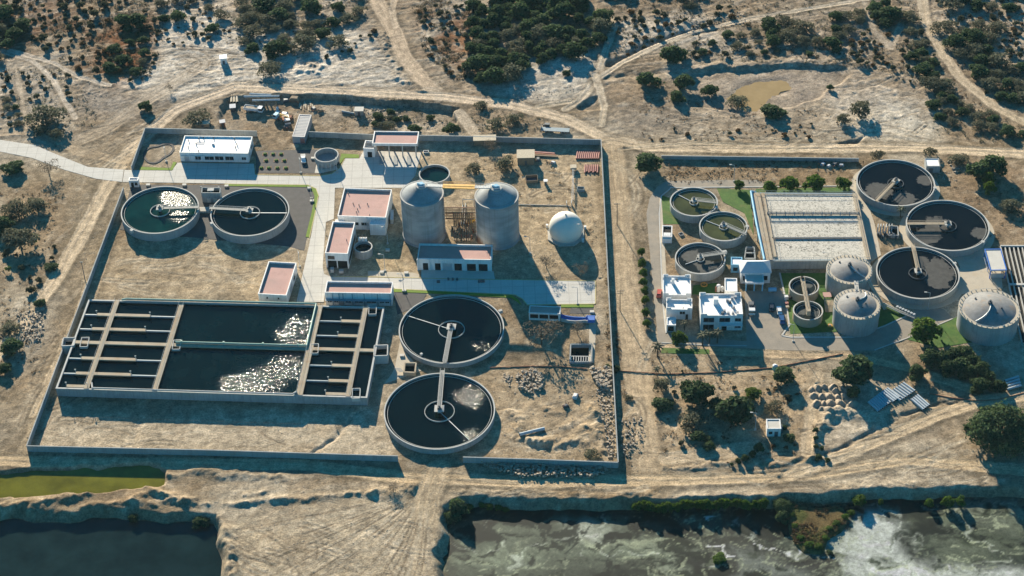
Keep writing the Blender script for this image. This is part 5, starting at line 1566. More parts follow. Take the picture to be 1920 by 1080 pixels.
k2.bar(V3(e0.lerp(e1, .42), .9), V3(f0.lerp(f1, .42), .9), 1.0, .2).build('crosswalk', 'rim', r); MB().bar(V3(e0, .8), V3(f0, .8), .6, 1).build('end_wall', 'rim', r)
b = Bld('tool_shed', 'small shed with a white sheet roof at the upper right of the top round tank', 'shed', (1737, 312), (1763, 312), (1733, 297), 3.0, 'whiteroof', 'concrete', .1)
b.front(.2, .5, 0, 2.1, 'steel_dark', 'door')
b = Bld('hut', 'lone pale concrete hut among the trees left of the dirt mounds', 'hut', (1438.5, 804), (1464.5, 804), (1437.5, 786), 3.4, 'pave', 'white', .1)
b.front(.55, .8, 0, 2.1, 'steel_dark', 'door'); b.front(.15, .4, 1, 2.1)
q = b.p(1.06, .55); MB().box((q.x, q.y, -.1), 1.0, 2.0, 2.0).build('water_tank', 'steel_dark', b.root)
# grey steel shed in the north wall gap
a, c_, bl = U(548, 256, 3.8), U(571, 257, 3.8), U(561, 214, 3.8)
b = Bld('steel_shed', 'long grey metal shed with a red end panel, standing in a wall gap', 'shed', (548, 256), (571, 257), (559.5, 214.5), 3.6, 'greyroof', 'greyroof', .04, z0=-1.0)
k = MB()
for i in range(15):
    t = (i + .5) / 15
    k.bar(V3(b.p(.02, t), 2.72), V3(b.p(.98, t), 2.72), .12, .06)
k.build('roof_rib', 'greyroof', b.root)
b.front(.62, .98, .5, 2.9, 'redpipe', 'door')

# ------------------------------------------------------------------ vehicles
def on(p, rz, pts):
    a, b = math.cos(rz), math.sin(rz)
    return [(p[0] + a * x - b * y, p[1] + b * x + a * y) for x, y in pts]
def wheels(r, p, rz, xs, w, rad_=.38, z=0.0):
    for x in xs:
        for y in (-w, w):
            (ax, ay), (bx, by) = on(p, rz, [(x, y - .14), (x, y + .14)])
            o = MB().tube((ax, ay, z + rad_), (bx, by, z + rad_), rad_, 14).build('wheel', 'tyre', r)
            s = .02 if y > 0 else -.02
            (ax, ay), (bx, by) = on(p, rz, [(x, y - .15), (x, y + .15)])
            sub(MB().tube((ax, ay, z + rad_), (bx, by, z + rad_), rad_ * .5, 10), 'rim', 'steel', o)
def slabs(p, rz, prof, z):
    """loft of (x0, x1, half width, height) sections into one body"""
    k = MB(); vs = []; fs = []
    for x0, x1, hw, zz in prof:
        vs += [(*q, z + zz) for q in on(p, rz, [(x0, -hw), (x1, -hw), (x1, hw), (x0, hw)])]
    n = len(prof)
    for i in range(n - 1):
        for j in range(4):
            fs.append((i * 4 + j, i * 4 + (j + 1) % 4, (i + 1) * 4 + (j + 1) % 4, (i + 1) * 4 + j))
    fs += [(3, 2, 1, 0), tuple((n - 1) * 4 + j for j in range(4))]
    return k.add(vs, fs)
def heading(p, q): return math.atan2(q.y - p.y, q.x - p.x)
def car(label, px, head, m, kind='car', z=0.0, nm='parked_car', cat='car', dz=.05):
    p = U(*px, z); h = heading(U(*px, z), U(*head, z)); z = z + dz
    r = thing(nm, label, cat, Vector((p.x, p.y, z)))
    if kind == 'pickup':
        slabs(p, h, [(-2.6, 2.6, .88, .35), (-2.65, 2.65, .92, .65), (-2.6, 2.6, .88, .95)], z).build('body', m, r)
        slabs(p, h, [(-.5, 1.5, .86, .95), (-.35, .9, .72, 1.65)], z).build('cabin', m, r)
        slabs(p, h, [(-.44, 1.42, .88, 1.02), (-.36, 1.0, .76, 1.52)], z).build('window', 'glass', r)
        slabs(p, h, [(-2.5, -.6, .78, .9), (-2.5, -.6, .78, .965)], z).build('cargo_bed', 'steel_dark', r)
    else:
        slabs(p, h, [(-2.1, 2.1, .82, .28), (-2.18, 2.18, .88, .6), (-2.1, 2.05, .84, .92)], z).build('body', m, r)
        slabs(p, h, [(-1.75, 1.15, .80, .92), (-1.2, .45, .64, 1.45)], z).build('cabin', m, r)
        slabs(p, h, [(-1.68, 1.08, .815, .98), (-1.3, .6, .68, 1.36)], z).build('window', 'glass', r)
    wheels(r, p, h, (-1.4, 1.4), .8, .33, z)
    for y in (-.6, .6):
        (x, yy), = on(p, h, [(2.12 if kind != 'pickup' else 2.6, y)])
        MB().box((x, yy, z + .62), .12, .3, .16, h).build('headlight', 'rim', r)
    return r
car('white pickup truck parked on the dark gravel court, beside the tank on legs', (569, 300), (570.5, 315), 'carwhite', 'pickup', nm='pickup_truck', cat='pickup')
car('small red car parked on the street left of the single storey white blocks', (1236, 553), (1238, 540), 'carred')
car('dark car in the shade left of the white car, below the hip roofed hall', (1447, 579), (1447, 566), 'cardark')
car('white car parked in the shade by the planting strip, below the hip roofed hall', (1461, 585), (1459, 573), 'carwhite')
car('blue car lowest in the shaded parking yard', (1466, 602), (1464, 590), 'carblue')

def truck(label, px, head, cargo, z=0.0, cab='carwhite', bed='carwhite', nm='truck', cat='truck', L=7.5, dz=.05):
    p = U(*px, z); h = heading(U(*px, z), U(*head, z)); z = z + dz
    r = thing(nm, label, cat, Vector((p.x, p.y, z)))
    slabs(p, h, [(-L / 2, L / 2 - .3, .5, .55), (-L / 2, L / 2 - .3, .5, .85)], z).build('chassis', 'steel_dark', r)
    c = L / 2
    slabs(p, h, [(c - 2.0, c, 1.1, .6), (c - 2.0, c, 1.15, 1.4), (c - 1.9, c - .35, 1.05, 2.4)], z).build('cab', cab, r)
    slabs(p, h, [(c - 1.6, c + .01, 1.165, 1.45), (c - 1.6, c - .26, 1.1, 2.15)], z).build('window', 'glass', r)
    if cargo == 'dump':
        k = MB()
        x0, x1 = -L / 2 - .2, c - 2.3
        k.prism(on(p, h, [(x0, -1.15), (x1, -1.15), (x1, 1.15), (x0, 1.15)]), z + .95, z + 1.1)
        for a in ([(x0, -1.2), (x1, -1.2), (x1, -1.1), (x0, -1.1)], [(x0, 1.1), (x1, 1.1), (x1, 1.2), (x0, 1.2)], [(x1 - .1, -1.1), (x1, -1.1), (x1, 1.1), (x1 - .1, 1.1)], [(x0, -1.1), (x0 + .1, -1.1), (x0 + .1, 1.1), (x0, 1.1)]):
            k.prism(on(p, h, a), z + .95, z + 2.1)
        k.build('dump_bed', bed, r)
        slabs(p, h, [(x0 + .12, x1 - .12, 1.08, 1.12), (x0 + .6, x1 - .6, .6, 1.9)], z).build('load', 'rock', r)
    elif cargo == 'flat':
        slabs(p, h, [(-L / 2 - .1, c - 2.2, 1.15, .95), (-L / 2 - .1, c - 2.2, 1.15, 1.15)], z).build('flatbed', bed, r)
        slabs(p, h, [(-L / 2 + .3, -1.0, .9, 1.16), (-L / 2 + .4, -1.1, .8, 1.7)], z).build('load', 'steel_dark', r)
    elif cargo == 'box':
        slabs(p, h, [(-L / 2 - .1, c - 2.2, 1.15, .95), (-L / 2 - .1, c - 2.2, 1.15, 2.9)], z).build('cargo_box', bed, r)
    elif cargo == 'crane':
        slabs(p, h, [(-L / 2, c - 2.2, 1.1, .95), (-L / 2, c - 2.2, 1.1, 1.2)], z).build('flatbed', bed, r)
        (x, y), (x2, y2) = on(p, h, [(0, 0), (-5.5, 1.5)])
        MB().tube((x, y, z + 1.2), (x, y, z + 3), .35, 10).tube((x, y, z + 2.8), (x2, y2, z + 3.6), .28, 8, .15).build('crane_arm', 'yellow', r)
    wheels(r, p, h, (c - 1.2, -L / 2 + 1.2, -L / 2 + 2.3), .95, .5, z)
    return r
truck('white dump truck with an empty tipper parked in the sunken yard below the long pipes', (477, 209), (494, 211), 'dump', YARD, L=7.6, nm='dump_truck')
truck('white truck with a flat bed parked right of the two storey office', (1409, 582), (1410, 597), 'flat', 0, bed='steel_dark', L=6.5)
truck('pale blue truck with a crane arm among the scrap in the sunken yard', (527, 225), (517, 222), 'crane', YARD, cab='bluepipe', bed='rust', L=6.5)
truck('white cabbed truck parked tail first against the grey metal shed', (538, 228), (541, 238), 'flat', YARD, bed='steel', L=6.0)
# trailer north of the wall
p = U(1041, 247, -.1); h = heading(p, U(1060, 248, -.1))
r = thing('flatbed_trailer', 'long dark flatbed trailer parked between the dirt road and the north wall', 'trailer', Vector((p.x, p.y, -.1)))
slabs(p, h, [(-5.6, 5.6, 1.2, .9), (-5.6, 5.6, 1.25, 1.15)], -.1).build('deck', 'bluesteel', r)
slabs(p, h, [(-5.7, 5.7, .5, .6), (-5.7, 5.7, .5, .9)], -.1).build('chassis', 'steel_dark', r)
slabs(p, h, [(-5.6, -5.4, 1.2, 1.15), (-5.6, -5.4, 1.2, 2.2)], -.1).build('headboard', 'steel_dark', r)
wheels(r, p, h, (2.6, 3.7, 4.8, -3.6), 1.05, .5, -.1)
p = U(1026, 238, 0); r = thing('generator', 'small dark machine standing behind the flatbed trailer', 'generator', Vector((p.x, p.y, 0)))
MB().box((p.x, p.y, .3), 2.0, 1.3, 1.3, h).build('body', 'steel_dark', r); MB().tube((p.x - 1.4, p.y, .0), (p.x - 1.4, p.y, 1.2), .3, 8).build('exhaust', 'steel_dark', r)
# box trailer and frame on the scrub
def hut(name, label, cat, px, sx, sy, h, rz, roof, wall, z=None):
    g = G(*px) if z is None else U(*px, z)
    r = thing(name, label, cat, g.copy())
    MB().box((g.x, g.y, g.z - .3), sx, sy, h + .3, rz).build('wall', wall, r)
    MB().box((g.x, g.y, g.z + h + .002), sx + .5, sy + .5, .16, rz).build('roof', roof, r)
    (x, y), = on(g, rz, [(0, -sy / 2 - .03)])
    MB().box((x, y, g.z), .9, .08, min(2.0, h - .3), rz).build('door', 'steel_dark', r)
    return r
hut('site_cabin', 'tiny lone white cabin on the pale bare ground above the dirt road', 'cabin', (420, 118), 2.6, 2.6, 3.0, .1, 'whiteroof', 'white')
hut('site_cabin', 'small cabin with a pale sheet roof right of the steel shed, north of the wall', 'cabin', (674, 214), 3.2, 2.6, 2.4, -.05, 'pave', 'concrete', YARD)
hut('lean_to', 'pale plank roofed lean-to against the inside of the north wall', 'shed', (909, 268), 8.4, 3.4, 2.4, -.02, 'planks', 'wood', 0)
hut('timber_shelter', 'square pale plank roofed shelter standing in the storage yard behind the right silo', 'shed', (986, 302), 6.4, 5.0, 3.4, -.02, 'planks', 'wood', 0)
hut('chicken_coop', 'low pale plank hut just outside the north wall, behind the white office', 'hut', (381, 234), 5.2, 3.6, 1.6, .02, 'planks', 'wood')
hut('water_tank', 'squat rusty tank with pale top just outside the north wall near the sunken yard', 'tank', (418, 237), 1.8, 1.8, 2.4, .2, 'hiproof', 'rust')
hut('site_toilet', 'bright white box standing alone in the storage yard', 'box', (1023, 345), 1.0, 1.0, 1.6, 0, 'whiteroof', 'white', 0)
hut('pump_cabin', 'grey cabin with dark roof left of the shaded yard pipes', 'cabin', (437, 206), 2.0, 2.4, 1.8, .1, 'hiproof', 'steel_dark', YARD)

# ------------------------------------------------------------------ stacked pipes and beams
def pipe_at(name, label, cat, group, a, b, r, m, hollow=True):
    a, b = Vector(a), Vector(b)
    c = (a + b) / 2; L = (b - a).length
    o = thing(name, label, cat, Vector((c.x, c.y, min(a.z, b.z) - r)), group)
    k = MB().tube(a, b, r, 14)
    k.build('barrel', m, o, True)
    d = (b - a).normalized()
    MB().tube(a - d * .03, a + d * .02, r * .8, 14).build('opening', 'dark', o); MB().tube(b - d * .02, b + d * .03, r * .8, 14).build('opening', 'dark', o)
    return o
GP = 'big grey pipes laid side by side on the dirt below the tall hedge'
Rp = .42
def span(p, q, z): return U(*p, z), U(*q, z)
first = None
runs = [((1628.5, 753.5), (1648, 771), 7, (3.55, -2.65)), ((1651, 734.5), (1675.5, 753), 3, (0, 0)), ((1667, 735.5), (1689, 751), 7, (4.4, -2.95)), ((1709, 748.5), (1731.5, 768), 4, (3.6, -2.6))]
def big(label, p, q, z=Rp): return pipe_at('concrete_pipe', label, 'pipe', GP, U(p[0], p[1], z), U(q[0], q[1], z), Rp, 'palepipe')
for j, (p, q, n, st) in enumerate(runs):
    if j == 1: p, q, n, st = (1653.5, 735), (1676, 753), 4, (3.4, -2.4)
    lab = ['grey pipe in the left pack of the big pipes lying on the dirt', 'grey pipe in the short second pack of the big pipes, between two longer packs', 'grey pipe in the topmost pack of big pipes lying on the dirt', 'grey pipe in the small separate pack at the lower right of the big pipes'][j]
    for i in range(n):
        big(lab, (p[0] + st[0] * i, p[1] + st[1] * i), (q[0] + st[0] * i, q[1] + st[1] * i))
for i in range(4):
    pipe_at('concrete_pipe', 'grey pipe in the pack at the right edge, beside the dark bushes', 'pipe', GP, U(1884 + i * 1.4, 714 + 5.4 * i, Rp), U(1910 + i * 1.4, 706 + 5.4 * i, Rp), Rp, 'palepipe')
GR = 'dull red pipes stacked in the corner of the storage yard'
for i in range(12):
    x = 1081.5 + 3.7 * i
    pipe_at('red_pipe', 'dull red pipe in the upper row in the corner of the storage yard', 'pipe', GR, U(x + 2, 282 + (i % 3) * .6, .35), U(x - .5, 298, .35), .33, 'redpipe')
for i in range(7):
    x = 1097 + 3.9 * i
    pipe_at('red_pipe', 'dull red pipe in the lower, shorter row in the storage yard', 'pipe', GR, U(x + .6, 309, .35), U(x - .2, 324 - (i % 2) * 2, .35), .3, 'redpipe')
for i, (a, b, m, lab) in enumerate((((986, 283), (1040, 287), 'redpipe', 'long red brown beam lying below the north wall, highest of the three'), ((988, 286), (1042, 290.5), 'rust', 'long red brown beam lying below the north wall, middle of the three'), ((980, 289), (1046, 293), 'wood', 'long dark beam lying below the north wall, lowest of the three'))):
    p, q = U(*a, .5), U(*b, .5)
    r = thing('steel_beam', lab, 'beam', V3((p + q) / 2, 0))
    MB().bar(p, q, .7, .12).bar(p - Vector((0, 0, .12)), q - Vector((0, 0, .12)), .15, .25).bar(p - Vector((0, 0, .37)), q - Vector((0, 0, .37)), .7, .12).build('beam', m, r)
    MB().box(((p.x * .8 + q.x * .2), (p.y * .8 + q.y * .2), -.1), .4, 1.2, .13).box(((p.x * .2 + q.x * .8), (p.y * .2 + q.y * .8), -.1), .4, 1.2, .13).build('bearer', 'wood', r)
GL = 'long pale pipes raised on supports in the sunken yard'
for a, b, lab in (((468, 176), (509, 178), 'long pale pipe farthest back in the sunken yard'), ((457, 181), (524, 180), 'long pale pipe in the middle of the sunken yard stack'), ((473, 188), (525, 187), 'long pale pipe nearest the dump truck in the sunken yard')):
    p, q = U(*a, 1.0), U(*b, 1.0)
    o = pipe_at('long_pipe', lab, 'pipe', GL, p, q, .4, 'palepipe')
    k = MB()
    for t in (.15, .5, .85):
        c = p.lerp(q, t); k.box((c.x, c.y, YARD - .2), .5, .9, 1.0 - YARD - .2)
    k.build('support', 'wood', o)
for i, x in enumerate((434.5, 439, 443.5)):
    pipe_at('short_pipe', ('pale thick pipe, leftmost of three upright in the picture at the sunken yard corner', 'pale thick pipe, middle of the three at the sunken yard corner', 'pale thick pipe, rightmost of the three at the sunken yard corner')[i], 'pipe', None, U(x, 177, -.6), U(x - .5 + i, 192, -.6), .5, 'planks')
pipe_at('culvert_pipe', 'single long grey pipe lying on the churned dirt right of the lowest round tank', 'pipe', None, G(974, 817, .55), G(1021, 805.5, .55), .55, 'palepipe')
pipe_at('yard_pipe', 'short dark blue pipe lying left of the small cabin north of the wall', 'pipe', None, U(641, 209, YARD + .5), U(664, 213, YARD + .5), .45, 'bluesteel')
# pipelines across the plain
def line_pipe(label, pts, r=.16, m='rust'):
    ps = [G(*p, .18) for p in pts]
    o = thing('pipeline', label, 'pipe', ps[0].copy())
    MB().path(ps, r, 6).build('pipe', m, o)
    k = MB()
    for q in ps[::2]: k.box((q.x, q.y, q.z - .5), .4, .4, .35)
    k.build('support', 'concrete', o)
def dense(pts, n=12):
    out = []
    for a, b in zip(pts, pts[1:]):
        m = max(2, int(abs(b[0] - a[0]) / n))
        out += [(a[0] + (b[0] - a[0]) * i / m, a[1] + (b[1] - a[1]) * i / m) for i in range(m)]
    return out + [pts[-1]]
line_pipe('thin dark red pipeline crossing the bare dirt right of the two lowest round tanks', dense([(918, 690), (1000, 687), (1050, 688), (1100, 692)]))
line_pipe('thin dark red pipeline running from the dividing wall to the trees below the white offices', dense([(1162, 696), (1250, 702), (1340, 699), (1450, 690), (1520, 676), (1580, 664)]))
line_pipe('rusty pipeline snaking right of the big grey pipes towards the right edge', dense([(1742, 738), (1780, 746), (1830, 752), (1870, 750), (1930, 735)]))
line_pipe('thin pale pipe across the storage yard from the right silo to the gas holder', dense([(972, 384), (1010, 385), (1062, 386), (1070, 388)]), .15, 'rim')
r = thing('pipe_gantry', 'narrow metal pipe gantry running down the storage yard towards the gas holder', 'gantry', U(1074, 340, 0))
k = MB()
for o_ in (-1.2, 1.2): k.bar(U(1075 + o_, 312, 1.4), U(1073 + o_, 376, 1.4), .16, .16)
for i in range(14):
    y = 314 + 4.6 * i
    k.bar(U(1073.6, y, 1.4), U(1076.2, y, 1.4), .12, .12)
k.build('rail', 'rim', r); k = MB()
for y in (320, 340, 358, 374):
    q = U(1074.5, y, 0); k.box((q.x, q.y, -.2), .3, .3, 1.45)
k.build('post', 'steel', r)
q = U(1075, 312, 1.5); MB().box((q.x, q.y, .6), 2.4, 2.2, 1.0).build('hopper', 'planks', r)
q = U(1067, 385, 0); MB().box((q.x - .9, q.y, -.2), .3, 1.6, 2.0).box((q.x + .9, q.y, -.2), .3, 1.6, 2.0).build('gate_frame', 'rim', r)
def open_box(name, label, cat, px, sx, sy, h, m, rz=0.0):
    g = G(*px); o = thing(name, label, cat, g.copy())
    k = MB()
    for a in ([(-sx / 2, -sy / 2), (sx / 2, -sy / 2), (sx / 2, -sy / 2 + .12), (-sx / 2, -sy / 2 + .12)], [(-sx / 2, sy / 2 - .12), (sx / 2, sy / 2 - .12), (sx / 2, sy / 2), (-sx / 2, sy / 2)], [(-sx / 2, -sy / 2 + .12), (-sx / 2 + .12, -sy / 2 + .12), (-sx / 2 + .12, sy / 2 - .12), (-sx / 2, sy / 2 - .12)], [(sx / 2 - .12, -sy / 2 + .12), (sx / 2, -sy / 2 + .12), (sx / 2, sy / 2 - .12), (sx / 2 - .12, sy / 2 - .12)]):
        k.prism(on(g, rz, a), g.z - .1, g.z + h)
    k.build('side', m, o); MB().prism(on(g, rz, [(-sx / 2 + .12, -sy / 2 + .12), (sx / 2 - .12, -sy / 2 + .12), (sx / 2 - .12, sy / 2 - .12), (-sx / 2 + .12, sy / 2 - .12)]), g.z - .1, g.z + .15).build('floor', 'steel_dark', o)
    return o
open_box('skip', 'open dark green skip in the storage yard beside the pipe gantry', 'skip', (1089, 357), 2.6, 1.8, 1.2, 'bluesteel', -.15)
open_box('flower_trough', 'small dark square trough right of the pink canopy', 'trough', (799, 286), 2.0, 1.4, .6, 'steel', 0)
open_box('manhole_box', 'open white framed manhole on the earth between the three small right plant tanks', 'box', (1277, 440), 1.6, 1.6, .5, 'rim', .4)
open_box('timber_bin', 'open timber bin below the square plank shelter', 'bin', (997, 338), 4.6, 3.6, 1.2, 'wood', .05)
# scrap heaps of the sunken yard: separate pieces
rr = random.Random(11)
def junk(name, label, cat, px, m, s, z=YARD):
    p = U(*px, z); o = thing(name, label, cat, p.copy())
    rz = rr.random() * 3
    k = slabs(p, rz, [(-s, s, s * .55, .0), (-s, s * .8, s * .6, s * .5), (-s * .7, s * .5, s * .4, s * .85)], z); k.build('body', m, o)
    k = MB()
    for i in range(3):
        (x, y), (x2, y2) = on(p, rz, [(rr.uniform(-s, s), rr.uniform(-s, s) * .5), (rr.uniform(-s, s) * 1.6, rr.uniform(-s, s) * 1.4)])
        k.tube((x, y, z + s * .5), (x2, y2, z + rr.uniform(.3, 1.2) * s), .12, 6)
    k.build('strut', 'rust', o)
for i, (px, m, s, lab) in enumerate((((520, 213), 'white', 1.3, 'white scrapped machine at the left of the scrap by the grey shed'), ((533, 216), 'steel', 1.5, 'grey scrapped machine at the top of the scrap by the grey shed'), ((545, 222), 'rust', 1.3, 'rusty scrapped frame touching the grey metal shed'), ((537, 240), 'steel_dark', 1.4, 'dark scrapped machine in the wall gap left of the grey shed'), ((541, 250), 'white', .9, 'small white drum in the wall gap left of the grey shed'),
                                     ((552, 189), 'wood', 2.2, 'big brown machine at the back of the sunken yard'), ((537, 190), 'steel_dark', 1.4, 'dark frame left of the big brown machine at the back of the yard'), ((588, 205), 'steel_dark', 1.2, 'small dark sledge frame right of the sunken yard scrap'), ((601, 209), 'wood', 1.2, 'rightmost brown slatted frame of the sunken yard scrap'), ((520, 204), 'white', .9, 'small white trough below the long pipes of the sunken yard'))):
    junk('scrap_machine', lab, 'scrap', px, m, s)
rr = random.Random(4)
pl = []
for i in range(12):
    x, y = 560 + i * 2.6 + rr.uniform(-1, 1), 190 + (i % 4) * 2.6
    p, q = U(x, y, YARD + .3), U(x + rr.uniform(-2, 2), y + 9, YARD + .3)
    o = MB().bar(p, q, .4, .3).build('timber_plank', 'planks' if i % 3 else 'wood')
    tag(o, 'weathered timber plank lying in the loose row at the back of the sunken yard', 'plank', 'timber planks scattered in the sunken yard')
junk('scrap_machine', 'grey scrapped pump lying right of the long beams in the storage yard', 'scrap', (1037, 306), 'steel', 1.0, 0)
junk('scrap_machine', 'dark scrap leaning on the right side of the square plank shelter', 'scrap', (1009, 300), 'steel_dark', 1.2, 0)
junk('scrap_machine', 'white scrap heap lying in the bare dirt near the southeast corner', 'scrap', (1079, 744), 'white', 1.3, 0)
junk('scrap_machine', 'dark scrap lying left of the white scrap near the southeast corner', 'scrap', (1061, 762), 'steel_dark', 1.0, 0)
for i, (px, m, s) in enumerate((((1543, 309), 'steel', 1.1), ((1554, 312), 'white', .9), ((1566, 309), 'steel_dark', 1.2), ((1577, 311), 'steel', 1.0), ((1536, 305), 'steel_dark', .8))):
    junk('scrap_machine', ('grey metal frame', 'small white machine', 'dark machine', 'grey machine, rightmost', 'little dark drum, leftmost')[i] + ' of the scrap row under the retaining wall of the right plant', 'scrap', px, m, s, 0)

# ------------------------------------------------------------------ poles and lamps
def pole(name, label, cat, px, h, arms, z=None, m='wood'):
    g = G(*px); o = thing(name, label, cat, g.copy())
    MB().tube((g.x, g.y, g.z - .5), (g.x, g.y, g.z + h), .17, 8, .11).build('post', m, o)
    k = MB()
    for a, hh in arms: k.bar((g.x - a, g.y, g.z + hh), (g.x + a, g.y, g.z + hh), .16, .16)
    k.build('crossarm', m, o)
    k = MB()
    for a, hh in arms:
        for t in (-.9, -.3, .3, .9): k.tube((g.x + a * t, g.y, g.z + hh), (g.x + a * t, g.y, g.z + hh + .28), .07, 6)
    k.build('insulator', 'rim', o)
pole('utility_pole', 'wooden utility pole with two crossarms on the dirt road, level with the white offices', 'pole', (1162.5, 583), 9.5, ((1.2, 9.2), (1.0, 8.2)))
pole('utility_pole', 'wooden utility pole on the dirt road, level with the gas holder', 'pole', (1157, 421), 10.0, ((1.1, 9.6),))
pole('utility_pole', 'thin bare pole on the dirt track outside the west wall', 'pole', (160, 527), 9.0, ((.5, 8.8),), m='steel_dark')
def lamp(label, px, h=7.0, d=(1, 0)):
    g = G(*px); o = thing('street_lamp', label, 'lamp', g.copy(), 'street lamps of the plants')
    MB().tube((g.x, g.y, g.z - .3), (g.x, g.y, g.z + h), .11, 8, .07).tube((g.x, g.y, g.z + h), (g.x + 1.4 * d[0], g.y + 1.4 * d[1], g.z + h + .3), .06, 6).build('post', 'steel', o)
    MB().box((g.x + 1.6 * d[0], g.y + 1.6 * d[1], g.z + h + .22), .9, .4, .18, math.atan2(d[1], d[0])).build('lamp_head', 'rim', o)
    MB().box((g.x, g.y, g.z - .3), .8, .8, .7).build('base', 'concrete_new', o)
for px, lab in (((312, 303), 'thin grey street lamp in the garden left of the white office'), ((564, 324), 'grey street lamp on the kerb below the parked pickup'), ((632, 324), 'grey street lamp at the kerb corner right of the tank on legs'), ((727, 457), 'grey street lamp on the bare earth left of the left silo'),
                ((722, 508), 'grey street lamp on the path left of the blower house'), ((757, 545), 'grey street lamp on the verge above the large black round tank'), ((584, 372), 'pale disc topped street lamp on the dark gravel near the curved green verge'), ((562, 500), 'grey street lamp beside the pink roofed workshop'), ((1083, 570), 'grey street lamp on the verge at the road end'),
                ((994, 475), 'grey street lamp between right silo and bare tree'), ((1093, 452), 'grey street lamp at the foot of the gas holder'), ((1487, 640), 'blue street lamp at the corner of the thickener lawn'), ((1740, 580), 'grey street lamp below the round tank with scum'), ((1550, 505), 'thin street lamp in front of the foam basin wall'), ((1416, 806), 'thin street lamp left of the lone hut'), ((1376, 340), 'thin street lamp on the street above the olive tank')):
    lamp(lab, px, 7.5, (0.2, -1) if px[0] < 700 else (-1, .1))
# little plant-yard luminaires and blocks
for px, lab, m in (((1338, 541), 'orange round bench on the lawn behind the two storey office', 'orange'),):
    g = G(1320, 535); o = thing('garden_bench', 'orange round bench on the lawn behind the two storey office', 'bench', g.copy())
    MB().ring(g, 1.3, .8, .3, .45, 20).build('seat', 'orange', o); MB().tube((g.x, g.y, g.z - .1), (g.x, g.y, g.z + 1.6), .12, 8).build('post', 'orange', o)
    k = MB()
    for i in range(4): k.box((g.x + 1.05 * math.cos(i * 1.57), g.y + 1.05 * math.sin(i * 1.57), g.z - .1), .2, .2, .4)
    k.build('leg', 'orange', o)
g = G(1556, 612); o = thing('floor_pump', 'small orange concrete pump base on the lawn between thickener and front digester', 'pump', g.copy())
MB().ring(g, .9, .4, -.1, .5, 16).build('base', 'orange', o); MB().box((g.x, g.y, g.z + .0), .7, .6, .8).build('pump', 'concrete_warm', o)
g = U(1448, 547, 0); o = thing('water_drum', 'pale blue horizontal water drum in the shade right of the entrance canopy', 'drum', g.copy())
MB().tube((g.x - 1.4, g.y, 1.0), (g.x + 1.4, g.y, 1.0), .75, 16).build('drum', 'bluepipe', o, True); MB().box((g.x - .8, g.y, -.1), .3, 1.2, .5).box((g.x + .8, g.y, -.1), .3, 1.2, .5).build('cradle', 'concrete', o)
g = G(1453, 692); o = thing('water_tank', 'turquoise and white round tank beside a bush on the bare earth', 'tank', g.copy())
MB().tube((g.x, g.y, g.z - .1), (g.x, g.y, g.z + 1.6), .9, 16).build('shell', surf('turquoise', (.2, .5, .42), .1), o, True); MB().lathe((g.x, g.y, g.z + 1.6), [(.9, 0), (.5, .35), (.01, .45)], 16).build('lid', 'white', o, True)
BLK = 'pale concrete marker blocks along the verges'
for px in ((278, 348), (346, 348), (425, 350), (580, 354), (585, 378), (587, 298), (716, 511.5), (762, 513), (758, 546), (727, 470), (1110, 586), (754, 668)):
    g = G(*px); o = MB().box((g.x, g.y, g.z - .1), 1.5, 1.1, .75).build('marker_block', 'pave')
    tag(o, 'pale low concrete marker block set along the gravel and verges of the left plant', 'block', BLK)

# planting beds by the office
GB = 'square planting beds between the office and the pickup'
for i, px in enumerate(((497, 289), (512, 289), (527, 289), (499, 301), (518, 301), (533, 301), (490, 315), (504, 315), (520, 315), (536, 315))):
    g = U(*px, .05); o = thing('planting_bed', 'square brown planting bed with a small green clump, between the white office and the pickup', 'flower bed', g.copy(), GB)
    MB().box((g.x, g.y, -.1), 2.0, 2.0, .22).build('soil', 'bed', o)
    MB().lathe((g.x, g.y, .12), [(.75, 0), (.8, .2), (.5, .4), (.01, .45)], 7).build('plant', 'green', o)
# garden loop left of the office
ctr = U(296, 287, 0)
pts = []
for i in range(40):
    a = 2 * math.pi * i / 40
    rr_ = 1 + .22 * math.sin(2 * a + .6) + .12 * math.sin(3 * a)
    pts.append((ctr.x + 4.7 * rr_ * math.cos(a), ctr.y + 6.3 * rr_ * math.sin(a)))
k = MB()
for i in range(40):
    p, q = pts[i], pts[(i + 1) % 40]
    k.bar((p[0], p[1], .16), (q[0], q[1], .16), .9, .35)
flat([(275, 268), (325, 268), (322, 312), (265, 312)], -.05, .5)
struct(k, 'garden_path', 'asphalt')
# earth mounds and heaps
def mound_mesh(seed):
    k = MB(); n, rings = 14, 6
    rg = random.Random(seed); ph = [rg.random() * 6 for _ in range(4)]
    vs, fs = [(0, 0, .95 + .1 * rg.random())], []
    for j in range(1, rings + 1):
        q = j / rings
        for i in range(n):
            a = 2 * math.pi * i / n
            w_ = 1 + .14 * math.sin(2 * a + ph[0]) + .1 * math.sin(3 * a + ph[1])
            hgt = (math.cos(q * math.pi) * .5 + .5) * (1 + .15 * math.sin(4 * a + ph[2])) * .95 - .06 * q + rg.uniform(-.11, .11)
            vs.append((q * w_ * math.cos(a), q * w_ * math.sin(a), hgt))
    for i in range(n): fs.append((0, 1 + i, 1 + (i + 1) % n))
    for j in range(rings - 1):
        for i in range(n):
            o_ = 1 + j * n; fs.append((o_ + i, o_ + n + i, o_ + n + (i + 1) % n, o_ + (i + 1) % n))
    me = bpy.data.meshes.new('dirt_mound'); me.from_pydata(vs, [], fs); me.materials.append(MT['earth'])
    me.polygons.foreach_set('use_smooth', [True] * len(me.polygons))
    return me
mm = [mound_mesh(i) for i in range(5)]
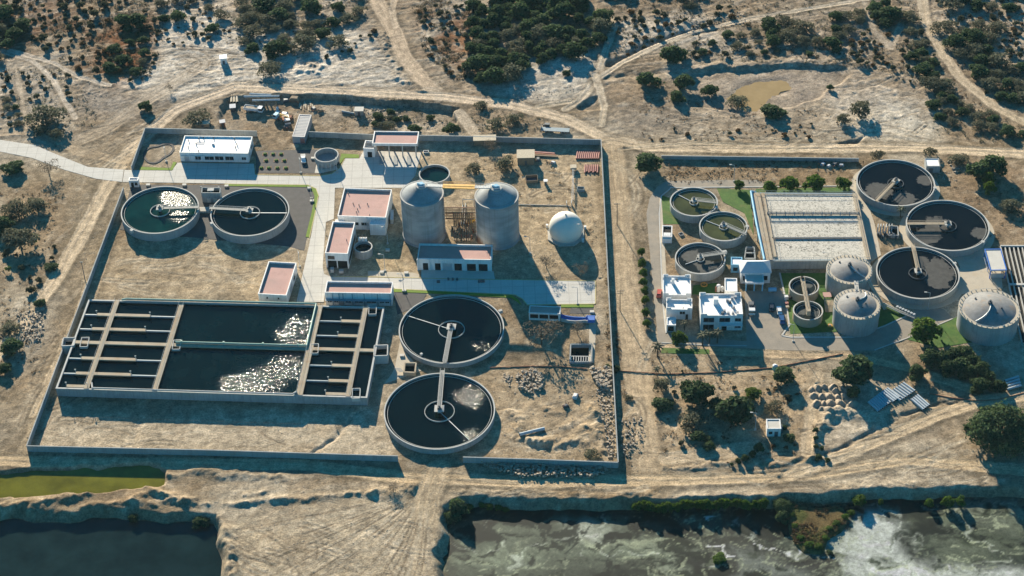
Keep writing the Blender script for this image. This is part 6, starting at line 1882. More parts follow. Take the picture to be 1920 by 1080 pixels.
for i, (x, y, s) in enumerate(((1522, 731, 8), (1533, 727, 7), (1545, 725, 9), (1562, 726, 8), (1567, 733, 9), (1580, 727, 7), (1590, 733, 7), (1526, 742, 9), (1541, 743, 9), (1556, 744, 8), (1571, 745, 9), (1585, 742, 7), (1531, 757, 9), (1545, 756, 8), (1558, 757, 10), (1575, 757, 10), (1590, 752, 8), (1598, 758, 9), (1540, 767, 8), (1556, 768, 8))):
    g = G(x, y); o = bpy.data.objects.new('dirt_mound', mm[i % 5]); COL.objects.link(o)
    q = s * mpp(x, y) * (1.35 + .25 * math.sin(i * 2.3))
    o.location = (g.x, g.y, g.z - .1); o.scale = (q * (1 + .2 * math.sin(i * 3.1)), q, q * .66); o.rotation_euler = (0, 0, i * 1.3)
    tag(o, 'tipped heap of pale earth in the close packed group above the round hollow', 'dirt heap', 'close packed earth heaps above the round hollow')
# rubble
def rubble(name, label, zones, seed, m='rock'):
    rg = random.Random(seed); k = MB()
    for poly, n, s0, s1, lift in zones:
        xs, ys = [p[0] for p in poly], [p[1] for p in poly]
        W_ = wpts(poly); c = 0
        while c < n:
            x, y = rg.uniform(min(xs), max(xs)), rg.uniform(min(ys), max(ys))
            ins = False
            for i in range(len(poly)):
                (ax, ay), (bx, by) = poly[i], poly[(i + 1) % len(poly)]
                if (ay > y) != (by > y) and x < ax + (y - ay) * (bx - ax) / (by - ay): ins = not ins
            if not ins: continue
            c += 1
            g = G(x, y); s = rg.uniform(s0, s1) ** 1
            up = rg.random() * lift
            vs = []
            for dx, dy, dz in ((-1, -1, -1), (1, -1, -1), (1, 1, -1), (-1, 1, -1), (-1, -1, 1), (1, -1, 1), (1, 1, 1), (-1, 1, 1)):
                vs.append((g.x + dx * s * rg.uniform(.4, 1.1), g.y + dy * s * rg.uniform(.4, 1.1), g.z + up + dz * s * rg.uniform(.3, .8)))
            k.add(vs, [(3, 2, 1, 0), (4, 5, 6, 7), (0, 1, 5, 4), (1, 2, 6, 5), (2, 3, 7, 6), (3, 0, 4, 7)])
    o = k.build(name, m); tag(o, label, 'rubble', kind='stuff')
rubble('rubble', 'broken stone and concrete rubble heaped inside and outside the southeast corner of the wall', [([(968, 703), (1000, 690), (1020, 705), (1015, 735), (985, 738), (965, 720)], 230, .15, .55, .9), ([(1106, 692), (1146, 692), (1146, 735), (1125, 730), (1108, 705)], 260, .2, .65, 1.2), ([(1115, 730), (1150, 730), (1156, 860), (1140, 860), (1130, 790)], 200, .12, .45, .3), ([(900, 868), (1100, 866), (1150, 875), (1120, 896), (980, 896), (940, 886)], 700, .15, .5, 1.0), ([(1165, 790), (1205, 780), (1210, 840), (1180, 860), (1165, 850)], 120, .12, .4, .4), ([(940, 700), (960, 705), (955, 725)], 40, .15, .4, .3)], 3)
rubble('rubble', 'scattered stones on the slope and storage ground north of the plants', [([(655, 205), (760, 205), (740, 240), (660, 225)], 260, .12, .4, .2), ([(960, 160), (1080, 160), (1075, 195), (970, 185)], 90, .06, .25, .1), ([(1285, 30), (1400, 20), (1420, 40), (1290, 60)], 120, .12, .4, .1), ([(1680, 340), (1780, 320), (1800, 340)], 50, .12, .35, .1), ([(140, 150), (205, 155), (200, 195), (150, 200)], 70, .06, .3, .1), ([(1775, 300), (1800, 300), (1815, 320), (1790, 325)], 90, .15, .4, .2), ([(1850, 100), (1910, 90), (1915, 140), (1860, 150)], 120, .12, .4, .2), ([(30, 590), (85, 575), (80, 640), (40, 640)], 170, .15, .5, .4)], 8)

rubble('stones', 'small loose stones and litter strewn over the bare ground around both plants', [([(60, 770), (700, 770), (740, 845), (60, 840)], 160, .05, .16, 0), ([(430, 900), (830, 900), (820, 1090), (430, 1090)], 420, .05, .2, 0), ([(930, 690), (1150, 700), (1156, 860), (900, 850)], 320, .06, .25, 0), ([(1170, 660), (1530, 690), (1530, 930), (1180, 930)], 420, .05, .2, 0), ([(1530, 800), (1900, 780), (1900, 910), (1500, 920)], 260, .05, .18, 0), ([(880, 290), (1110, 300), (1120, 510), (980, 480)], 260, .05, .2, 0), ([(420, 190), (640, 190), (640, 240), (420, 240)], 200, .06, .25, 0), ([(1230, 300), (1620, 300), (1620, 340), (1240, 340)], 220, .05, .2, 0), ([(170, 470), (550, 465), (555, 550), (170, 555)], 130, .05, .15, 0), ([(0, 360), (220, 360), (60, 840), (0, 840)], 260, .05, .2, 0), ([(320, 40), (760, 50), (800, 165), (330, 180)], 260, .06, .22, 0), ([(1200, 130), (1760, 120), (1760, 260), (1180, 265)], 420, .06, .25, 0)], 14)

# ------------------------------------------------------------------ vegetation
def leaves_mesh(name, lobes, n, s0, s1, mat_, seed, shell=.55):
    """n small bent leaf sprays spread through the lobes (x, y, z, rx, ry, rz)"""
    rg = np.random.default_rng(seed)
    vol = np.array([l[3] * l[4] * l[5] for l in lobes]) ** .75; vol /= vol.sum()
    pick = rg.choice(len(lobes), n, p=vol)
    L = np.array(lobes)[pick]
    d = rg.normal(size=(n, 3)); d /= np.linalg.norm(d, axis=1, keepdims=True)
    d[:, 2] = np.where(d[:, 2] < -.45, -d[:, 2], d[:, 2])
    r = (shell + (1.08 - shell) * rg.random((n, 1)) ** .7) * np.where(rg.random((n, 1)) < .1, rg.uniform(1.0, 1.45, (n, 1)), 1)
    c = L[:, :3] + d * L[:, 3:] * r
    nrm = d + rg.normal(size=(n, 3)) * .55; nrm /= np.linalg.norm(nrm, axis=1, keepdims=True)
    t = np.cross(nrm, rg.normal(size=(n, 3))); t /= np.linalg.norm(t, axis=1, keepdims=True)
    b = np.cross(nrm, t)
    s = rg.uniform(s0, s1, (n, 1)); q = s * rg.uniform(.5, 1.0, (n, 1))
    k = nrm * s * .25
    V = np.stack([c - t * s - b * q * .4 - k, c - b * q, c + t * s * .9 - b * q * .1 - k, c + b * q + k * .3], 1).reshape(-1, 3)
    me = bpy.data.meshes.new(name)
    me.from_pydata(V.tolist(), [], np.arange(4 * n).reshape(-1, 4).tolist())
    me.materials.append(MT[mat_])
    return me
def trunk_mesh(name, h, r, lobes, seed, mat_='bark', limbs=6):
    rg = random.Random(seed); k = MB()
    k.tube((0, 0, -.4), (0.05, 0.03, h * .45), r, 8, r * .75)
    k.tube((0.05, 0.03, h * .45), (0.0, 0.0, h * .8), r * .75, 7, r * .3)
    for l in rg.sample(lobes, min(limbs, len(lobes))):
        k.tube((0.04, 0.02, h * rg.uniform(.25, .5)), (l[0] * .85, l[1] * .85, l[2]), r * .45, 6, r * .12)
    me = bpy.data.meshes.new(name); me.from_pydata(k.v, [], k.f); me.materials.append(MT[mat_])
    return me
def lobes_for(seed, n, R, h, flat=.7, spread=.62, z0=.45):
    rg = random.Random(seed); out = [(0, 0, h * .62, R * .55, R * .55, h * .3)]
    for i in range(n):
        a = 2 * math.pi * (i + rg.random() * .7) / n
        d = R * spread * rg.uniform(.35, 1.3); q = R * rg.uniform(.18, .5)
        out.append((d * math.cos(a), d * math.sin(a), h * (z0 + rg.random() * .38), q, q, q * flat * rg.uniform(.8, 1.2)))
    return out
PROTO = {}
def proto_tree(kind, n, mat_, nl, R, h, nleaf, s0, s1, tr, **kw):
    PROTO[kind] = []
    for i in range(n):
        lb = lobes_for(hash_(kind) + i * 7, nl, R, h, **kw)
        PROTO[kind].append((trunk_mesh(kind + '_trunk', h, tr, lb, i + 3), leaves_mesh(kind + '_crown', lb, nleaf, s0, s1, mat_, hash_(kind) + i), R, h))
def hash_(s): return sum(ord(c) * (i + 3) for i, c in enumerate(s)) % 997
# unit trees: crown radius R metres
proto_tree('broadleaf_tree', 4, 'leaf_bright', 10, 3.0, 4.6, 1500, .20, .46, .22, flat=.95, z0=.25)
proto_tree('dark_tree', 5, 'leaf_dark', 13, 3.0, 4.3, 1700, .20, .48, .22, flat=.9, z0=.2)
proto_tree('desert_tree', 5, 'leaf_olive', 13, 3.0, 3.6, 1050, .12, .34, .18, flat=.7, spread=.7, z0=.2)
proto_tree('bare_tree', 3, 'twig', 10, 3.0, 4.2, 620, .06, .24, .16, flat=.7, spread=.8)
proto_tree('big_tree', 2, 'leaf_dark', 22, 8.5, 9.5, 8000, .24, .56, .5, flat=.85, spread=.66, z0=.25)
PROTO['shrub'] = []
for i in range(6):
    lb = lobes_for(50 + i, 5, 1.0, 1.25, flat=.85, spread=.5, z0=.25)
    PROTO['shrub'].append(leaves_mesh('shrub', lb, 360, .11, .28, 'leaf_scrub', 60 + i, .3))
PROTO['brown_shrub'] = []
for i in range(4):
    lb = lobes_for(80 + i, 6, 1.0, .8, flat=.6, spread=.6, z0=.2)
    PROTO['brown_shrub'].append(leaves_mesh('brown_shrub', lb, 260, .09, .24, 'leaf_brown', 90 + i, .3))
PROTO['green_shrub'] = []
for i in range(4):
    lb = lobes_for(120 + i, 5, 1.0, 1.5, flat=.95, spread=.5, z0=.3)
    PROTO['green_shrub'].append(leaves_mesh('green_shrub', lb, 300, .08, .2, 'leaf_bright', 130 + i, .3))
CNT = [0]
def place_tree(kind, px, py, hw, label, group=None, tall=1.0, name=None):
    CNT[0] += 1; i = CNT[0]
    tm, cm, R, h = PROTO[kind][i % len(PROTO[kind])]
    s = hw * mpp(px, py) / R * 1.08
    z = 0.0
    for _ in range(3):
        p = U(px, py, z + s * h * .5 * tall); z = gz(p.x, p.y)
    nm = name or {'dark_tree': 'tree', 'big_tree': 'tree', 'broadleaf_tree': 'tree'}.get(kind, kind)
    r = thing(nm, label, 'tree', (p.x, p.y, z), group)
    for pn, me in (('trunk', tm), ('crown', cm)):
        o = bpy.data.objects.new(pn, me); COL.objects.link(o); o.parent = r
    r.scale = (s, s, s * tall); r.rotation_euler = (0, 0, (i * 2.4) % 6.28)
    return r
def place_shrub(kind, px, py, hw, label, group=None, tall=1.0):
    CNT[0] += 1; i = CNT[0]
    me = PROTO[kind][i % len(PROTO[kind])]
    o = bpy.data.objects.new('shrub', me); COL.objects.link(o)
    s = hw * mpp(px, py) * 1.15
    z = 0.0
    for _ in range(3):
        p = U(px, py, z + s * .6); z = gz(p.x, p.y)
    o.location = (p.x, p.y, z - .05 * s); o.scale = (s, s, s * tall); o.rotation_euler = (0, 0, (i * 1.7) % 6.28)
    return tag(o, label, 'shrub', group)
def inside(poly, x, y):
    ins = False
    for i in range(len(poly)):
        (ax, ay), (bx, by) = poly[i], poly[(i + 1) % len(poly)]
        if (ay > y) != (by > y) and x < ax + (y - ay) * (bx - ax) / (by - ay): ins = not ins
    return ins
def on_road(x, y, pad=4):
    for line, wpx, *_ in ROADS:
        for (ax, ay), (bx, by) in zip(line, line[1:]):
            ex, ey = bx - ax, (by - ay)
            t = max(0, min(1, ((x - ax) * ex + (y - ay) * ey) / (ex * ex + ey * ey)))
            if math.hypot((x - ax - t * ex), (y - ay - t * ey) * 1.4) < wpx * .5 + pad: return True
    return False
rs = random.Random(21)
TAKEN = []
def scatter(poly, n, h0, h1, gap, fn, road=True):
    xs, ys = [p[0] for p in poly], [p[1] for p in poly]
    got = tries = 0
    while got < n and tries < n * 60:
        tries += 1
        x, y = rs.uniform(min(xs), max(xs)), rs.uniform(min(ys), max(ys))
        s = h0 + (h1 - h0) * rs.random() ** 1.8
        if not inside(poly, x, y) or (road and on_road(x, y, s * .6)): continue
        if any(abs(x - a) < (s + q) * gap and abs(y - b) < (s + q) * gap * .75 for a, b, q in TAKEN): continue
        TAKEN.append((x, y, s)); fn(x, y, s); got += 1

# trees one can point at ----------------------------------------------------
for kind, x, y, hw, tall, lab in [
    ('broadleaf_tree', 1385, 346, 11, 1.0, 'small round bright green tree, leftmost in the row above the foam basin'),
    ('broadleaf_tree', 1442, 348, 13, .95, 'round bright green tree, second from left in the row above the foam basin'),
    ('broadleaf_tree', 1481, 344, 18, .9, 'broad dark green tree, third from left in the row above the foam basin'),
    ('broadleaf_tree', 1528, 343, 21, .9, 'largest tree of the row above the foam basin, fourth from left'),
    ('broadleaf_tree', 1584, 345, 16, .9, 'rightmost green tree of the row above the foam basin, beside the top round tank'),
    ('dark_tree', 1216, 304, 25, .9, 'dark bushy tree at the left end of the retaining wall, on the dirt track corner'),
    ('broadleaf_tree', 1274, 633, 15, 1.2, 'round green and ochre tree in front of the canteen porch'),
    ('broadleaf_tree', 1735, 617, 31, .95, 'big green spreading tree on the lawn left of the wide domed digester'),
    ('dark_tree', 1604, 690, 37, .85, 'large dark dense tree just above the big grey pipes'),
    ('dark_tree', 1601, 735, 14, 1.3, 'small dark tree below the large dense one, left of the grey pipes'),
    ('dark_tree', 1470, 703, 21, .9, 'dark green bushy tree beside the turquoise water tank'),
    ('dark_tree', 1720, 696, 18, .9, 'small round dark tree between the large dense tree and the dark hedge'),
    ('dark_tree', 1308, 735, 30, 1.0, 'dark green tree, upper left of the grove near the lone hut'),
    ('dark_tree', 1380, 765, 36, .9, 'largest dark tree in the middle of the grove near the lone hut'),
    ('dark_tree', 1343, 757, 18, .9, 'small dark tree between the two big ones of the grove'),
    ('broadleaf_tree', 1412, 737, 17, .8, 'bright green tree at the top right of the grove near the lone hut'),
    ('desert_tree', 1302, 787, 26, .8, 'dull green tree below the upper left tree of the grove'),
    ('desert_tree', 1240, 722, 15, 1.5, 'tall grey green tree right of the dirt road below the palm'),
    ('dark_tree', 1245, 757, 20, .6, 'dark bush under the tall grey green tree by the dirt road'),
    ('dark_tree', 1310, 818, 18, .7, 'dark low tree at the lower edge of the grove, left'),
    ('dark_tree', 1328, 836, 12, .8, 'round dark bush, lowest of the grove'),
    ('desert_tree', 1452, 763, 16, .9, 'grey green tree above the lone hut'),
    ('dark_tree', 1423, 839, 10, 1.1, 'largest green bush of the little row left of the lone hut'),
    ('big_tree', 1866, 806, 54, 1.0, 'huge round dark tree at the right edge beside the diagonal dirt road'),
    ('dark_tree', 1835, 320, 26, .8, 'dark tree, left one of the group at the right of the top round tank'),
    ('dark_tree', 1860, 308, 25, 1.0, 'tall dark tree, upper right of the group at the right of the top round tank'),
    ('broadleaf_tree', 1853, 333, 12, 1.4, 'slim bright green tree in the middle of the group at the top right corner'),
    ('broadleaf_tree', 1856, 351, 13, 1.2, 'slim bright green tree, lowest of the group at the top right corner'),
    ('desert_tree', 1800, 299, 18, .6, 'low olive tree left of the dark group, under the dirt track'),
    ('desert_tree', 1893, 385, 22, .7, 'wide yellow green bush above the dark drying beds'),
    ('desert_tree', 1645, 290, 13, .8, 'olive tree just above the top round tank'),
    ('desert_tree', 1745, 284, 11, 1.2, 'thin grey tree beside the small white shed on the dirt track'),
    ('big_tree', 1465, 945, 18, .85, 'dense green tree standing on the lagoon bank above the grassy spit'),
    ('dark_tree', 1466, 968, 15, .8, 'dark green tree leaning over the lagoon at the foot of the bank'),
    ('dark_tree', 858, 950, 21, 1.0, 'bushy dark tree at the upper left corner of the lagoon'),
    ('dark_tree', 845, 968, 14, .8, 'small dark tree below the bushy one at the lagoon corner'),
    ('broadleaf_tree', 1612, 938, 15, .8, 'bright bush on the lagoon bank right of the spit'),
    ('broadleaf_tree', 1652, 940, 6, 1.3, 'tiny green bush alone on the dark lagoon bank'),
    ('broadleaf_tree', 1742, 942, 9, 1.2, 'small round green bush on the lagoon bank, left of the pair'),
    ('broadleaf_tree', 1777, 940, 13, 1.1, 'green bush, left one of the touching pair on the lagoon bank'),
    ('broadleaf_tree', 1800, 941, 11, 1.1, 'green bush, right one of the touching pair on the lagoon bank'),
    ('broadleaf_tree', 1347, 1048, 14, .35, 'bright green weed clump floating alone in the lagoon'),
    ('dark_tree', 248, 962, 9, 1.0, 'lone green bush on the edge of the dark lower left pond'),
    ('dark_tree', 375, 974, 16, .6, 'dark bush at the right corner of the lower left pond'),
    ('bare_tree', 1015, 629, 33, .9, 'wide leafless grey tree below the low pump shed'),
    ('bare_tree', 1024, 492, 15, 1.1, 'leafless grey tree left of the gas holder shadow'),
    ('bare_tree', 1092, 506, 13, 1.0, 'leafless grey tree in the shadow of the gas holder'),
    ('bare_tree', 1083, 619, 14, 1.0, 'small leafless tree above the square sump'),
    ('desert_tree', 945, 306, 17, .9, 'grey green tree left of the square plank shelter'),
    ('desert_tree', 889, 314, 15, .8, 'thin greyish tree with dark foot behind the right silo'),
    ('bare_tree', 923, 275, 14, .8, 'leafless bush in front of the plank lean-to at the wall'),
    ('dark_tree', 846, 240, 15, .8, 'dark green tree just outside the north wall by the sunken yard end'),
    ('desert_tree', 930, 232, 17, .8, 'dark olive tree outside the north wall, left of the pair by the trailer'),
    ('desert_tree', 962, 222, 16, .7, 'olive tree outside the north wall, right of the pair by the trailer'),
    ('desert_tree', 903, 196, 13, .7, 'thin tree beside the little lane joining the dirt road'),
    ('desert_tree', 370, 221, 25, .55, 'wide low olive bush outside the north wall behind the office'),
    ('dark_tree', 272, 198, 13, .8, 'lone dark bush in the fork of the dirt roads'),
    ('bare_tree', 318, 165, 6, 1.6, 'small dead tree on the pale ground above the dirt road fork'),
    ('desert_tree', 83, 213, 32, .75, 'wide olive tree, upper of the three near the entrance road'),
    ('desert_tree', 76, 243, 15, .9, 'thin olive tree in the middle of the three near the entrance road'),
    ('desert_tree', 105, 250, 15, .9, 'thin dark tree standing right on the edge of the entrance road'),
    ('bare_tree', 90, 316, 17, 1.0, 'sparse tree just below the entrance road'),
    ('dark_tree', 25, 313, 20, .6, 'dark low bush below the entrance road at the left edge'),
    ('desert_tree', 32, 390, 26, .9, 'olive tree, upper left of the clump at the left edge below the road'),
    ('desert_tree', 68, 384, 20, .9, 'olive tree, upper right of the clump at the left edge below the road'),
    ('desert_tree', 36, 448, 30, .9, 'olive round tree, lowest of the clump at the left edge below the road'),
    ('dark_tree', 5, 420, 22, .8, 'dark tree cut by the left edge, beside the olive clump'),
    ('dark_tree', 96, 500, 13, .5, 'dark low bush on the strip between the two left dirt tracks'),
    ('dark_tree', 75, 567, 11, .7, 'small dark bush above the pale rubble by the left dirt track'),
    ('desert_tree', 18, 617, 19, .9, 'olive bush at the left edge level with the big basin'),
    ('dark_tree', 18, 650, 21, .8, 'dark bush at the left edge just below the olive one'),
    ('dark_tree', 8, 690, 14, .8, 'small dark bush, lowest at the left edge'),
    ('desert_tree', 505, 128, 22, .7, 'grey olive tree on the pale ground with a long dark shadow'),
    ('dark_tree', 1265, 100, 24, .8, 'dark tree right of the crossing of tracks'),
    ('dark_tree', 1212, 148, 22, .8, 'dark round tree below the ditch right of the track crossing'),
    ('dark_tree', 1280, 152, 19, .8, 'dark tree at the left end of the pit with the muddy puddle'),
    ('dark_tree', 1332, 168, 15, .8, 'green bush standing at the upper left of the muddy puddle'),
    ('desert_tree', 1382, 190, 18, .9, 'greyish tree at the lower left rim of the muddy puddle'),
    ('dark_tree', 1450, 208, 22, .6, 'dark green bush below the muddy puddle'),
    ('desert_tree', 1580, 222, 13, 1.1, 'left olive tree of the pair right of the puddle pit'),
    ('desert_tree', 1612, 205, 21, 1.0, 'right taller olive tree of the pair right of the puddle pit'),
    ('dark_tree', 1557, 163, 6, 1.2, 'tiny dark bush on the right rim of the puddle pit'),
    ('dark_tree', 1062, 137, 8, .8, 'small lone green bush on the pale slope below the wood'),
    ('dark_tree', 1270, 180, 15, .8, 'dark bush below the tree at the left end of the puddle pit'),
    ('dark_tree', 232, 38, 20, .8, 'dark tree on the pale ground, upper right of the brown scrub'),
    ('dark_tree', 255, 36, 19, .8, 'dark tree beside the one at the upper right of the brown scrub'),
    ('dark_tree', 1556, 1035, 6, .5, 'tiny green clump off the tip of the grassy spit'),
    ('desert_tree', 1108, 852, 15, .6, 'yellowish dry bush by the south wall near the southeast corner'),
    ('desert_tree', 1178, 746, 8, .7, 'ochre bush right of the dividing wall near the rubble'),
    ('bare_tree', 737, 918, 14, .5, 'dark dry bush mound beside the dirt crossing below the lowest round tank'),
    ('dark_tree', 1155, 690, 9, .8, 'dark bush against the dividing wall by the pipeline'),
    ('dark_tree', 1139, 688, 7, .7, 'small dark bush left of the dividing wall above the rubble'),
]:
    place_tree(kind, x, y, hw, lab, None, tall); TAKEN.append((x, y, hw))
# dark hedge right of the pipes: separate trees of one clump
for x, y, hw in ((1745, 668, 20), (1768, 672, 20), (1790, 664, 18), (1812, 660, 17), (1776, 688, 19), (1800, 684, 19), (1822, 676, 16), (1818, 696, 17), (1842, 690, 18), (1836, 722, 19), (1852, 706, 15), (1872, 722, 15)):
    place_tree('dark_tree', x, y, hw, 'dark dense tree in the long clump running down between the lawn and the grey pipes', 'trees of the long dark clump', 1.0); TAKEN.append((x, y, hw))
for i, (x, y) in enumerate(((1203, 472), (1205, 492), (1206, 510), (1206, 528), (1208, 546), (1209, 562), (1211, 585), (1213, 606))):
    place_tree('broadleaf_tree', x, y, 8.5, 'small green tree in the straight row along the dirt road left of the white offices', 'roadside row of small trees', 1.2); TAKEN.append((x, y, 8))
for i, x in enumerate(range(1190, 1440, 9)):
    place_tree('broadleaf_tree', x, 942 + (i % 3) * 2, 7 + (i % 4), 'dark green bush of the continuous reed hedge at the foot of the lagoon bank', 'reed hedge along the lagoon bank', 1.5)
for x, y, hw in ((905, 945, 8), (918, 946, 9), (935, 947, 8), (948, 948, 7), (880, 950, 8)):
    place_tree('broadleaf_tree', x, y, hw, 'small green bush on the lagoon bank right of the corner tree', 'bushes beside the lagoon corner tree', .7)
for x, y, hw in ((1372, 870, 4), (1384, 864, 6), (1396, 858, 7), (1410, 850, 7)):
    place_tree('dark_tree', x, y, hw, 'small green bush in the diagonal row below the lone hut', 'diagonal row of little bushes', 1.1)
for x, y, hw in ((1535, 856, 8), (1552, 862, 6), (1541, 840, 5), (1530, 836, 5), (1529, 820, 5), (1530, 805, 6)):
    place_tree('dark_tree', x, y, hw, 'small dark bush on the left rim of the round hollow', 'bushes on the rim of the round hollow', .7)
for x, y, hw in ((1840, 765, 5), (1813, 800, 8)):
    place_tree('dark_tree', x, y, hw, 'small dark bush just left of the huge round tree', 'bushes beside the huge tree', .7)
for x, y, hw in ((1480, 820, 11), (1468, 800, 7)):
    place_tree('dark_tree', x, y, hw, 'dark low bush just right of the lone hut', 'bushes right of the hut', .7)
for i, (x, y, hw) in enumerate(((1490, 985, 7), (1500, 1008, 8), (1515, 1020, 9), (1535, 1024, 8), (1548, 1008, 8), (1556, 990, 7), (1570, 980, 8), (1585, 968, 8), (1596, 960, 8), (1484, 965, 7))):
    place_tree('broadleaf_tree', x, y, hw, 'green waterside bush fringing the grassy spit of the lagoon', 'bushes fringing the grassy spit', .45)

# palms
def frond_mesh():
    k = MB()
    for i in range(17):
        a = i * 2.4; el = .9 - 1.5 * (i / 17)
        prev = None
        for j in range(5):
            q = j / 4; rr_ = 1.9 * q; zz = math.sin(el) * 1.5 * q - .9 * q * q
            wd = .34 * (1 - .7 * q) + .03
            c = (rr_ * math.cos(a) * math.cos(el * .6), rr_ * math.sin(a) * math.cos(el * .6), zz)
            n = (-math.sin(a) * wd, math.cos(a) * wd)
            cur = [(c[0] - n[0], c[1] - n[1], c[2] - .12), c, (c[0] + n[0], c[1] + n[1], c[2] - .12)]
            if prev: k.add(prev + cur, [(0, 1, 4, 3), (1, 2, 5, 4)])
            prev = cur
    me = bpy.data.meshes.new('palm_fronds'); me.from_pydata(k.v, [], k.f); me.materials.append(MT['leaf_olive'])
    return me
FM = frond_mesh()
tk = MB().tube((0, 0, -.3), (.05, 0, 4.2), .2, 8, .16)
TM = bpy.data.meshes.new('palm_trunk'); TM.from_pydata(tk.v, [], tk.f); TM.materials.append(MT['bark'])
for x, y, s, lab in ((1318, 626, 1.25, 'leftmost of the three palms in front of the two storey office'), (1331, 622, 1.2, 'middle palm of the three in front of the two storey office'), (1346, 622, 1.25, 'rightmost of the three palms in front of the two storey office'), (1233, 648, 1.2, 'lone palm beside the dirt road at the corner of the street'), (1284, 604, .9, 'palm in the shade of the canteen front'), (1690, 390, 1.0, 'slim palm between the top round tank and the rightmost one'), (1232, 690, .8, 'dark little palm by the pipeline below the street corner')):
    g = U(x, y, 4.2 * s); r = thing('palm_tree', lab, 'palm', (g.x, g.y, gz(g.x, g.y)))
    for pn, me in (('trunk', TM), ('crown', FM)):
        o = bpy.data.objects.new(pn, me); COL.objects.link(o); o.parent = r
        if pn == 'crown': o.location = (.05, 0, 4.2)
    r.scale = (s, s, s); r.rotation_euler = (0, 0, x)

# the wood and the scrub -----------------------------------------------------
WOOD = [(885, 5), (960, -25), (1085, -25), (1138, 30), (1122, 72), (1085, 92), (1050, 100), (1010, 122), (955, 142), (885, 152), (872, 128), (882, 60)]
scatter(WOOD, 78, 13, 24, .42, lambda x, y, s: place_tree('dark_tree' if rs.random() < .72 else 'desert_tree', x, y, s, 'tree inside the dense dark wood above the middle of the dirt road', 'trees of the dense wood', .85), road=False)
def zone_trees(poly, n, h0, h1, gap, lab, grp, kinds=('dark_tree', 'desert_tree')):
    scatter(poly, n, h0, h1, gap, lambda x, y, s: place_tree(kinds[0] if rs.random() < .45 else kinds[1], x, y, s, lab, grp, .68))
zone_trees([(440, -30), (580, -30), (610, 40), (560, 96), (470, 92), (425, 40)], 26, 13, 24, .5, 'dark desert tree in the thicket above the pale bare ground with the tiny white cabin', 'trees of the upper left thicket')
zone_trees([(580, -20), (680, -30), (700, 20), (640, 85), (590, 70)], 10, 12, 20, .6, 'dark desert tree between the upper left thicket and the road from the top edge', 'trees beside the top road')
zone_trees([(-20, 20), (40, 20), (45, 110), (-20, 120)], 8, 14, 24, .6, 'dark tree at the top left corner of the scrub', 'trees of the top left corner')
zone_trees([(260, 10), (420, -20), (420, 50), (330, 60)], 9, 9, 16, .8, 'dark small tree on pale ground between the brown scrub and the upper thicket', 'trees on the pale upper ground')
zone_trees([(190, 90), (270, 70), (285, 130), (200, 150)], 8, 10, 17, .7, 'dark tree in the rusty brown scrub above the road fork', 'trees of the rusty scrub')
zone_trees([(1420, 40), (1580, 15), (1600, 60), (1580, 85), (1440, 75)], 14, 13, 21, .55, 'dark tree of the belt below the upper right track', 'trees of the belt below the track')
zone_trees([(1600, -10), (1680, -10), (1670, 50), (1610, 40)], 7, 12, 22, .6, 'dark tree between the upper right track and the curving dirt road', 'trees by the curving road')
zone_trees([(1680, 15), (1728, 20), (1770, 120), (1810, 180), (1770, 195), (1740, 150), (1690, 90)], 17, 12, 22, .5, 'dark tree along the left side of the curving dirt road at the upper right', 'trees left of the curving road')
zone_trees([(1765, -20), (1900, -30), (1900, 20), (1770, 15)], 9, 13, 22, .55, 'dark tree at the top edge right of the curving dirt road', 'trees at the top right edge')
zone_trees([(1770, 50), (1870, 40), (1880, 110), (1820, 130), (1780, 80)], 13, 13, 24, .52, 'dark tree in the thicket right of the curving dirt road', 'trees right of the curving road')
zone_trees([(1830, 130), (1930, 120), (1930, 200), (1880, 185)], 11, 12, 20, .55, 'dark tree near the right edge above the end of the curving road', 'trees at the upper right edge')
zone_trees([(1745, 195), (1790, 190), (1900, 225), (1925, 255), (1850, 240), (1760, 222)], 14, 11, 19, .55, 'dark tree below the curving dirt road, above the long straight track', 'trees below the curving road')
zone_trees([(1130, -20), (1200, -30), (1320, -30), (1320, 20), (1230, 25), (1150, 15)], 12, 10, 18, .65, 'dark tree at the top edge right of the dense wood', 'trees at the top edge right of the wood')
zone_trees([(1290, 60), (1420, 55), (1560, 90), (1520, 105), (1300, 100)], 11, 7, 14, .8, 'small dark tree in the scrub above the puddle pit', 'small trees above the puddle pit')
zone_trees([(690, 205), (780, 205), (850, 225), (780, 240), (700, 235)], 9, 8, 15, .7, 'olive bushy tree in the sunken strip right of the small cabin', 'trees of the sunken strip')
zone_trees([(10, 180), (60, 180), (60, 240), (10, 235)], 5, 7, 12, .8, 'small dark tree at the left edge above the entrance road', 'trees above the entrance road')
def zone_shrubs(poly, n, h0, h1, gap, lab, grp, kinds=('shrub', 'brown_shrub'), k=.7):
    scatter(poly, n, h0, h1, gap, lambda x, y, s: place_shrub(kinds[0] if rs.random() < k else kinds[1], x, y, s, lab, grp))
zone_shrubs([(0, -20), (280, -20), (300, 60), (280, 150), (180, 150), (120, 120), (60, 95), (0, 90)], 90, 4.5, 10, .75, 'low dark desert shrub in the brown scrub of the top left corner', 'shrubs of the brown scrub')
zone_shrubs([(780, 10), (885, 10), (885, 150), (850, 150), (800, 100)], 26, 4, 9, .9, 'low dark desert shrub on the brown slope left of the dense wood', 'shrubs left of the wood')
zone_shrubs([(1140, 20), (1420, 10), (1480, 100), (1300, 115), (1160, 100)], 42, 4, 9, .9, 'low dark desert shrub in the scrub around the upper right tracks', 'shrubs around the upper right tracks')
zone_shrubs([(1560, 30), (1740, 30), (1780, 180), (1700, 150), (1600, 110)], 34, 4, 9, .8, 'low dark desert shrub on the slope left of the curving dirt road', 'shrubs left of the curving road')
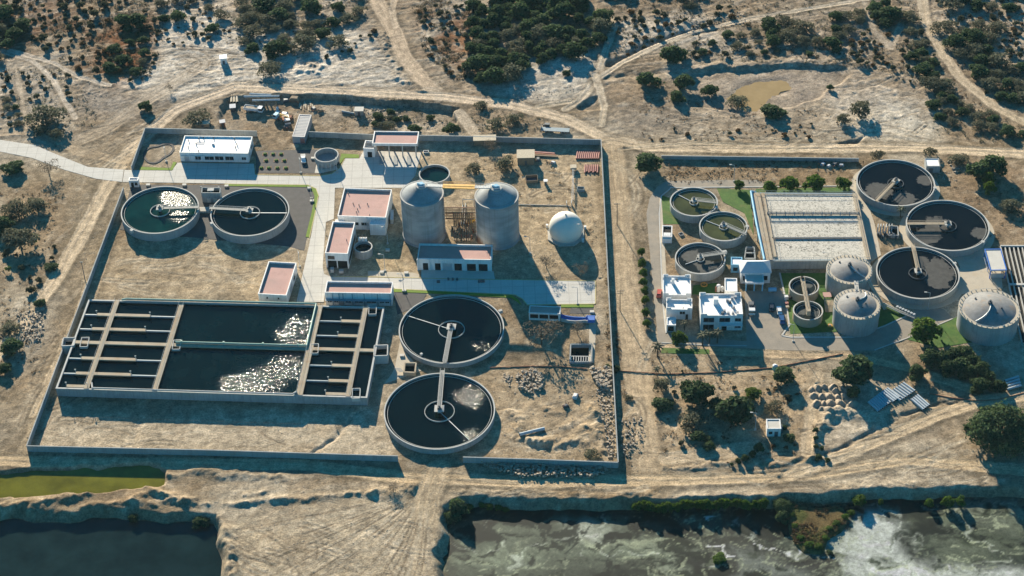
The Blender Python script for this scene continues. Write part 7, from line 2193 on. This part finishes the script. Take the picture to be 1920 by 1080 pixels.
zone_shrubs([(1750, -20), (1930, -20), (1930, 200), (1850, 180), (1780, 90)], 40, 4, 9, .8, 'low dark desert shrub in the scrub right of the curving dirt road', 'shrubs right of the curving road')
zone_shrubs([(280, 0), (440, 0), (480, 60), (560, 100), (640, 90), (700, 40), (720, 60), (640, 110), (400, 80), (300, 90)], 24, 3.5, 8, .9, 'low dark desert shrub scattered on the pale ground around the upper thicket', 'shrubs on the pale upper ground')
zone_shrubs([(0, 130), (130, 130), (130, 200), (0, 240)], 20, 4, 8, .9, 'low dark desert shrub around the branching tracks at the left edge', 'shrubs by the left tracks')
zone_shrubs([(0, 460), (110, 420), (100, 560), (40, 600)], 10, 4, 9, .8, 'low dark shrub between the two dirt tracks of the left edge', 'shrubs between the left tracks', ('shrub', 'green_shrub'))
zone_shrubs([(1225, 690), (1500, 700), (1500, 850), (1240, 850)], 14, 3.5, 8, .9, 'low shrub in the bare ground of the grove near the lone hut', 'shrubs of the grove', ('shrub', 'brown_shrub'))
zone_shrubs([(1200, 230), (1560, 225), (1560, 262), (1200, 262)], 14, 3, 7, .9, 'small shrub on the bare ground between the puddle pit and the straight track', 'shrubs above the straight track', ('brown_shrub', 'shrub'))
# weeds: small tufts nobody could count
def tufts(label, zones, seed, m, s0=.16, s1=.5):
    rg = random.Random(seed); V = []; Fc = []
    for poly, n in zones:
        xs, ys = [p[0] for p in poly], [p[1] for p in poly]; c = t = 0
        while c < n and t < n * 20:
            t += 1
            x, y = rg.uniform(min(xs), max(xs)), rg.uniform(min(ys), max(ys))
            if not inside(poly, x, y): continue
            if on_road(x, y, 0): continue
            c += 1; g = G(x, y)
            if vnoise(np.array([g.x / 5]), np.array([g.y / 5]), 3)[0] < .42: continue
            R = rg.uniform(.3, 1.4) * rg.uniform(.6, 1)
            for i in range(rg.randint(6, 18)):
                a = rg.random() * 6.28; r = rg.random() * R
                px, py, pz = g.x + r * math.cos(a), g.y + r * math.sin(a), g.z + rg.random() * R * .4
                s = rg.uniform(s0, s1); q = [rg.gauss(0, 1) for _ in range(6)]
                k = len(V)
                V += [(px - q[0] * s * .5, py - q[1] * s * .5, pz), (px + q[3] * s * .5, py - q[4] * s * .5, pz + s * .3), (px + q[0] * s * .4, py + q[2] * s * .5, pz + s * .7)]
                Fc.append((k, k + 1, k + 2))
    me = bpy.data.meshes.new('weeds'); me.from_pydata(V, [], Fc); me.materials.append(MT[m])
    o = bpy.data.objects.new('weeds', me); COL.objects.link(o); tag(o, label, 'weeds', kind='stuff')
tufts('small dry weeds and dark tufts strewn over the desert scrub', [([(-20, -40), (300, -40), (310, 60), (280, 155), (60, 110), (-20, 95)], 1900), ([(300, -40), (700, -40), (690, 20), (560, 110), (420, 70), (310, 60)], 900), ([(760, -40), (900, -40), (890, 150), (850, 150), (790, 90)], 900),
    ([(1130, -40), (1720, -40), (1760, 180), (1640, 130), (1300, 110), (1150, 110)], 2200), ([(1750, -40), (1960, -40), (1960, 220), (1860, 180)], 1300), ([(0, 130), (130, 130), (200, 240), (0, 245)], 350), ([(1740, 190), (1960, 250), (1960, 280), (1760, 260)], 200), ([(640, 185), (1080, 215), (1100, 250), (640, 240)], 350)], 5, 'leaf_scrub')
tufts('small brown weeds and grass on the bare ground around the plants', [([(-20, -40), (300, -40), (310, 60), (280, 155), (60, 110), (-20, 95)], 1500), ([(780, -40), (900, -40), (890, 150), (850, 150), (790, 90)], 700), ([(1130, -40), (1960, -40), (1960, 260), (1640, 130), (1150, 110)], 1500), ([(300, -40), (700, -40), (560, 110), (310, 60)], 600), ([(1150, 650), (1530, 690), (1530, 860), (1180, 880)], 420), ([(0, 360), (110, 360), (80, 700), (0, 700)], 300), ([(1240, 300), (1630, 300), (1630, 345), (1250, 345)], 400), ([(1130, 270), (1150, 270), (1165, 760), (1140, 760)], 160), ([(880, 300), (1110, 300), (1120, 500), (980, 400)], 160), ([(1475, 940), (1590, 945), (1600, 965), (1540, 1025), (1490, 1020)], 500), ([(1780, 350), (1940, 350), (1940, 450), (1860, 450)], 150), ([(1200, 180), (1500, 200), (1700, 260), (1200, 265)], 300)], 6, 'leaf_brown')

# ------------------------------------------------------------------ open water
def sheet(name, px, z, m, step=None):
    return struct(MB().prism(wpts(px, z), z - .3, z), name, m)
def grow(poly, k=1.25):
    cx = sum(p[0] for p in poly) / len(poly); cy = sum(p[1] for p in poly) / len(poly)
    return [(cx + (x - cx) * k, cy + (y - cy) * k) for x, y in poly]
pw = wpts([(720, 1050)])
mw = water('pond_water', (.008, .019, .019), [], calm=.02, rough=.1, spark=.5)
sheet('pond_water', [(-420, 958), (450, 958), (470, 1520), (-420, 1520)], -2.7, mw)
q = [U(x, 905, -1) for x in (60, 170, 270)]
mw = water('canal_water', (.115, .11, .012), [(p.x, p.y, 15) for p in q], calm=.05, rough=.1, spark=2.2, amp=.22, glint=.07)
sheet('canal_water', [(-320, 866), (330, 858), (330, 918), (-320, 960)], -1.0, mw)
t = NT('muddy_puddle'); t.col(t.ramp(t.noise(.25, 4), .35, .7, (.30, .205, .085), (.36, .25, .11))); 
sheet('puddle', grow(PUDDLE, 1.5), -1.42, t.set(.25, .3))

# lagoon surface with drifting scum: a fine sheet with its own colours
lx = np.arange(-60, 215, .5); p0 = U(1440, 1200, -2.7); p1 = U(1440, 925, -2.7)
xa, xb = U(800, 1000, -2.7).x, U(1990, 950, -2.7).x + 10
lx = np.concatenate([np.arange(xa, xb, .55), [xb + 30, xb + 120]]); ly = np.concatenate([[p0.y - 60], np.arange(p0.y, p1.y, .55)])
LX, LY = np.meshgrid(lx, ly)
qx = LX + 14 * fbm(LX, LY, 18, 4, 1, .6) + 4 * fbm(LX, LY, 4, 3, 2, .6); qy = LY + 10 * fbm(LX, LY, 18, 4, 4, .6) + 4 * fbm(LX, LY, 4, 3, 5, .6)
qx, qy = qx + 6 * fbm(qx, qy, 8, 3, 3, .6), qy + 4 * fbm(qx, qy, 8, 3, 0, .6)
LC = np.zeros(LX.shape + (3,), np.float32); LC[:] = (.020, .028, .021)
def lay(m, c, a=1.0):
    k = np.clip(m * a, 0, 1)[..., None]
    LC[:] = LC * (1 - k) + np.array(c, np.float32) * k
f1 = fbm(qx, qy, 26, 5, 3, .6); f2 = fbm(qx * .6, qy * 1.6, 11, 5, 6, .6); f3 = fbm(qx, qy, 5, 4, 7, .6)
f4 = fbm(qx, qy, 2.2, 3, 1, .6)
lay(smooth(.06, .13, f1 + .5 * f2 + .3 * f4), (.085, .105, .078), .85)
lay(smooth(.07, .12, f2 + .4 * f3 + .2 * f4), (.145, .165, .115), .75)
lay(smooth(.12, .17, f1 + .3 * f3 + .3 * f4), (.21, .225, .175), .7)
def lag(px, soft=3, warp=1.0):
    pts = wpts(px, -2.7)
    return 1 - smooth(-soft, soft, sdist(pts, LX + (qx - LX) * warp, LY + (qy - LY) * warp))
for px, c, a, s in [
    ([(855, 965), (1000, 965), (1180, 965), (1350, 975), (1420, 1000), (1290, 1045), (1080, 1090), (850, 1090)], (.20, .23, .17), .55, 8),
    ([(1060, 985), (1140, 990), (1130, 1015), (1070, 1020)], (.40, .41, .36), .7, 4),
    ([(1030, 1010), (1090, 1022), (1300, 1010), (1420, 1020), (1420, 1026), (1290, 1020), (1100, 1032)], (.34, .36, .25), .6, 1.5),
    ([(1180, 960), (1420, 960), (1450, 1010), (1400, 1060), (1300, 1030), (1180, 1000)], (.055, .058, .048), .8, 6),
    ([(1340, 1010), (1560, 1040), (1580, 1090), (1380, 1090), (1300, 1060)], (.052, .05, .045), .8, 6),
    ([(1395, 970), (1420, 965), (1430, 985), (1425, 1010), (1405, 990)], (.34, .36, .34), .8, 2),
    ([(1385, 1030), (1440, 1050), (1500, 1065), (1520, 1090), (1380, 1090)], (.24, .26, .24), .6, 4),
    ([(1555, 1012), (1600, 965), (1650, 970), (1700, 975), (1712, 985), (1700, 1005), (1690, 1020), (1720, 1050), (1800, 1068), (1930, 1060), (1930, 1100), (1590, 1100), (1580, 1040)], (.42, .43, .42), .8, 5),
    ([(1628, 1036), (1670, 1042), (1690, 1058), (1680, 1076), (1660, 1060), (1630, 1050)], (.06, .08, .05), .9, 1.5),
    ([(1700, 985), (1800, 960), (1930, 985), (1930, 1050), (1800, 1052), (1720, 1030), (1695, 1010)], (.07, .088, .065), .8, 4),
    ([(1700, 962), (1790, 970), (1720, 988), (1715, 1010), (1708, 985)], (.24, .26, .16), .7, 2),
    ([(845, 985), (856, 985), (850, 1040), (846, 1095), (830, 1095), (834, 1030)], (.16, .11, .03), .9, 1.2),
]:
    lay(lag(px, s), c, a)
lay(smooth(.07, .17, -f2 + .5 * f3 + .2 * f4) * (1 - lag([(1555, 1012), (1600, 965), (1712, 985), (1690, 1020), (1720, 1050), (1800, 1068), (1930, 1060), (1930, 1100), (1590, 1100)], 4)), (.016, .030, .016), .85)
lay(smooth(.10, .2, f3 + .4 * f4 - .3 * f1), (.03, .05, .02), .55)
lay(smooth(.035, .0, np.abs(f2 + .3 * f3)) * smooth(-.05, .1, f1), (.22, .24, .17), .5)
lay(lag([(1555, 1012), (1600, 965), (1712, 985), (1690, 1020), (1720, 1050), (1800, 1068), (1930, 1060), (1930, 1100), (1590, 1100)], 3) * smooth(.3, .9, np.sin(qx * .9 + qy * 1.3 + 6 * f2)), (.30, .31, .29), .7)
lay(lag([(1720, 960), (1930, 960), (1930, 1060), (1720, 1050)], 5) * smooth(.02, .15, np.abs(f2)), (.16, .18, .13), .5)
# dark open water eaten into the scum, then thin drifting streaks
far_ = lag([(1180, 955), (1520, 955), (1560, 1100), (1340, 1100), (1200, 1010)], 8)
lay(smooth(.05, .10, -f1 + .4 * f3 + .25 * f4) * (1 - .8 * lag([(1590, 980), (1712, 985), (1690, 1020), (1720, 1050), (1800, 1068), (1930, 1060), (1930, 1100), (1590, 1100)], 4)), (.014, .026, .017), .85)
rid = np.abs(fbm(qx * .8, qy * 1.2, 13, 4, 2, .55))
lay(smooth(.028, .0, rid) * smooth(-.08, .12, f2) * (.35 + .65 * far_), (.62, .63, .58), .9)
rid = np.abs(fbm(qx * .6, qy * 1.5, 7, 4, 5, .55))
lay(smooth(.03, .0, rid) * smooth(-.1, .06, f1), (.30, .32, .22), .75)
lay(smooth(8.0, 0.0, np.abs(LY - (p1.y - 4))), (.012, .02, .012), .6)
LC *= np.array((.62, .635, .59), np.float32)
lum = LC.mean(-1, keepdims=True)
LC *= (np.clip(lum / .075, .08, 4) ** .6)
LC = np.minimum(LC, .42)
NLY, NLX = LX.shape
def grid_mesh(name, X, Y, Zz, C):
    ny, nx = X.shape
    me = bpy.data.meshes.new(name)
    me.vertices.add(nx * ny)
    me.vertices.foreach_set('co', np.stack([X, Y, Zz], -1).astype(np.float32).ravel())
    i = (np.arange(ny - 1)[:, None] * nx + np.arange(nx - 1)[None, :]).ravel()
    q = np.stack([i, i + 1, i + nx + 1, i + nx], -1).astype(np.int32)
    me.loops.add(q.size); me.loops.foreach_set('vertex_index', q.ravel())
    me.polygons.add(len(q)); me.polygons.foreach_set('loop_start', np.arange(0, q.size, 4, dtype=np.int32))
    try: me.polygons.foreach_set('loop_total', np.full(len(q), 4, np.int32))
    except Exception: pass
    me.polygons.foreach_set('use_smooth', np.ones(len(q), bool))
    me.update()
    at_ = me.attributes.new('soil', 'FLOAT_COLOR', 'POINT')
    at_.data.foreach_set('color', np.concatenate([C, np.ones(C.shape[:2] + (1,))], -1).astype(np.float32).ravel())
    o = bpy.data.objects.new(name, me); COL.objects.link(o)
    return tag(o, kind='structure')
def soil_mat(name, rough, bump, scale, spec=.2, grainy=.35):
    t = NT(name)
    a = t.n.new('ShaderNodeAttribute'); a.attribute_name = 'soil'
    g = t.ramp(t.noise(scale, 5, .7), .25, .75, (1 - grainy,) * 3, (1 + grainy,) * 3)
    g2 = t.ramp(t.noise(scale * .22, 4, .65), .3, .7, (1 - grainy * .6,) * 3, (1 + grainy * .6,) * 3)
    k = t.mix(1.0, a.outputs['Color'], g, 'MULTIPLY'); k = t.mix(1.0, k, g2, 'MULTIPLY')
    t.col(k)
    if bump: t.bump(t.noise(scale * 1.4, 5, .7), bump, .6)
    return t.set(rough, spec)
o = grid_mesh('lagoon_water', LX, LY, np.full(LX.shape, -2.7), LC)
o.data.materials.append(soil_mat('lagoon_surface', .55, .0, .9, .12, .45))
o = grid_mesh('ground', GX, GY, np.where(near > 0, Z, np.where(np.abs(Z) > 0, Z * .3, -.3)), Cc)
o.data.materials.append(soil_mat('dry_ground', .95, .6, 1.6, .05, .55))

# the thin air between the drone and the ground
hz = MB().prism([(-7000, -7000), (7000, -7000), (7000, 7600), (-7000, 7600)], -8, 480).build('haze', MT['dark'])
hm = bpy.data.materials.new('haze'); hm.use_nodes = True
hm.node_tree.nodes.remove(hm.node_tree.nodes['Principled BSDF'])
pv_ = hm.node_tree.nodes.new('ShaderNodeVolumePrincipled')
pv_.inputs['Color'].default_value = (.60, .88, .95, 1); pv_.inputs['Density'].default_value = .00002
hm.node_tree.links.new(pv_.outputs[0], hm.node_tree.nodes['Material Output'].inputs['Volume'])
hz.data.materials[0] = hm; tag(hz, kind='stuff')
